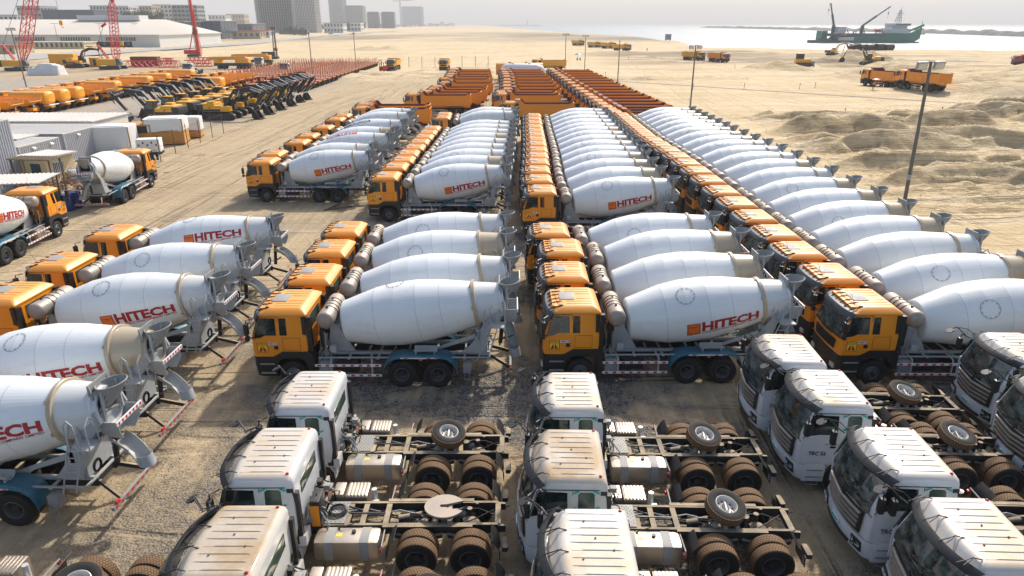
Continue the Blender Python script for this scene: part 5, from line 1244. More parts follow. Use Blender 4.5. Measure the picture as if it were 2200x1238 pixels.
# ================================================================ tippers
DM = mk_dump()
def tipper(i, x, y, where): 
    q = G(x, y, 3.2); DM.place('tipper_truck', (q.x, q.y, 0), R(rnd.uniform(-.6, .6)), 'orange tipper with empty rust-red bed, %s in the %s tipper column' % (ordn(i), where), 'tipper truck', 'orange tipper trucks parked in columns', {'antenna', 'handle', 'headlight', 'reflector', 'emblem', 'number_plate0', 'number_plate1', 'step'})
for i, (x, y) in enumerate([(771.7, 228.5), (777, 221)]): tipper(i, x, y, 'leftmost, two-truck')
for i, (x, y) in enumerate([(882.5, 200.3), (910, 194.3), (926.5, 189), (933.4, 183.6), (951.6, 175), (951.6, 167), (962, 161.5), (964.5, 157), (968, 151.6), (969.7, 147.3)]): tipper(i, x, y, 'second')
for i, (x, y) in enumerate([(1089.7, 217.6), (1074, 199.5), (1070.7, 195), (1086, 189), (1084.6, 182), (1084.6, 175.3), (1085.4, 169), (1084.6, 162.3), (1082.8, 157), (1081, 152.8), (1079, 147.8)]): tipper(i, x, y, 'third')
for i, (x, y) in enumerate([(1316, 237.3), (1307, 232), (1298, 226.5), (1288, 220), (1279, 213.5), (1269, 207), (1260, 201), (1250, 194.5), (1241, 188.5), (1232, 182.5), (1223, 176), (1215, 170), (1208, 165), (1201, 160.5), (1194, 156), (1188, 151.5), (1183, 148)]): tipper(i, x, y, 'rightmost')
DY = mk_dump(cabm='yellow', body='yellow')
SKY = {'antenna', 'handle', 'headlight', 'reflector', 'emblem', 'number_plate0', 'number_plate1', 'step'}
for (x, y, rz, lab, tm, gr) in (
    (841, 152, 88, 'yellow tipper truck facing the camera beside the red forklift', DY, None), (953, 153, 90, 'yellow tipper truck facing the camera, standing alone by the posts', DY, None),
    (1251, 98, 128, 'faded orange tipper in the dust, rearmost of the distant convoy', DY, 'convoy'), (1287, 102, 128, 'dusty tipper, second from the rear of the distant convoy', DY, 'convoy'),
    (1318, 105.5, 128, 'brown-yellow tipper, second in the distant convoy', DY, 'convoy'), (1350, 111, 138, 'bright yellow tipper leading the distant convoy', DY, 'convoy'),
    (1506, 131, 122, 'yellow tipper truck driving past the tall lamp post on the sand', DY, None), (1558, 134, 112, 'orange tipper truck with dark front driving over the sand', DM, None),
    (1864, 184, -76, 'orange tipper under the excavator, left of the two by the sand heaps', DM, None), (1938, 195, -76, 'orange tipper seen behind the leaning light pole, right of the two by the sand heaps', DM, None),
    (1150, 152, 0, 'bright yellow tipper beyond the tipper columns, in front of the white tanker', DY, None)):
    q = G(x, y); q.z = height(q.x, q.y)
    tm.place("tipper_truck", q, R(rz), lab, "tipper truck", "tipper trucks of the distant convoy" if gr else None, SKY, scale=1.15 if rz == -76 else 1.0)
# ================================================================ tractor units
TS = {}
def tractor(loc, rz, kind, code, lab):
    k = kind
    if k not in TS: TS[k] = mk_tractor(k, 'TRC 56')
    sw = {}
    for s in (-1, 1):
        a = MB(); put_text(a, code, .13, (lambda x, y: (.42 + x, -1.258, 1.36 + y)) if s < 0 else (lambda x, y: (.95 - x, 1.258, 1.36 + y)), .85, .02)
        put_text(a, 'NX 380', .045, (lambda x, y: (.85 + x, -1.258, 1.72 + y)) if s < 0 else (lambda x, y: (1.1 - x, 1.258, 1.72 + y)), 1.7, .02); sw['code%d' % (s > 0)] = a.mesh('lettering', 'blacktext', 80)
    if 'brown' in lab:
        if 'st' not in TS: TS['st'] = [p[1] for p in TS[k].p if p[0] == 'cab'][0].copy(); TS['st'].materials[0] = M['whitestain']
        sw['cab'] = TS['st']
    TS[k].place('tractor_unit', (loc[0], loc[1], 0), R(rz + rnd.uniform(-.5, .5)), lab, 'tractor unit', 'white tractor units without trailers', (), 0, sw)
def TR(px, py): q = G(px, py, 2.95); return (q.x - .2, q.y)
for (p, rz, k, c, l) in (
    (TR(668, 833), 0, 'spare', 'TRC 60', 'white tractor unit with upright spare wheel, rearmost of the left row'),
    (TR(588, 968), 0, 'fifth', 'TRC 61', 'white tractor unit with a fifth wheel plate and orange-fronted oil tank'),
    (TR(500, 1157), 0, 'spare', 'TRC 62', 'white tractor unit with the brownest dusty roof, bottom left of centre'),
    (TR(1230, 836), -.5, 'spare', 'TRC 58', 'white tractor unit, rearmost of the middle row, before the mixer with red name'),
    (TR(1228, 972), -1.5, 'spare', 'TRC 59', 'white tractor unit with a brown stain on its roof, middle of the middle row'),
    (TR(1280, 1165), -1.0, 'spare', 'TRC 57', 'white tractor unit at the bottom edge, nearest of the middle row'),
    (TR(1699, 746), -3, 'spare', 'TRC 55', 'white tractor unit, rearmost of the row right of centre, beside the orange mixer cab'),
    (TR(1785, 829), -2.5, 'spare', 'TRC 56', 'white tractor unit marked TRC 56 on its door'),
    (TR(1943, 966), -2.5, 'spare', 'TRC 71', 'white tractor unit marked TRC 71 on its door'),
    (TR(2114, 1137), -2, 'spare', 'TRC 70', 'white tractor unit in the bottom right corner, its windscreen nearest the camera'),
    (TR(2195, 742), -2, 'spare', 'TRC 51', 'white tractor unit marked TRC 51, rear one at the right edge'),
    ((16.1, 17.5), -2, 'spare', 'TRC 52', 'white tractor unit mostly beyond the right edge, only its front showing'),
    ((-13.9, 11.8), 0, 'spare', 'TRC 66', 'white tractor unit with only its rear wheels in the bottom left corner')): tractor(p, rz, k, c, l)
# ================================================================ plant park on the left
EX = mk_exc(True); SKE = {'word1'}
for i, (x, y) in enumerate([(330, 214), (365, 205), (393, 199.5), (423, 194.5), (449, 189.5), (471, 185)]):
    q = G(x, y, 3.1); EX.place('excavator', (q.x + .9, q.y, 0), 0, 'yellow excavator with black boom reaching left, %s%s of the left-facing row' % (ordn(i), ''), 'excavator', 'excavators parked nose to tail, reaching left', SKE)
for i, (x, y) in enumerate([(557, 256), (580, 246), (605, 236.5), (628, 228), (647, 220), (662, 214.5)]):
    q = G(x, y, 0); EX.place('excavator', (q.x - 5.3, q.y, 0), R(180), 'yellow excavator with black boom reaching right, %s%s of the right-facing row' % (ordn(i), ''), 'excavator', 'excavators parked back to back, reaching right', {'word0'})
HD, HT = mk_hauler(False), mk_hauler(True)
yy = 92.0
for i, k in enumerate('TTDDTTTDDTDDTDTDDT'):
    X_ = -70.6 - .02 * (yy - 100); (HT if k == 'T' else HD).place('articulated_hauler', (X_ - 5.4, yy, 0), 0, ('yellow tank hauler' if k == 'T' else 'yellow tipping hauler with open scoop body') + ', %s in the long left row' % ordn(i), 'hauler', 'articulated haulers in the long left row')
    yy += 4.1 if i != 3 else 4.4
for i in range(6):
    (HT if i == 1 else HD).place('articulated_hauler', (-61.2, 134 + i * 4.3, 0), 0, ('yellow tank hauler' if i == 1 else 'yellow tipping hauler') + ', %s in the short row behind the excavators' % ordn(i), 'hauler', 'articulated haulers in the short row behind the excavators')
TRL = mk_trailer()
for i in range(20):
    Y_ = 146 + i * 4.6; TRL.place('flatbed_trailer', (-41.8 - .09 * i - 6.4, Y_, 0), 0, 'empty rust-pink flatbed trailer, %s in the right-hand trailer row' % ordn(i), 'flatbed trailer', 'flatbed trailers, right-hand row')
for i in range(14):
    Y_ = 168 + i * 4.7; TRL.place('flatbed_trailer', (-63.5, Y_, 0), 0, 'empty rust-pink flatbed trailer, %s in the left-hand trailer row' % ordn(i), 'flatbed trailer', 'flatbed trailers, left-hand row')
# crawler cranes
q = G(45, 152); t1 = mk_crane((14.5, 0, 36.0), .13, 2.4); t1.place('crawler_crane', (q.x, q.y, 0), 0, 'crawler crane with a tall red lattice boom leaving the top of the picture', 'crane')
q = G(245, 149); t1 = mk_crane((3.4, 0, 19.5), .10, 1.7); t1.place('crawler_crane', (q.x, q.y, 0), 0, 'smaller crawler crane with a near-upright red boom and yellow body', 'crane')
EX2 = mk_exc(False); q = G(168, 146); EX2.place('excavator', (q.x, q.y, 0), R(180), 'yellow excavator with raised dark boom between the two red cranes', 'excavator', None, {'word0'}, scale=1.15)
# drilling rigs
def rig(x, y, h, label, red=True):
    t = T(0); q = G(x, y)
    for s in (-1, 1): t.part('track', MB().prism([(-2.6, .4), (-2.2, 0), (2.2, 0), (2.6, .4), (2.2, .95), (-2.2, .95)], s * 1.2, s * 1.9), 'trackgrey')
    t.part('house', MB().cbox(-3.6, 1.2, -1.4, 1.4, 1.1, 2.7, .1), 'trackgrey' if not red else 'red')
    a = MB()
    if red: a.prism([(1.3, .2), (2.5, .2), (2.0, h), (1.35, h)], -.5, .5); a.tube((1.1, -.6, .5), (1.1, -.6, h * .97), .12, n=8, mi=1); a.tube((2.9, -.5, .8), (2.1, -.4, h * .62), .12, n=8); a.tube((3.1, .5, .8), (2.2, .4, h * .62), .12, n=8); a.tube((-1.5, 0, 2.6), (1.7, 0, h * .42), .2, n=8)
    else: lattice(a, (1.4, 0, .5), (1.6, 0, h), 1.3, .8, 12, .09)
    m_ = t.part('mast', a, ['craneRed', 'rust'] if red else ['pole'])
    a = MB(); a.cbox(1.0, 2.4, -.9, .9, h * .28, h * .36, .15); a.tube((1.8, -.1, .1), (1.8, -.1, h * .9), .16, n=8); t.part('rotary_head', a, 'rust', m_)
    a = MB(); a.cbox(.8, 2.6, -.5, .5, h - .1, h + .8, .15); t.part('mast_head', a, 'craneRed' if red else 'pole', m_)
    t.place('drilling_rig', (q.x, q.y, 0), R(8), label, 'drilling rig')
rig(418, 122, 30, 'tall red drilling rig whose mast leaves the top of the picture')
rig(585, 127, 11, 'small dark drilling rig with a lattice mast beyond the trailers', False)
# red lattice boom pieces lying stacked
for i, (x0, x1, y, m) in enumerate([(335, 385, 145, 'craneRed'), (300, 345, 140, 'craneRed'), (400, 458, 143, 'craneRed'), (270, 330, 145, 'craneRed'), (352, 372, 138, 'craneRed'), (405, 452, 137, 'craneRed')]):
    p, q = G(x0, y), G(x1, y); a = MB(); lattice(a, (0, 0, 1.0), (q.x - p.x, 0, 1.0), 1.9, 1.9, 5, .13)
    solo('boom_section', a, m, 'red lattice boom section, %s of the pile right of the small crane' % ['front middle', 'rear left', 'front right', 'front left', 'rear middle', 'rear right'][i], 'boom section', 'red boom sections lying in a pile', (p.x, p.y, 0))
for i, (x0, x1, y0, y1) in enumerate([(96, 150, 146, 112), (272, 330, 144, 123), (183, 205, 146, 125)]):
    p, q = G(x0, y0), G(x1, y0); _, _, Y, h = rect_from(x0, x1, y0, y1)
    a = MB(); a.box(0, q.x - p.x, 0, 2.5, .1, min(h, 4)); [a.box(k, k + .15, -.06, 0, .1, min(h, 4) - .05) for k in [j * 1.5 for j in range(int((q.x - p.x) / 1.5))]]
    solo('steel_hopper_box', a, 'rust' if i == 1 else 'yellow', ['yellow steel box behind the covered vehicle', 'long rust-brown steel box behind the red boom sections', 'small yellow steel box beside the small crane'][i], 'steel box', None, (p.x, p.y + 3, 0))
# mobile cranes
def mobile_crane(x, y, lab, grp=None):
    t = T(5); a = MB(); a.cbox(0, 11, -1.3, 1.3, .9, 1.7, .08); t.part('carrier', a, 'trackgrey')
    t.part('cab', MB().prism([(0, 1.0), (0, 2.0), (.4, 2.8), (2.0, 2.8), (2.0, 1.0)], -1.2, 1.2), 'haulyellow'); t.part('superstructure', MB().cbox(6.5, 10.5, -1.3, 1.3, 1.7, 3.2, .1), 'haulyellow')
    a = MB(); a.beam((9.5, 0, 3.2), (-1.5, 0, 3.0), .9, 1.0); a.beam((9.5, 0, 3.2), (-2.5, 0, 3.0), .7, .8); t.part('telescopic_boom', a, 'haulyellow')
    wheels(t, [1.3, 2.9], [7.2, 8.6, 10.0]); q = G(x, y); t.place('mobile_crane', (q.x, q.y, 0), 0, lab, 'mobile crane', grp)
mobile_crane(500, 148, 'yellow mobile crane with lowered boom right of the red rig'); mobile_crane(548, 140, 'second yellow mobile crane with lowered boom, further right and behind')
def small_cab(x, y, lab, col='whitecab'):
    t = T(1.1); 
    for p in TS['spare'].p: t.p.append(p)
    q = G(x, y); t.place('tractor_unit', (q.x, q.y, 0), R(88), lab, 'tractor unit', None, {'paper', 'tape', 'code0', 'code1', 'wiper', 'sticker', 'badge', 'lettering', 'visor_bracket'})
small_cab(407, 161, 'distant white lorry cab left of the trailer rows'); small_cab(614, 160, 'distant white lorry cab standing among the trailers'); small_cab(558, 144, 'distant white lorry cab behind the trailer rows, near the rig')
# covered vehicle
a = MB(); q = G(102, 161); g = []
for i in range(25):
    u = i / 24; x = -4.4 + 8.8 * u; top = 1.9 + 1.0 * ss(.2, .4, u) - .5 * ss(.72, .98, u)
    row = []
    for j in range(17):
        v = -1 + 2 * j / 16; av = abs(v); y = v * 1.7 * (1 + .25 * max(0, av - .7)); z = top * (1 - ss(.62, 1.0, av) ** 1.3) + .12 * math.sin(i * 1.9 + j * .9) * av + .08 * noise.noise(Vector((x, y * 2, 0)))
        row.append((x, y * (1 + .06 * math.sin(i * 1.3)), max(z, .02)))
    g.append(row)
g.insert(0, [(p[0] - .35, p[1] * .98, .02) for p in g[0]]); g.append([(p[0] + .3, p[1] * .98, .02) for p in g[-1]])
a.sheet(g, .03); solo('covered_vehicle', a, 'tarp', 'vehicle draped in a white tarpaulin in front of the red cranes', 'covered vehicle', None, (q.x, q.y, 0), R(-6), ang=60)
# ================================================================ containers, sheds, crates on the left
def corrugated(L_, W_, H_, pitch=.28, dep=.06):
    a = MB()
    def wall(p0, p1, nrm):
        p0, p1 = Vector(p0), Vector(p1); ln = (p1 - p0).length; k = int(ln / pitch); d = (p1 - p0) / k; n_ = Vector(nrm) * dep; pts = []
        for i in range(k): b = p0 + d * i; pts += [b, b + d * .35, b + d * .5 + n_, b + d * .85 + n_]
        pts.append(p1); m = len(pts)
        a.add([(p.x, p.y, 0.08) for p in pts] + [(p.x, p.y, H_ - .08) for p in pts], [(i, i + 1, m + i + 1, m + i) for i in range(m - 1)])
    wall((0, 0, 0), (L_, 0, 0), (0, -1, 0)); wall((L_, 0, 0), (L_, W_, 0), (1, 0, 0)); wall((L_, W_, 0), (0, W_, 0), (0, 1, 0)); wall((0, W_, 0), (0, 0, 0), (-1, 0, 0))
    return a
def container(name, loc, rz, L_, W_, H_, lab, grp=None):
    t = T(0); b = t.part('side_wall', corrugated(L_, W_, H_), 'container', ang=20)
    a = MB(); [a.box(-.05, L_ + .05, y - .06, y + .06, z, z + .12) for y in (0, W_) for z in (0, H_ - .12)]; [a.box(x - .06, x + .06, y - .07, y + .07, .12, H_ - .12) for x in (0, L_) for y in (0, W_)]; t.part('corner_frame', a, 'container')
    a = MB(); k = int(L_ / .5)
    a.box(-.08, L_ + .08, -.08, W_ + .08, H_ + .001, H_ + .05)
    for i in range(k): a.box(i * .5 + .1, i * .5 + .3, .1, W_ - .1, H_ + .05, H_ + .075)
    t.part('roof', a, 'containerroof')
    for x in (L_ * .3, L_ * .75):
        if x < L_ - .3: a = MB(); a.box(x, x + .35, -.16, -.07, H_ - .5, H_ - .3); a.add([(x, -.07, H_ - .25), (x + .35, -.07, H_ - .25), (x + .35, -.3, H_ - .38), (x, -.3, H_ - .38)], [(0, 1, 2, 3)]); t.part('vent', a, 'white')
    return t.place(name, loc, rz, lab, 'container', grp)
# the containers' long walls run away from the camera beside the lane
container('shipping_container', (-44.8, 69.0, 0), R(90), 7.2, 11.5, 2.7, 'long grey corrugated site container facing the lane, rightmost of the three')
container('shipping_container', (-44.0, 61.2, 0), R(90), 5.7, 2.4, 2.7, 'low grey corrugated site container, middle of the three')
container('shipping_container', (-41.7, 48.6, 0), R(90), 9.0, 6.0, 5.6, 'tall grey corrugated container stack at the left edge')
for i, (X_, Y_, L_, w_) in enumerate([(-52.4, 65.4, 11, 3.2), (-56, 78, 18, 8)]):
    a = MB(); a.box(-L_ / 2, L_ / 2, 0, w_, 2.7, 2.8)
    for k in range(int(L_ / .6)): a.box(-L_ / 2 + k * .6, -L_ / 2 + k * .6 + .2, 0, w_, 2.8, 2.84)
    t = T(0); t.part('roof', a, 'containerroof'); t.part('wall', MB().box(-L_ / 2 + .2, L_ / 2 - .2, .2, w_ - .2, 0, 2.699), 'wallwhite'); t.place('site_shed', (X_, Y_, 0), 0, ['narrow white-roofed site shed between the grey containers', 'broad white-roofed site shed beyond the grey containers'][i], 'shed')
# cabin with a barred window, and lean-to roof
q = G(110, 404); t = T(0); t.part('wall', MB().box(-3.0, 0, 0, 2.8, 0, 2.5), 'cream'); t.part('roof', MB().box(-2.9, .3, -.3, 3.1, 2.5, 2.62), 'containerroof')
a = MB(); a.box(.0, .03, .7, 1.7, 1.1, 2.0, 0); [a.box(.03, .06, .75 + k * .17, .78 + k * .17, 1.1, 2.0, 1) for k in range(6)]; [a.box(.0, .07, .66, 1.74, z, z + .05, 1) for z in (1.06, 1.98)]; w_ = t.part('window', a, ['winglass', 'white'])
t.part('window', MB().box(-1.6, -.6, -.03, 0, 1.1, 2.0), 'winglass'); t.part('air_conditioner', MB().cbox(.0, .35, 2.0, 2.6, .6, 1.1, .03), 'white')
t.place('guard_cabin', (q.x, q.y, 0), R(-14), 'small cream cabin with a barred window under the containers', 'cabin')
for i, (x, y, z, L_, W_, rz, lab) in enumerate([(75, 341, 3.0, 3.6, 1.6, -6, 'brown sheet canopy over the passage behind the cabin'), (25, 386, 2.4, 5.0, 3.6, 10, 'pale corrugated lean-to roof left of the cabin')]):
    p = G(x, y, z); t = T(0); a = MB(); a.box(-L_ / 2, L_ / 2, -W_ / 2, W_ / 2, 0, .05)
    for k in range(int(L_ / .3)): a.box(-L_ / 2 + k * .3, -L_ / 2 + k * .3 + .1, -W_ / 2, W_ / 2, .05, .09)
    t.part('roof', a, 'wood' if i == 0 else 'containerroof')
    for sx in (-1, 1):
        for sy in (-1, 1): t.part('post', MB().box(sx * (L_ / 2 - .2) - .05, sx * (L_ / 2 - .2) + .05, sy * (W_ / 2 - .2) - .05, sy * (W_ / 2 - .2) + .05, -z, -.001), 'wood')
    t.place('canopy', (p.x, p.y, z), R(rz), lab, 'canopy')
# scrap pile: separate tubes and bars thrown together, past counting
a = MB(); rg = random.Random(9); q = G(146, 398)
for i in range(420):
    p = Vector((q.x + rg.gauss(0, 1.9), q.y + rg.gauss(0, 2.6), rg.uniform(.05, 1.3) * math.exp(-rg.random()))); d = Vector((rg.uniform(-1, 1), rg.uniform(-1, 1), rg.uniform(-.35, .45))) * rg.uniform(.4, 1.4); e_ = p + d; e_.z = max(.03, e_.z)
    a.tube(p, e_, rg.uniform(.015, .05), n=5, mi=rg.choice([0, 0, 0, 1, 2]))
solo('scrap_heap', a, ['rust', 'stake', 'greyd'], None, None, kind='stuff')
# barrels
t = T(0); a = MB(); a.lathe([(0, .001), (.0, .29), (.05, .31), (.28, .30), (.30, .315), (.33, .30), (.58, .30), (.60, .315), (.63, .30), (.86, .31), (.9, .29), (.88, .26), (.88, .001)], 28, 'z'); t.part('drum_body', a, 'bluebarrel'); t.part('bung', MB().tube((.15, 0, .88), (.15, 0, .92), .03, n=10), 'black')
for i, (x, y, l) in enumerate([(149, 452, 'blue plastic barrel in front of the mixer, left one of the pair'), (166, 446, 'blue plastic barrel in front of the mixer, right one of the pair')]):
    q = G(x, y); t.place('barrel', (q.x, q.y, 0), i, l, 'barrel', scale=1.35)
# crates and wrapped loads
def crate(x, y, L_, W_, H_, rz, lab, wrap=0.0, open_=False):
    t = T(0); q = G(x, y); a = MB(); a.box(-L_ / 2, L_ / 2, -W_ / 2, W_ / 2, .15, H_)
    n_ = int(L_ / .5)
    for k in range(n_ + 1): x_ = -L_ / 2 + L_ * k / n_; a.box(x_ - .05, x_ + .05, -W_ / 2 - .04, -W_ / 2, .15, H_)
    for z in (.2, H_ - .12): a.box(-L_ / 2 - .03, L_ / 2 + .03, -W_ / 2 - .065, -W_ / 2 - .041, z, z + .1); a.box(L_ / 2, L_ / 2 + .04, -W_ / 2, W_ / 2, z, z + .1)
    t.part('crate_box', a, 'crate'); t.part('skid', MB().box(-L_ / 2, L_ / 2, -W_ / 2 + .1, -W_ / 2 + .3, 0, .149).box(-L_ / 2, L_ / 2, W_ / 2 - .3, W_ / 2 - .1, 0, .149), 'wood')
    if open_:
        t.part('opening_shade_panel', MB().box(-L_ / 2 - .07, -L_ / 2 - .045, -W_ / 2 + .25, W_ / 2 - .25, H_ * .62, H_ - .1).box(-L_ / 2 + .3, L_ / 2 - .3, -W_ / 2 - .08, -W_ / 2 - .066, H_ * .62, H_ - .14), 'black')  # black panels on the solid crate stand in for its shaded inside
    if wrap:
        z0 = H_ * (1 - wrap); g = []
        n2 = 40
        for k, z in enumerate((z0, z0 + (H_ - z0) * .5, H_ + .05)):
            r = []
            for i in range(n2):
                t_ = i * 2 * math.pi / n2; c, s = math.cos(t_), math.sin(t_); e = .22; fl = 1 + (.03 + .02 * math.sin(i * 2.3)) * (1 if k < 2 else .6)
                r.append((math.copysign(abs(c) ** e, c) * (L_ / 2 + .08) * fl, math.copysign(abs(s) ** e, s) * (W_ / 2 + .09) * fl, z + (.1 * math.sin(i * 1.7) if k == 0 else 0)))
            g.append(r)
        a = MB(); a.loft(g); a.box(-L_ * .4, L_ * .4, -W_ * .4, W_ * .4, H_ + .05, H_ + .12); t.part('tarpaulin', a, 'tarp')
    t.place('crate', (q.x, q.y, 0), R(rz), lab, 'crate')
crate(252, 322, 3.8, 3.0, 2.6, 12, 'long load wrapped in white sheeting beside the container', wrap=.92)
crate(299, 311, 3.6, 3.0, 2.4, 14, 'open-topped orange timber crate next to the wrapped load', open_=True)
crate(364, 308, 4.0, 3.2, 2.9, 14, 'timber crate half covered by a white sheet, larger of the two', wrap=.45)
crate(415, 295, 2.2, 2.2, 2.4, 14, 'small timber crate capped with white sheeting', wrap=.6)
crate(190, 264, 7.5, 2.6, 1.1, 4, 'low ochre timber pallet load beyond the shed roofs')
q = G(325, 330); t = T(0); a = MB(); a.cbox(-1.15, 1.15, -.75, .75, .25, 1.6, .05); t.part('housing', a, 'white'); t.part('skid', MB().box(-1.2, 1.2, -.7, .7, 0, .249), 'black')
a = MB(); [a.box(-.95 + k * .42, -.8 + k * .42, -.775, -.75, .9 + .25 * (k % 2), 1.1 + .25 * (k % 2)) for k in range(5)]; t.part('vent', a, 'black'); t.place('generator', (q.x, q.y, 0), R(14), 'white diesel generator box in front of the crates', 'generator')
q = G(285, 330); a = MB(); [a.box(-2, 2, -1 + k * .12, -.9 + k * .12, .15 + .1 * (k % 3), .24 + .1 * (k % 3)) for k in range(14)]; solo('board_stack', a, 'tarp', 'low stack of pale boards between container and generator', 'boards', None, (q.x, q.y, 0), R(14))
# ================================================================ posts, poles
def fence(name, pts, h, lab, mat='rust', r=.05, wires=2, sag=.05):
    e = bpy.data.objects.new(name, None); COL.objects.link(e); P = [G(x, y) for x, y in pts]; e.location = (P[0].x, P[0].y, 0); tag(e, lab, 'fence')
    pm = MB().tube((0, 0, -.3), (0, 0, h), r, n=6).mesh('post', mat)
    for p in P:
        o = bpy.data.objects.new('post', pm); COL.objects.link(o); o.parent = e; o.location = (p.x - P[0].x, p.y - P[0].y, height(p.x, p.y))
    a = MB()
    for w_ in range(wires):
        z = h * (.55 + .35 * w_)
        for p, q in zip(P, P[1:]): a.path([(p.x - P[0].x, p.y - P[0].y, z), ((p.x + q.x) / 2 - P[0].x, (p.y + q.y) / 2 - P[0].y, z - sag), (q.x - P[0].x, q.y - P[0].y, z)], .012, 4)
    if wires: o = bpy.data.objects.new('wire', a.mesh('wire', mat)); COL.objects.link(o); o.parent = e
fence('wire_fence', [(346, 346), (378, 331), (405, 318), (431, 307), (457, 296), (481, 287)], 2.6, 'rusty post and wire fence along the lane by the crates', r=.045)
fence('wire_fence', [(879, 145), (907, 145), (935, 146), (993, 144), (1022, 144), (1049, 144)], 3.2, 'thin post and wire fence beyond the nearest yellow tipper', 'pole', .07)
for i, (x, y, l) in enumerate([(1350, 128, 'behind the third pole'), (1300, 165, 'left of the low bank'), (1578, 148, 'right of the orange tipper'), (1717, 192, 'left of the signaller'), (1750, 190, 'just left of the signaller'), (1813, 250, 'in the middle sand, left of the leaning pole'), (2020, 252, 'right of the leaning pole'), (2184, 255, 'at the right edge'), (1598, 192, 'below the low bank'), (1488, 193, 'near the tall lamp post')]):
    q = G(x, y); solo('marker_stake', MB().tube((0, 0, -.3), (.08, 0, 1.3), .05, .035, n=6).box(-.03, .13, -.04, .04, 1.0, 1.12), 'rust', 'thin rusty marker stake %s' % l, 'stake', None, (q.x, q.y, height(q.x, q.y)))
def lamp(x, y, yt, lab, r=.11, head=True, tilt=0.0, heads=2, mat='pole'):
    q = G(x, y); q.z = height(q.x, q.y); v = (yt - CY) / F; k = CP - v * SP; h = CAMH - q.y / k * (SP + v * CP) - q.z
    t = T(0); p = t.part('pole', MB().tube((0, 0, -.3), (0, 0, h), r, r * .7, n=12), mat)
    if head:
        a = MB(); a.beam((-.7, 0, h - .1), (.7, 0, h - .1), .06, .06); t.part('crossarm', a, mat, p)
        for s in ((-1, 1) if heads == 2 else (0,)):
            a = MB(); a.cbox(s * .62 - .38, s * .62 + .38, -.12, .12, h - .56, h + .02, .04, X=Matrix.Translation((0, 0, h - .3)) @ Matrix.Rotation(R(20), 4, 'X') @ Matrix.Translation((0, 0, -h + .3))); t.part('floodlight', a, 'grey', p)
            a = MB(); a.box(s * .62 - .30, s * .62 + .30, -.16, -.121, h - .5, h - .06, 0, X=Matrix.Translation((0, 0, h - .3)) @ Matrix.Rotation(R(20), 4, 'X') @ Matrix.Translation((0, 0, -h + .3))); t.part('lamp_glass', a, 'rimlite', p)
    if not head or heads == 2: t.part('junction_box', MB().cbox(-.25, .05, -.2, -.1, 1.6, 2.0, .02), 'grey', p)
    t.place('lamp_post', q, 0, lab, 'lamp post', None, rx=0, scale=1.0).rotation_euler = (0, R(tilt), 0)
lamp(57, 187, 60, 'dark lamp post leaning in front of the yellow hauler row', .14, tilt=-1.5)
lamp(673, 172, 65, 'thin dark lamp post among the flatbed trailers, left one', .12, heads=0, head=True)
lamp(766, 156, 70, 'thin grey lamp post at the trailer row end, right one', .11, heads=0)
lamp(1214, 150, 72, 'first dark pole behind the tippers, left of the blue umbrella', .12, heads=2); lamp(1256, 150, 75, 'second dark pole behind the tippers, right of the blue umbrella', .12, heads=2)
lamp(1327, 178, 86, 'plain dark pole at the end of the rightmost tipper column', .12, head=False); lamp(1482, 240, 97, 'grey floodlight pole behind the rightmost mixer column', .13)
lamp(1943, 434, 132, 'tall grey floodlight pole leaning right beside the sand mounds', .15, tilt=-1.2)
# ================================================================ people
def person(x, y, lab, top='hiviz', legs='cloth', rz=0, sit=False, umb=None):
    q = G(x, y); q.z = height(q.x, q.y)
    vs, ed, rad = [], [], []
    def J(p, r, par=None):
        vs.append(p); rad.append(r); 
        if par is not None: ed.append((par, len(vs) - 1))
        return len(vs) - 1
    hz = .92 if not sit else .45
    pel = J((0, 0, hz), .14); ch = J((0, .02, hz + .30), .15, pel); sh = J((0, 0, hz + .47), .14, ch); nk = J((0, 0, hz + .56), .055, sh); hd = J((0, -.01, hz + .68), .10, nk); J((0, 0, hz + .76), .085, hd)
    for s in (-1, 1):
        if sit: kn = J((s * .13, -.42, .50), .07, pel); an = J((s * .13, -.45, .08), .045, kn)
        else: kn = J((s * .12, -.02, .50), .07, pel); an = J((s * .14, .02, .08), .045, kn)
        J((s * .14, (-.62 if sit else -.14), .04), .04, an)
        so_ = J((s * .21, 0, hz + .44), .06, sh); el = J((s * .27, -.03, hz + .18), .045, so_)
        if umb and s > 0: el2 = J((s * .2, -.22, hz + .34), .035, el); J((s * .2, -.24, hz + .40), .03, el2)
        else: wr = J((s * .26, -.12, hz - .06), .032, el); J((s * .25, -.14, hz - .14), .03, wr)
    me = bpy.data.meshes.new('person'); me.from_pydata(vs, ed, [])
    o = bpy.data.objects.new('person', me); COL.objects.link(o)
    m1 = o.modifiers.new('skin', 'SKIN'); m1.use_smooth_shade = True; m2 = o.modifiers.new('sub', 'SUBSURF'); m2.levels = m2.render_levels = 1
    for i, sv in enumerate(me.skin_vertices[0].data): sv.radius = (rad[i], rad[i]); sv.use_root = i == 0
    dg = bpy.context.evaluated_depsgraph_get(); bm_ = bpy.data.meshes.new_from_object(o.evaluated_get(dg)); o.modifiers.clear(); o.data = bm_; bm_.name = 'person'
    bm_.materials.clear(); [bm_.materials.append(M[k]) for k in (top, legs, 'skin')]
    for f in bm_.polygons:
        z = f.center.z; f.material_index = 2 if z > hz + .56 or (abs(f.center.x) > .18 and z < hz + .05 and z > hz - .3 and not sit) else 1 if z < hz - .02 else 0; f.use_smooth = True
    o.location = q; o.rotation_euler = (0, 0, rz); tag(o, lab, 'person')
    return q
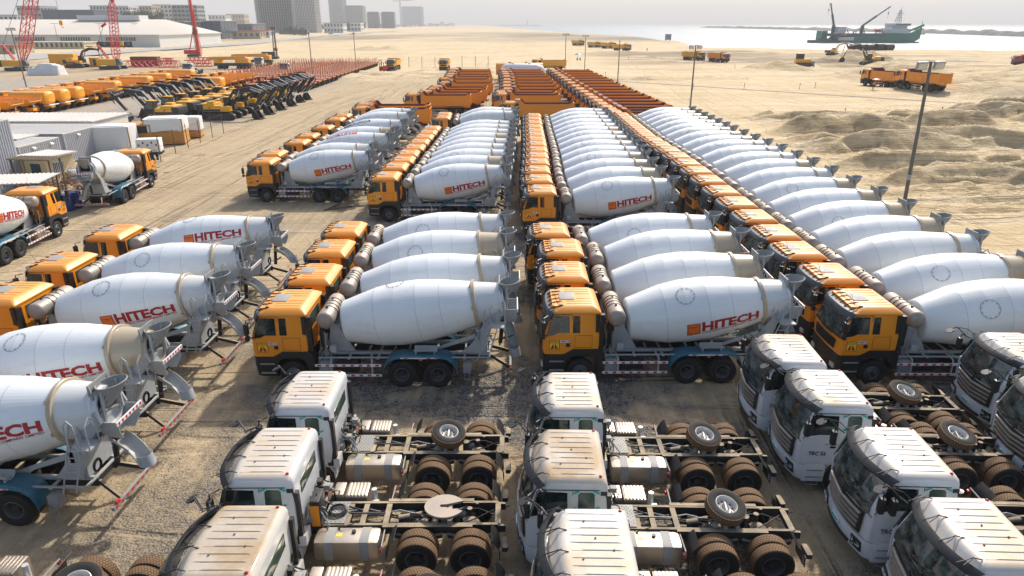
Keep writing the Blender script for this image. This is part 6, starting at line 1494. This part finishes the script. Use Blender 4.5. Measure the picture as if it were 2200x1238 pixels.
def umbrella(q, r, h, mats, lab, pole=0.0):
    t = T(0); a = MB(); n_ = 8; rings = []
    for k, (rr, z) in enumerate(((.02, h + .32 * r), (r * .5, h + .22 * r), (r, h))): rings.append([Vector((math.cos(i * 2 * math.pi / n_) * rr, math.sin(i * 2 * math.pi / n_) * rr, z)) for i in range(n_)])
    for i in range(n_):
        j = (i + 1) % n_; a.sheet([[rings[k][i], rings[k][j]] for k in range(3)], .01, i % len(mats))
    t.part('canopy', a, mats); t.part('shaft', MB().tube((0, 0, pole), (0, 0, h + .3 * r), .025, n=8), 'rimlite'); t.place('umbrella', q, 0, lab, 'umbrella')
q = person(1875, 195, 'person in an orange vest standing under a red umbrella on the sand', umb=True)
umbrella(q + Vector((.2, -.24, 0)), .85, 2.0, ['red', 'redtext'], 'dark red umbrella held up by the standing person', 1.25)
q = person(1240, 132, 'person in dark clothes sitting under the blue umbrella, left one', 'cloth', sit=True); person(1246, 132, 'person in dark clothes sitting under the blue umbrella, right one', 'cloth', sit=True)
umbrella(G(1242, 131), 1.5, 2.2, ['blue', 'blue', 'white', 'blue'], 'blue and white sunshade over two seated people')
person(1390, 110, 'person standing by the dug bank behind the yellow tipper', 'hiviz'); person(1512, 136, 'person crossing in front of the yellow tipper', 'cloth')
# forklift
q = G(825, 153); t = T(0); a = MB(); a.cbox(-1.2, 1.2, -.7, .7, .35, 1.3, .12); a.cbox(.3, 1.3, -.65, .65, .4, 1.5, .1); t.part('body', a, 'red'); a = MB(); [a.beam((x, y, 1.2), (x * .8, y, 2.3), .07, .07) for x in (-.7, .7) for y in (-.55, .55)]; a.box(-.8, .8, -.65, .65, 2.3, 2.36); t.part('overhead_guard', a, 'black')
a = MB(); [a.box(-1.5, -1.35, y - .06, y + .06, .1, 3.2) for y in (-.4, .4)]; [a.box(-1.5, -1.35, -.4, .4, z, z + .1) for z in (.6, 2.0, 3.1)]; a.box(-2.5, -1.5, -.35, -.22, .1, .16); a.box(-2.5, -1.5, .22, .35, .1, .16); t.part('mast', a, 'black')
for x in (-.85, .85):
    for s in (-1, 1): t.part('wheel', MB().lathe([(-.13, .1), (-.13, .32), (.13, .32), (.13, .1)], 20), 'black', None, Tr(x, s * .7, .33))
t.place('forklift', (q.x, q.y, 0), R(60), 'red forklift beside the yellow tipper that faces the camera', 'forklift')
# tankers beyond the tipper columns
def tanker(loc, mat, lab, cone=True):
    t = T(0); rings = []
    for x, k, z in ((0, .25, 1.7), (.8, .8, 2.0), (1.6, 1, 2.3), (8.0, 1, 2.3), (9.2, .75, 2.2), (9.8, .3, 2.0)) if cone else ((0, .97, 2.2), (.1, 1, 2.2), (9.9, 1, 2.2), (10, .97, 2.2)): rings.append([(x, math.cos(i * math.pi / 12) * 1.25 * k, z + math.sin(i * math.pi / 12) * 1.25 * k) for i in range(24)])
    t.part('tank', MB().loft(rings), mat); t.part('chassis', MB().box(.5, 9.5, -.5, .5, .8, 1.15), 'chassis'); t.part('manhole', MB().tube((3, 0, 3.4), (3, 0, 3.65), .3).tube((6.5, 0, 3.4), (6.5, 0, 3.65), .3), 'grey'); wheels(t, [], [6.4, 7.7, 9.0])
    t.part('landing_leg', MB().box(1.4, 1.6, -.7, -.5, 0, 1.0).box(1.4, 1.6, .5, .7, 0, 1.0), 'black'); t.place('tank_trailer', loc, 0, lab, 'tank trailer', scale=1.15)
tanker((G(1075, 157).x, 172, 0), 'white', 'white bulk tank trailer beyond the third tipper column'); tanker((G(1085, 157).x - 2, 177.5, 0), 'orange', 'long orange tank trailer just behind the white one', False)
# diggers on the right
def at(x, y): q = G(x, y); q.z = height(q.x, q.y); return q
EX2.place('excavator', at(1868, 146) + Vector((0, 0, .8)), R(-8), 'dark-boomed excavator loading behind the left tipper at the sand heaps', 'excavator', None, {'word0', 'word1'}, scale=1.15)
EX3 = mk_exc(False, 'yellow'); [setattr(p[1], 'name', p[1].name) for p in EX3.p]
for p in EX3.p:
    if p[0] in ('boom', 'stick'): p[1].materials[0] = M['yellow']
EX3.place('excavator', at(1788, 119), R(186), 'yellow-boomed excavator digging near the sea pipes', 'excavator', None, {'word0', 'word1'})
t = T(0); t.part('track', MB().prism([(-1.8, .3), (-1.5, 0), (1.5, 0), (1.8, .3), (1.6, .85), (-1.6, .85)], -1.1, -.6), 'trackgrey'); t.part('track', MB().prism([(-1.8, .3), (-1.5, 0), (1.5, 0), (1.8, .3), (1.6, .85), (-1.6, .85)], .6, 1.1), 'trackgrey'); t.part('body', MB().cbox(-1.5, 1.7, -.6, .6, .6, 1.6, .06), 'yellow'); t.part('cab', MB().cbox(-1.3, .1, -.6, .6, 1.6, 2.7, .05), 'black'); t.part('blade', MB().sheet([[(2.2 - .15 * math.sin(z * 2.8), y, z) for y in (-1.5, 0, 1.5)] for z in (.05, .4, .8, 1.15)], .06), 'greyd')
t.place('bulldozer', at(1722, 143), R(0), 'small yellow bulldozer below the right-hand diggings', 'bulldozer', scale=1.5)
DR = mk_dump(cabm='red', body='red'); DR.place('tipper_truck', at(2180, 143), R(-10), 'dark red tipper truck in dust at the right edge', 'tipper truck', None, SKY)
# rubber fenders and pipes on the beach
for i, (x0, x1, y, r) in enumerate([(1826, 1846, 107, 1.6), (1845, 1859, 109, 1.7), (1858, 1879, 109, 1.7), (1880, 1900, 109, 1.8), (1898, 1923, 109, 1.6), (1856, 1874, 106.5, 1.7), (1880, 1897, 107, 1.7)]):
    p, q = G(x0, y), G(x1, y); a = MB(); Lx = (q.x - p.x) * .82
    a.tube((0, 0, r), (Lx, 0, r), r, n=20, caps=False); a.tube((0, 0, r), (Lx, 0, r), r * .8, n=20, caps=False); a.loft([[(x, math.cos(k * math.pi / 10) * rr, r + math.sin(k * math.pi / 10) * rr) for k in range(20)] for x, rr in ((-.2, r * .8), (-.25, r * .95), (0, r))], cap=False)
    solo('dredge_pipe', a, 'black', 'thick black float pipe on the beach, %s' % ['leftmost', 'second from left', 'third from left', 'fourth from left', 'rightmost', 'back one at the middle', 'back one right of the middle'][i], 'pipe', 'black float pipes on the beach', (p.x + .4, p.y + (4 if i > 4 else 0), height(p.x, p.y) - .2), R(16))
# ================================================================ ship
def ship():
    q = G(1865, 92.5, -1.1); Y = q.y + 6; k = Y / F * 1.0; 
    sx = (G(1990, 92.5, -1.1).x - G(1740, 92.5, -1.1).x) / 250.0
    x0 = G(1740, 92.5, -1.1).x
    t = T(0); P_ = lambda px: (px - 1740) * sx; H_ = lambda py: (92.5 - py) * sx * 1.08
    a = MB()
    for (xs, zs) in (([1745, 1765, 1820, 1905, 1960, 1975, 1984], None),): pass
    rings = []
    for px, zt, hw, zb in ((1790, 10, 6.5, -.5), (1800, 20, 7.5, -1), (1840, 21, 8, -1), (1900, 21, 8, -1), (1901, 28, 8, -1), (1945, 27, 7, -1), (1965, 30, 4, -.5), (1985, 44, .8, 3)):
        x = P_(px); h = zt * sx * .72; hw *= .9; rings.append([(x, -hw, h), (x, -hw, h * .45), (x, -hw * .8, zb), (x, hw * .8, zb), (x, hw, h * .45), (x, hw, h)])
    for r_, e in zip(rings, range(8)): pass
    t.part('hull', MB().loft(rings), 'ugreen', ang=25)
    t.part('stern_pontoon', MB().box(P_(1738), P_(1815), -9, -2, -1, H_(87)), 'udark'); t.part('hold_side', MB().box(P_(1768), P_(1900), -7.5, 7.5, H_(80), H_(74.5)), 'udark')
    t.part('stern_house', MB().box(P_(1764), P_(1776), -5, 5, H_(87), H_(70)), 'ugreen'); t.part('stern_wheelhouse', MB().cbox(P_(1798), P_(1815), -5, 5, H_(74), H_(62), .4), 'ship_white')
    t.part('small_boat', MB().cbox(P_(1796), P_(1828), -10.5, -7.6, H_(88), H_(82), .3), 'ship_white'); t.part('rescue_boat', MB().cbox(P_(1876), P_(1885), -8, -5, H_(72), H_(66.5), .5), 'red'); t.part('rescue_boat', MB().cbox(P_(1800), P_(1810), -10, -8, H_(80), H_(76), .5), 'red')
    sp = t.part('superstructure', MB().cbox(P_(1908), P_(1950), -6.5, 6.5, H_(75), H_(66), .3), 'ship_white'); t.part('bridge', MB().cbox(P_(1914), P_(1950), -7.5, 7.5, H_(61), H_(55.5), .5), 'ship_white', sp); t.part('deck_house', MB().box(P_(1912), P_(1946), -5, 5, H_(66), H_(61)), 'ship_white', sp)
    t.part('window_band', MB().box(P_(1916), P_(1948), -7.56, -7.5, H_(59.5), H_(57.5)), 'winglass', sp)
    a = MB(); lattice(a, (P_(1931), 0, H_(55.5)), (P_(1933), 0, H_(32)), 3.6, 1.0, 5, .18); a.beam((P_(1926), 0, H_(38)), (P_(1942), 0, H_(38)), .3, .3); a.beam((P_(1928), 0, H_(46)), (P_(1938), 0, H_(46)), .3, .3); a.tube((P_(1934), 0, H_(32)), (P_(1934), 0, H_(26)), .15); t.part('mast', a, 'grey')
    for (bx, bz, tx, tz) in ((1793, 72, 1779, 19), (1856, 72, 1909, 25)):
        a = MB(); a.tube((P_(bx), 0, H_(76)), (P_(bx), 0, H_(60)), 1.3, n=12); a.beam((P_(bx), 0, H_(60)), (P_((bx + tx) / 2), 0, H_((60 + tz) / 2)), 1.2, 1.3); a.beam((P_((bx + tx) / 2), 0, H_((60 + tz) / 2)), (P_(tx), 0, H_(tz)), .8, .8); a.tube((P_(tx) - .8, 0, H_(tz)), (P_(tx) - .8, 0, H_(tz + 22)), .08, n=4); a.cbox(P_(tx) - 1.1, P_(tx) - .4, -.3, .3, H_(tz + 14), H_(tz + 11), .1); t.part('deck_crane', a, 'udark')
    a = MB()
    rg = random.Random(4)
    for i in range(26): x = P_(rg.uniform(1815, 1905)); z = H_(74.5); h = rg.uniform(1, 3.2); y = rg.uniform(-6, 2); a.tube((x, y, z), (x + rg.uniform(-1.5, 1.5), y, z + h), .25, n=5)
    for i in range(12): x = P_(1750 + i * 4.5); a.box(x, x + .6, -8, -7, H_(87), H_(87) + rg.uniform(1, 3))
    t.part('deck_gear', a, 'udark')
    a = MB(); a.beam((P_(1955), 0, H_(72)), (P_(1989), 0, H_(59)), 1.2, 1.6); a.beam((P_(1950), -3, H_(70)), (P_(1985), -3, H_(66)), .5, .5); a.tube((P_(1984), 0, H_(62)), (P_(1985), 0, H_(52)), .2); a.box(P_(1984), P_(1991), -3, 3, H_(77), H_(75)); [a.tube((P_(x), -3, H_(70)), (P_(x), -3, H_(64)), .12) for x in range(1950, 1986, 6)]; t.part('bow_frame', a, 'ugreen')
    t.part('bulbous_bow', MB().cbox(P_(1970), P_(1983), -2, 2, -1, H_(90.5), .3), 'ugreen')
    t.place('dredger_ship', (x0, Y, -1.1), R(1), 'green hopper dredger with white bridge and two deck cranes on the sea', 'ship')
ship()
# harbour arm with its trees, far shore
def bank(name, pts, w, h, lab, mat, rough=1.0, kind='structure'):
    g = []
    n_ = 160
    for i in range(n_ + 1):
        u = i / n_ * (len(pts) - 1); k = min(int(u), len(pts) - 2); p = pts[k].lerp(pts[k + 1], u - k); d = (pts[k + 1] - pts[k]).normalized(); s_ = Vector((-d.y, d.x, 0)); tp = h * (.75 + rough * .45 * noise.fractal(Vector((i * .23, 0, 3)), .9, 2, 4)) * min(1, i / 5 + .25)
        g.append([p - s_ * w + Vector((0, 0, -2)), p - s_ * w * .7 + Vector((0, 0, 1.2)), p - s_ * w * .25 + Vector((0, 0, tp * .85)), p + Vector((0, 0, tp)), p + s_ * w * .6 + Vector((0, 0, tp * .7)), p + s_ * w + Vector((0, 0, -2))])
    a = MB(); a.sheet(g, -.5); o = solo(name, a, mat, None, None, kind=kind); return o
t = NT('far_bank'); n1 = t.noise(t.pos(), .06, 5, .7); bankm = t.set(c=t.mix(t.rng(n1, .4, .6), (.05, .055, .05), (.14, .14, .12)), r=.95)
bank('breakwater', [G(1512, 59.6, -1.1), G(1750, 65.3, -1.1), G(2000, 72, -1.1), G(2420, 86, -1.1)], 14, 7.0, '', bankm)
bank('breakwater', [G(1162, 56.0, -1.1), G(1100, 55.6, -1.1), G(1030, 54.2, -1.1)], 14, 6.0, '', bankm, .3)
a = MB().tube((0, 0, 0), (0, 0, 22), 2.4, 1.6, n=10).cbox(-2.5, 2.5, -2.5, 2.5, 22, 27, .4); q = G(1133, 55.8, -1.1); solo('beacon', a, 'rock', 'tiny beacon tower on the far left breakwater', 'beacon', None, (q.x, q.y, 0))
q = G(1435, 86); a = MB().box(-2.2, 2.2, -2, 2, 1.2, 5.5).box(-2.4, 2.4, -2.2, 2.2, 5.5, 5.8); [a.box(x, x + .3, y, y + .3, -.3, 1.2) for x in (-2.1, 1.8) for y in (-1.9, 1.6)]; solo('beach_hut', a, 'greyd', 'small grey hut on legs at the waterline', 'hut', None, (q.x, q.y, height(q.x, q.y)))
# ================================================================ city
def warehouse():
    e = bpy.data.objects.new('warehouse', None); COL.objects.link(e); q = G(345, 101); e.location = (q.x, q.y, 0); tag(e, 'vast low warehouse with a pale sloping sheet roof and window strip', 'warehouse')
    W = 260; D = 46; he = 6.4; hr = 15.0
    def P(nm, mb, mats, par=e):
        o = bpy.data.objects.new(nm, mb.mesh(nm, mats)); COL.objects.link(o); o.parent = par; return o
    wl = P('wall', MB().box(-W, 0, 0, D * 2, -.5, he), 'wallwhite')
    a = MB(); a.add([(-W, -1, he), (1, -1, he), (-16, D, hr), (-W, D, hr), (-W, 2 * D, he), (1, 2 * D, he), (-W, -1, he + .5), (1, -1, he + .5), (-16, D, hr + .5), (-W, D, hr + .5), (-W, 2 * D, he + .5), (1, 2 * D, he + .5)],
        [(6, 7, 8, 9), (9, 8, 11, 10), (7, 11, 8), (0, 1, 7, 6), (1, 5, 11, 7), (4, 10, 11, 5), (0, 6, 9, 10, 4), (0, 4, 5, 1)]); P('roof', a, 'shedroof')
    for i in range(9):
        x = -W + 12 + i * 27; a = MB(); a.box(x, x + 18, -.2, -.05, he - 3.0, he - 1.0, 0); [a.box(x + k * 1.5, x + k * 1.5 + .3, -.3, -.2, he - 3.1, he - .9, 1) for k in range(13)]; P('window', a, ['winglass', 'wallwhite'], wl)
    P('roof_monitor', MB().box(-70, -30, D - 6, D + 6, hr - .2, hr + 3.0), 'wallwhite')
warehouse()
building('low_annex', 'low cream annex with many dark doorways before the warehouse', 'building', 55, 182, 106, 92, 12, 'cream', 12, 1, 'shedroof', ww=.45, wh=.8, side=False)
building('low_annex', 'low white annex right of the cream one', 'building', 185, 285, 101, 90, 12, 'wallwhite', 6, 1, 'shedroof', ww=.35, wh=.55, side=False)
building('low_annex', 'low building with an orange-red roof at the left edge', 'building', -40, 33, 116, 100, 14, 'walltan', 5, 1, 'roofred', ww=.3, wh=.5, side=False)
B_ = building
B_('office_block', 'grey block with dark bands behind the left end of the warehouse', 'building', 50, 100, 78, 14, 30, 'concrete', 6, 5, ww=.7, wh=.4)
B_('hall', 'dark blue clad hall behind the warehouse roof', 'building', 101, 212, 80, 23, 40, 'walldark', 4, 1, win=False)
B_('apartment_block', 'white apartment block with dark flat roof, leftmost of the tall row', 'building', 205, 245, 76, 13, 24, 'wallwhite', 6, 6, 'walldark')
B_('apartment_block', 'white apartment block right of the dark-roofed one', 'building', 246, 287, 76, 14, 24, 'wallwhite', 6, 6)
B_('apartment_block', 'sand-coloured apartment block in the middle of the tall row', 'building', 288, 336, 75, 14, 24, 'walltan', 7, 6)
B_('apartment_block', 'tall white and grey apartment block right of the sand-coloured one', 'building', 337, 378, 74, 11, 24, 'wallwhite', 5, 7)
B_('apartment_block', 'glassy grey apartment block at the right end of the tall row', 'building', 380, 431, 74, 12, 24, 'concrete', 6, 7, ww=.75, wh=.55)
B_('hall', 'black hall with pale glazed corner behind the red rig', 'building', 352, 400, 86, 47, 40, 'walldark', 5, 1, 'concrete', ww=.5, wh=.6)
B_('hall', 'dark hall with tall glass front right of the red rig', 'building', 402, 478, 84, 46, 40, 'walldark', 6, 1, 'concrete', ww=.6, wh=.6)
B_('hall', 'grey hall with a long flat roof left of the dark tower', 'building', 480, 545, 80, 52, 40, 'concreted', 6, 1, 'concrete')
B_('hall', 'low brick-red roofed building below the grey hall', 'building', 500, 560, 84, 68, 14, 'walltan', 5, 1, 'roofred')
B_('villa', 'distant pale villa between apartments and tower, left one', 'building', 452, 488, 66, 33, 30, 'wallwhite', 5, 3, 'roofred'); B_('office_block', 'distant brown block left of the tower', 'building', 490, 528, 64, 31, 30, 'walltan', 6, 3)
B_('villa', 'low white house at the foot of the dark tower', 'building', 545, 580, 82, 66, 16, 'wallwhite', 4, 1, 'roofred'); B_('villa', 'pale flat house between the towers, with dark hipped roof', 'building', 697, 738, 71, 50, 26, 'wallwhite', 6, 2, 'walldark')
B_('villa', 'white villa right of the dark-roofed house', 'building', 740, 776, 68, 50, 26, 'wallwhite', 5, 2); B_('office_block', 'low dark house by the road before the towers', 'building', 600, 660, 74, 66, 12, 'concreted', 6, 1)
B_('villa', 'far low white building left of the apartment row', 'building', 0, 48, 84, 33, 20, 'wallwhite', 5, 3, 'concrete')
frame_tower('tower_under_construction', 'dark concrete tower block under construction, left half of the nearest tower', 554, 632, 70, 78, 34, 20, 16)
frame_tower('tower_under_construction', 'paler right half of the nearest tower with close white columns', 634, 682, 70.5, 84, 34, 21, 14, 'wallwhite')
frame_tower('tower_under_construction', 'hazy blue-grey slender tower right of the nearest one', 710, 739, 58.5, 112, 80, 24, 7, 'walldark', 'concrete')
frame_tower('tower_under_construction', 'hazy grey stepped tower beside the slender one', 741, 782, 59.5, 70, 60, 16, 9)
frame_tower('tower_under_construction', 'small hazy concrete frame, left of the twin pair', 790, 814, 61, 44, 34, 11, 5); frame_tower('tower_under_construction', 'small hazy concrete frame, right of the twin pair', 820, 848, 61, 44, 34, 11, 6)
frame_tower('tower_under_construction', 'palest and farthest broad tower with cranes above', 864, 908, 55.8, 108, 80, 16, 9, 'walldark')
q = G(862, 56.2); a = MB(); lattice(a, (0, 0, 0), (0, 0, 128), 6, 6, 20, 1.0); a.beam((-40, 0, 130), (75, 0, 134), 4, 4); a.beam((0, 0, 130), (0, 0, 142), 3, 3); solo('tower_crane', a, 'concreted', 'tower crane at the left of the palest far tower', 'tower crane', None, (q.x, q.y, 0))
# low far town along the shore
rg = random.Random(8)
for i in range(26):
    px = 690 + i * 11 + rg.uniform(-4, 4); yb = 62.5 - i * .28; w_ = rg.uniform(7, 15); h_ = rg.uniform(2.5, 7)
    x0, x1, Y, h = rect_from(px, px + w_, yb, yb - h_); a = MB(); a.box(x0 - x0, x1 - x0, 0, 20, -1, max(4, h)); a.prism([(-1, max(4, h) + .01), (x1 - x0 + 1, max(4, h) + .01), ((x1 - x0) / 2, max(4, h) * 1.35)], -1, 21, 1)
    solo('far_house', a, [rg.choice(['wallwhite', 'concrete', 'walltan']), rg.choice(['roofred', 'concreted'])], 'tiny hazy house of the far shore town', 'house', 'houses of the far shore town', (x0, Y, 0))
# trees
def tree(x, y, h, w_, lab, palm=False, grp=None, seed=0):
    rg = random.Random(seed); q = G(x, y); q.z = height(q.x, q.y); t = T(0)
    if palm:
        a = MB(); a.path([(0, 0, 0), (.2, 0, h * .4), (.1, 0, h * .8)], .22, 7); t.part('trunk', a, 'wood'); a = MB()
        for k in range(16):
            an = k * 2.4; el = rg.uniform(-.1, .9); pts = [Vector((.1, 0, h * .8))]
            for j in range(1, 5): pts.append(Vector((.1 + math.cos(an) * w_ * .5 * j / 4, math.sin(an) * w_ * .5 * j / 4, h * .8 + el * w_ * .3 * j / 4 - .22 * w_ * (j / 4) ** 2)))
            s_ = Vector((-math.sin(an), math.cos(an), 0)) * .35; a.sheet([[p - s_, p + Vector((0, 0, .15)), p + s_] for p in pts], .02)
        t.part('crown', a, 'leaf')
    else:
        a = MB(); a.tube((0, 0, -.3), (0, 0, h * .55), w_ * .04, w_ * .02, n=7); [a.tube((0, 0, h * .4), (rg.uniform(-.3, .3) * w_, rg.uniform(-.3, .3) * w_, h * .75), w_ * .02, .02, n=5) for k in range(5)]; t.part('trunk', a, 'wood'); a = MB()
        cl = [(Vector((rg.gauss(0, .22) * w_, rg.gauss(0, .2) * w_, h * rg.uniform(.38, .9))), rg.uniform(.13, .25) * w_) for k in range(13)]
        for c, r_ in cl:
            for k in range(65):
                d = Vector((rg.gauss(0, 1), rg.gauss(0, 1), rg.gauss(0, .8))).normalized() * r_ * rg.random() ** .4; p = c + d; u = Vector((rg.gauss(0, 1), rg.gauss(0, 1), rg.gauss(0, 1))).normalized(); v = u.orthogonal().normalized(); s_ = w_ * .035
                a.add([p - u * s_, p + v * s_ * .6, p + u * s_, p - v * s_ * .6], [(0, 1, 2, 3)])
        t.part('crown', a, 'leaf')
    t.place('palm_tree' if palm else 'tree', q, 0, lab, 'palm tree' if palm else 'tree', grp)
for i, (x, y, h, w_) in enumerate([(290, 80, 27, 22), (306, 80, 25, 20), (322, 80, 27, 20), (345, 80, 26, 20), (338, 85, 12, 15), (120, 86, 18, 14), (180, 84, 17, 18), (60, 84, 17, 14), (30, 84, 17, 14)]): tree(x, y, h, w_, 'dark broadleaf tree behind the warehouse ridge, number %s from left' % ['six', 'seven', 'eight', 'ten', 'nine', 'three, a low one', 'four', 'two', 'one'][i] if False else 'dark broadleaf tree by the warehouse, %s' % ['below the white apartment block', 'left of the sand-coloured block', 'below the sand-coloured block', 'below the tall white and grey block', 'a low one at the dark hall', 'before the blue hall', 'before the blue hall\'s right end', 'below the grey block', 'at the left edge'][i], seed=i)
for i, (x, y, h, w_) in enumerate([(462, 86, 8, 8), (492, 84, 8, 8), (505, 84, 7.5, 8), (522, 83, 8, 7)]): tree(x, y, h, w_, 'palm tree along the far road, %s of four' % ['leftmost', 'second from left', 'third from left', 'rightmost'][i], True, 'palms along the far road', seed=20 + i)
for i, (x, y, h, w_) in enumerate([(632, 76, 8, 22), (650, 77, 6, 12), (745, 70, 14, 20), (730, 70, 10, 16), (690, 66, 12, 20), (777, 63, 14, 26)]): tree(x, y, h, w_, 'bushy green tree by the far houses, %s' % ['below the dark tower', 'right of the dark tower\'s foot', 'left of the white villa', 'beside the dark-roofed house', 'behind the dark-roofed house', 'right of the white villa'][i], seed=40 + i)
# street lamps by the warehouse road
for i, (x, y, l) in enumerate([(128, 103, 'at the cream annex'), (222, 101, 'at the white annex'), (297, 98, 'at the warehouse corner'), (362, 95, 'in front of the black hall'), (470, 84, 'near the palms')]):
    q = G(x, y); t = T(0); p = t.part('pole', MB().tube((0, 0, -.3), (0, 0, 13), .16, .1, n=6), 'pole'); t.part('lamp_arm', MB().beam((-2.2, 0, 13), (2.2, 0, 13), .25, .2), 'pole', p); t.place('street_lamp', (q.x, q.y, 0), 0, 'tall double-armed street lamp on the far road, %s' % l, 'street lamp', 'street lamps along the far road')
# cars on the far road
t = T(0); a = MB(); a.prism([(0, .4), (0, .85), (.9, .95), (1.5, 1.45), (3.2, 1.45), (3.9, 1.0), (4.4, .9), (4.4, .4)], -.85, .85); b = t.part('body', a, 'greyd'); t.part('window', MB().prism([(1.05, .98), (1.55, 1.4), (3.15, 1.4), (3.7, 1.0)], -.87, .87), 'winglass', b)
[t.part('wheel', MB().lathe([(-.1, .1), (-.1, .32), (.1, .32), (.1, .1)], 14), 'black', None, Tr(x, s * .8, .32)) for x in (.9, 3.5) for s in (-1, 1)]
for i, (x, y, l) in enumerate([(280, 97, 'by the warehouse corner'), (395, 87, 'before the black hall'), (402, 87.5, 'right behind the first one before the black hall'), (648, 77.5, 'near the trees by the tower'), (706, 74.5, 'near the pale dark-roofed house')]):
    q = G(x, y); t.place('parked_car', (q.x, q.y, .2), R(i * 9), 'small grey car on the far road, %s' % l, 'car', 'cars on the far road', scale=1.25)
# timber scraps on the ground
for i, (x0, y0, x1, y1) in enumerate([(696, 453, 756, 445), (705, 452, 730, 441), (720, 451, 745, 451)]):
    p, q = G(x0, y0), G(x1, y1); a = MB(); a.beam((0, 0, .06 + .05 * i), (q.x - p.x, q.y - p.y, .06 + .05 * i), .12, .08); solo('timber_plank', a, 'wood', ['longest dark plank on the ground behind the second mixer column', 'dark plank lying across the longest one', 'short dark plank under the other two'][i], 'plank', None, (p.x, p.y, 0))
haze_box(-12500, 12500, -60, 12300, -6, 260, .00024)
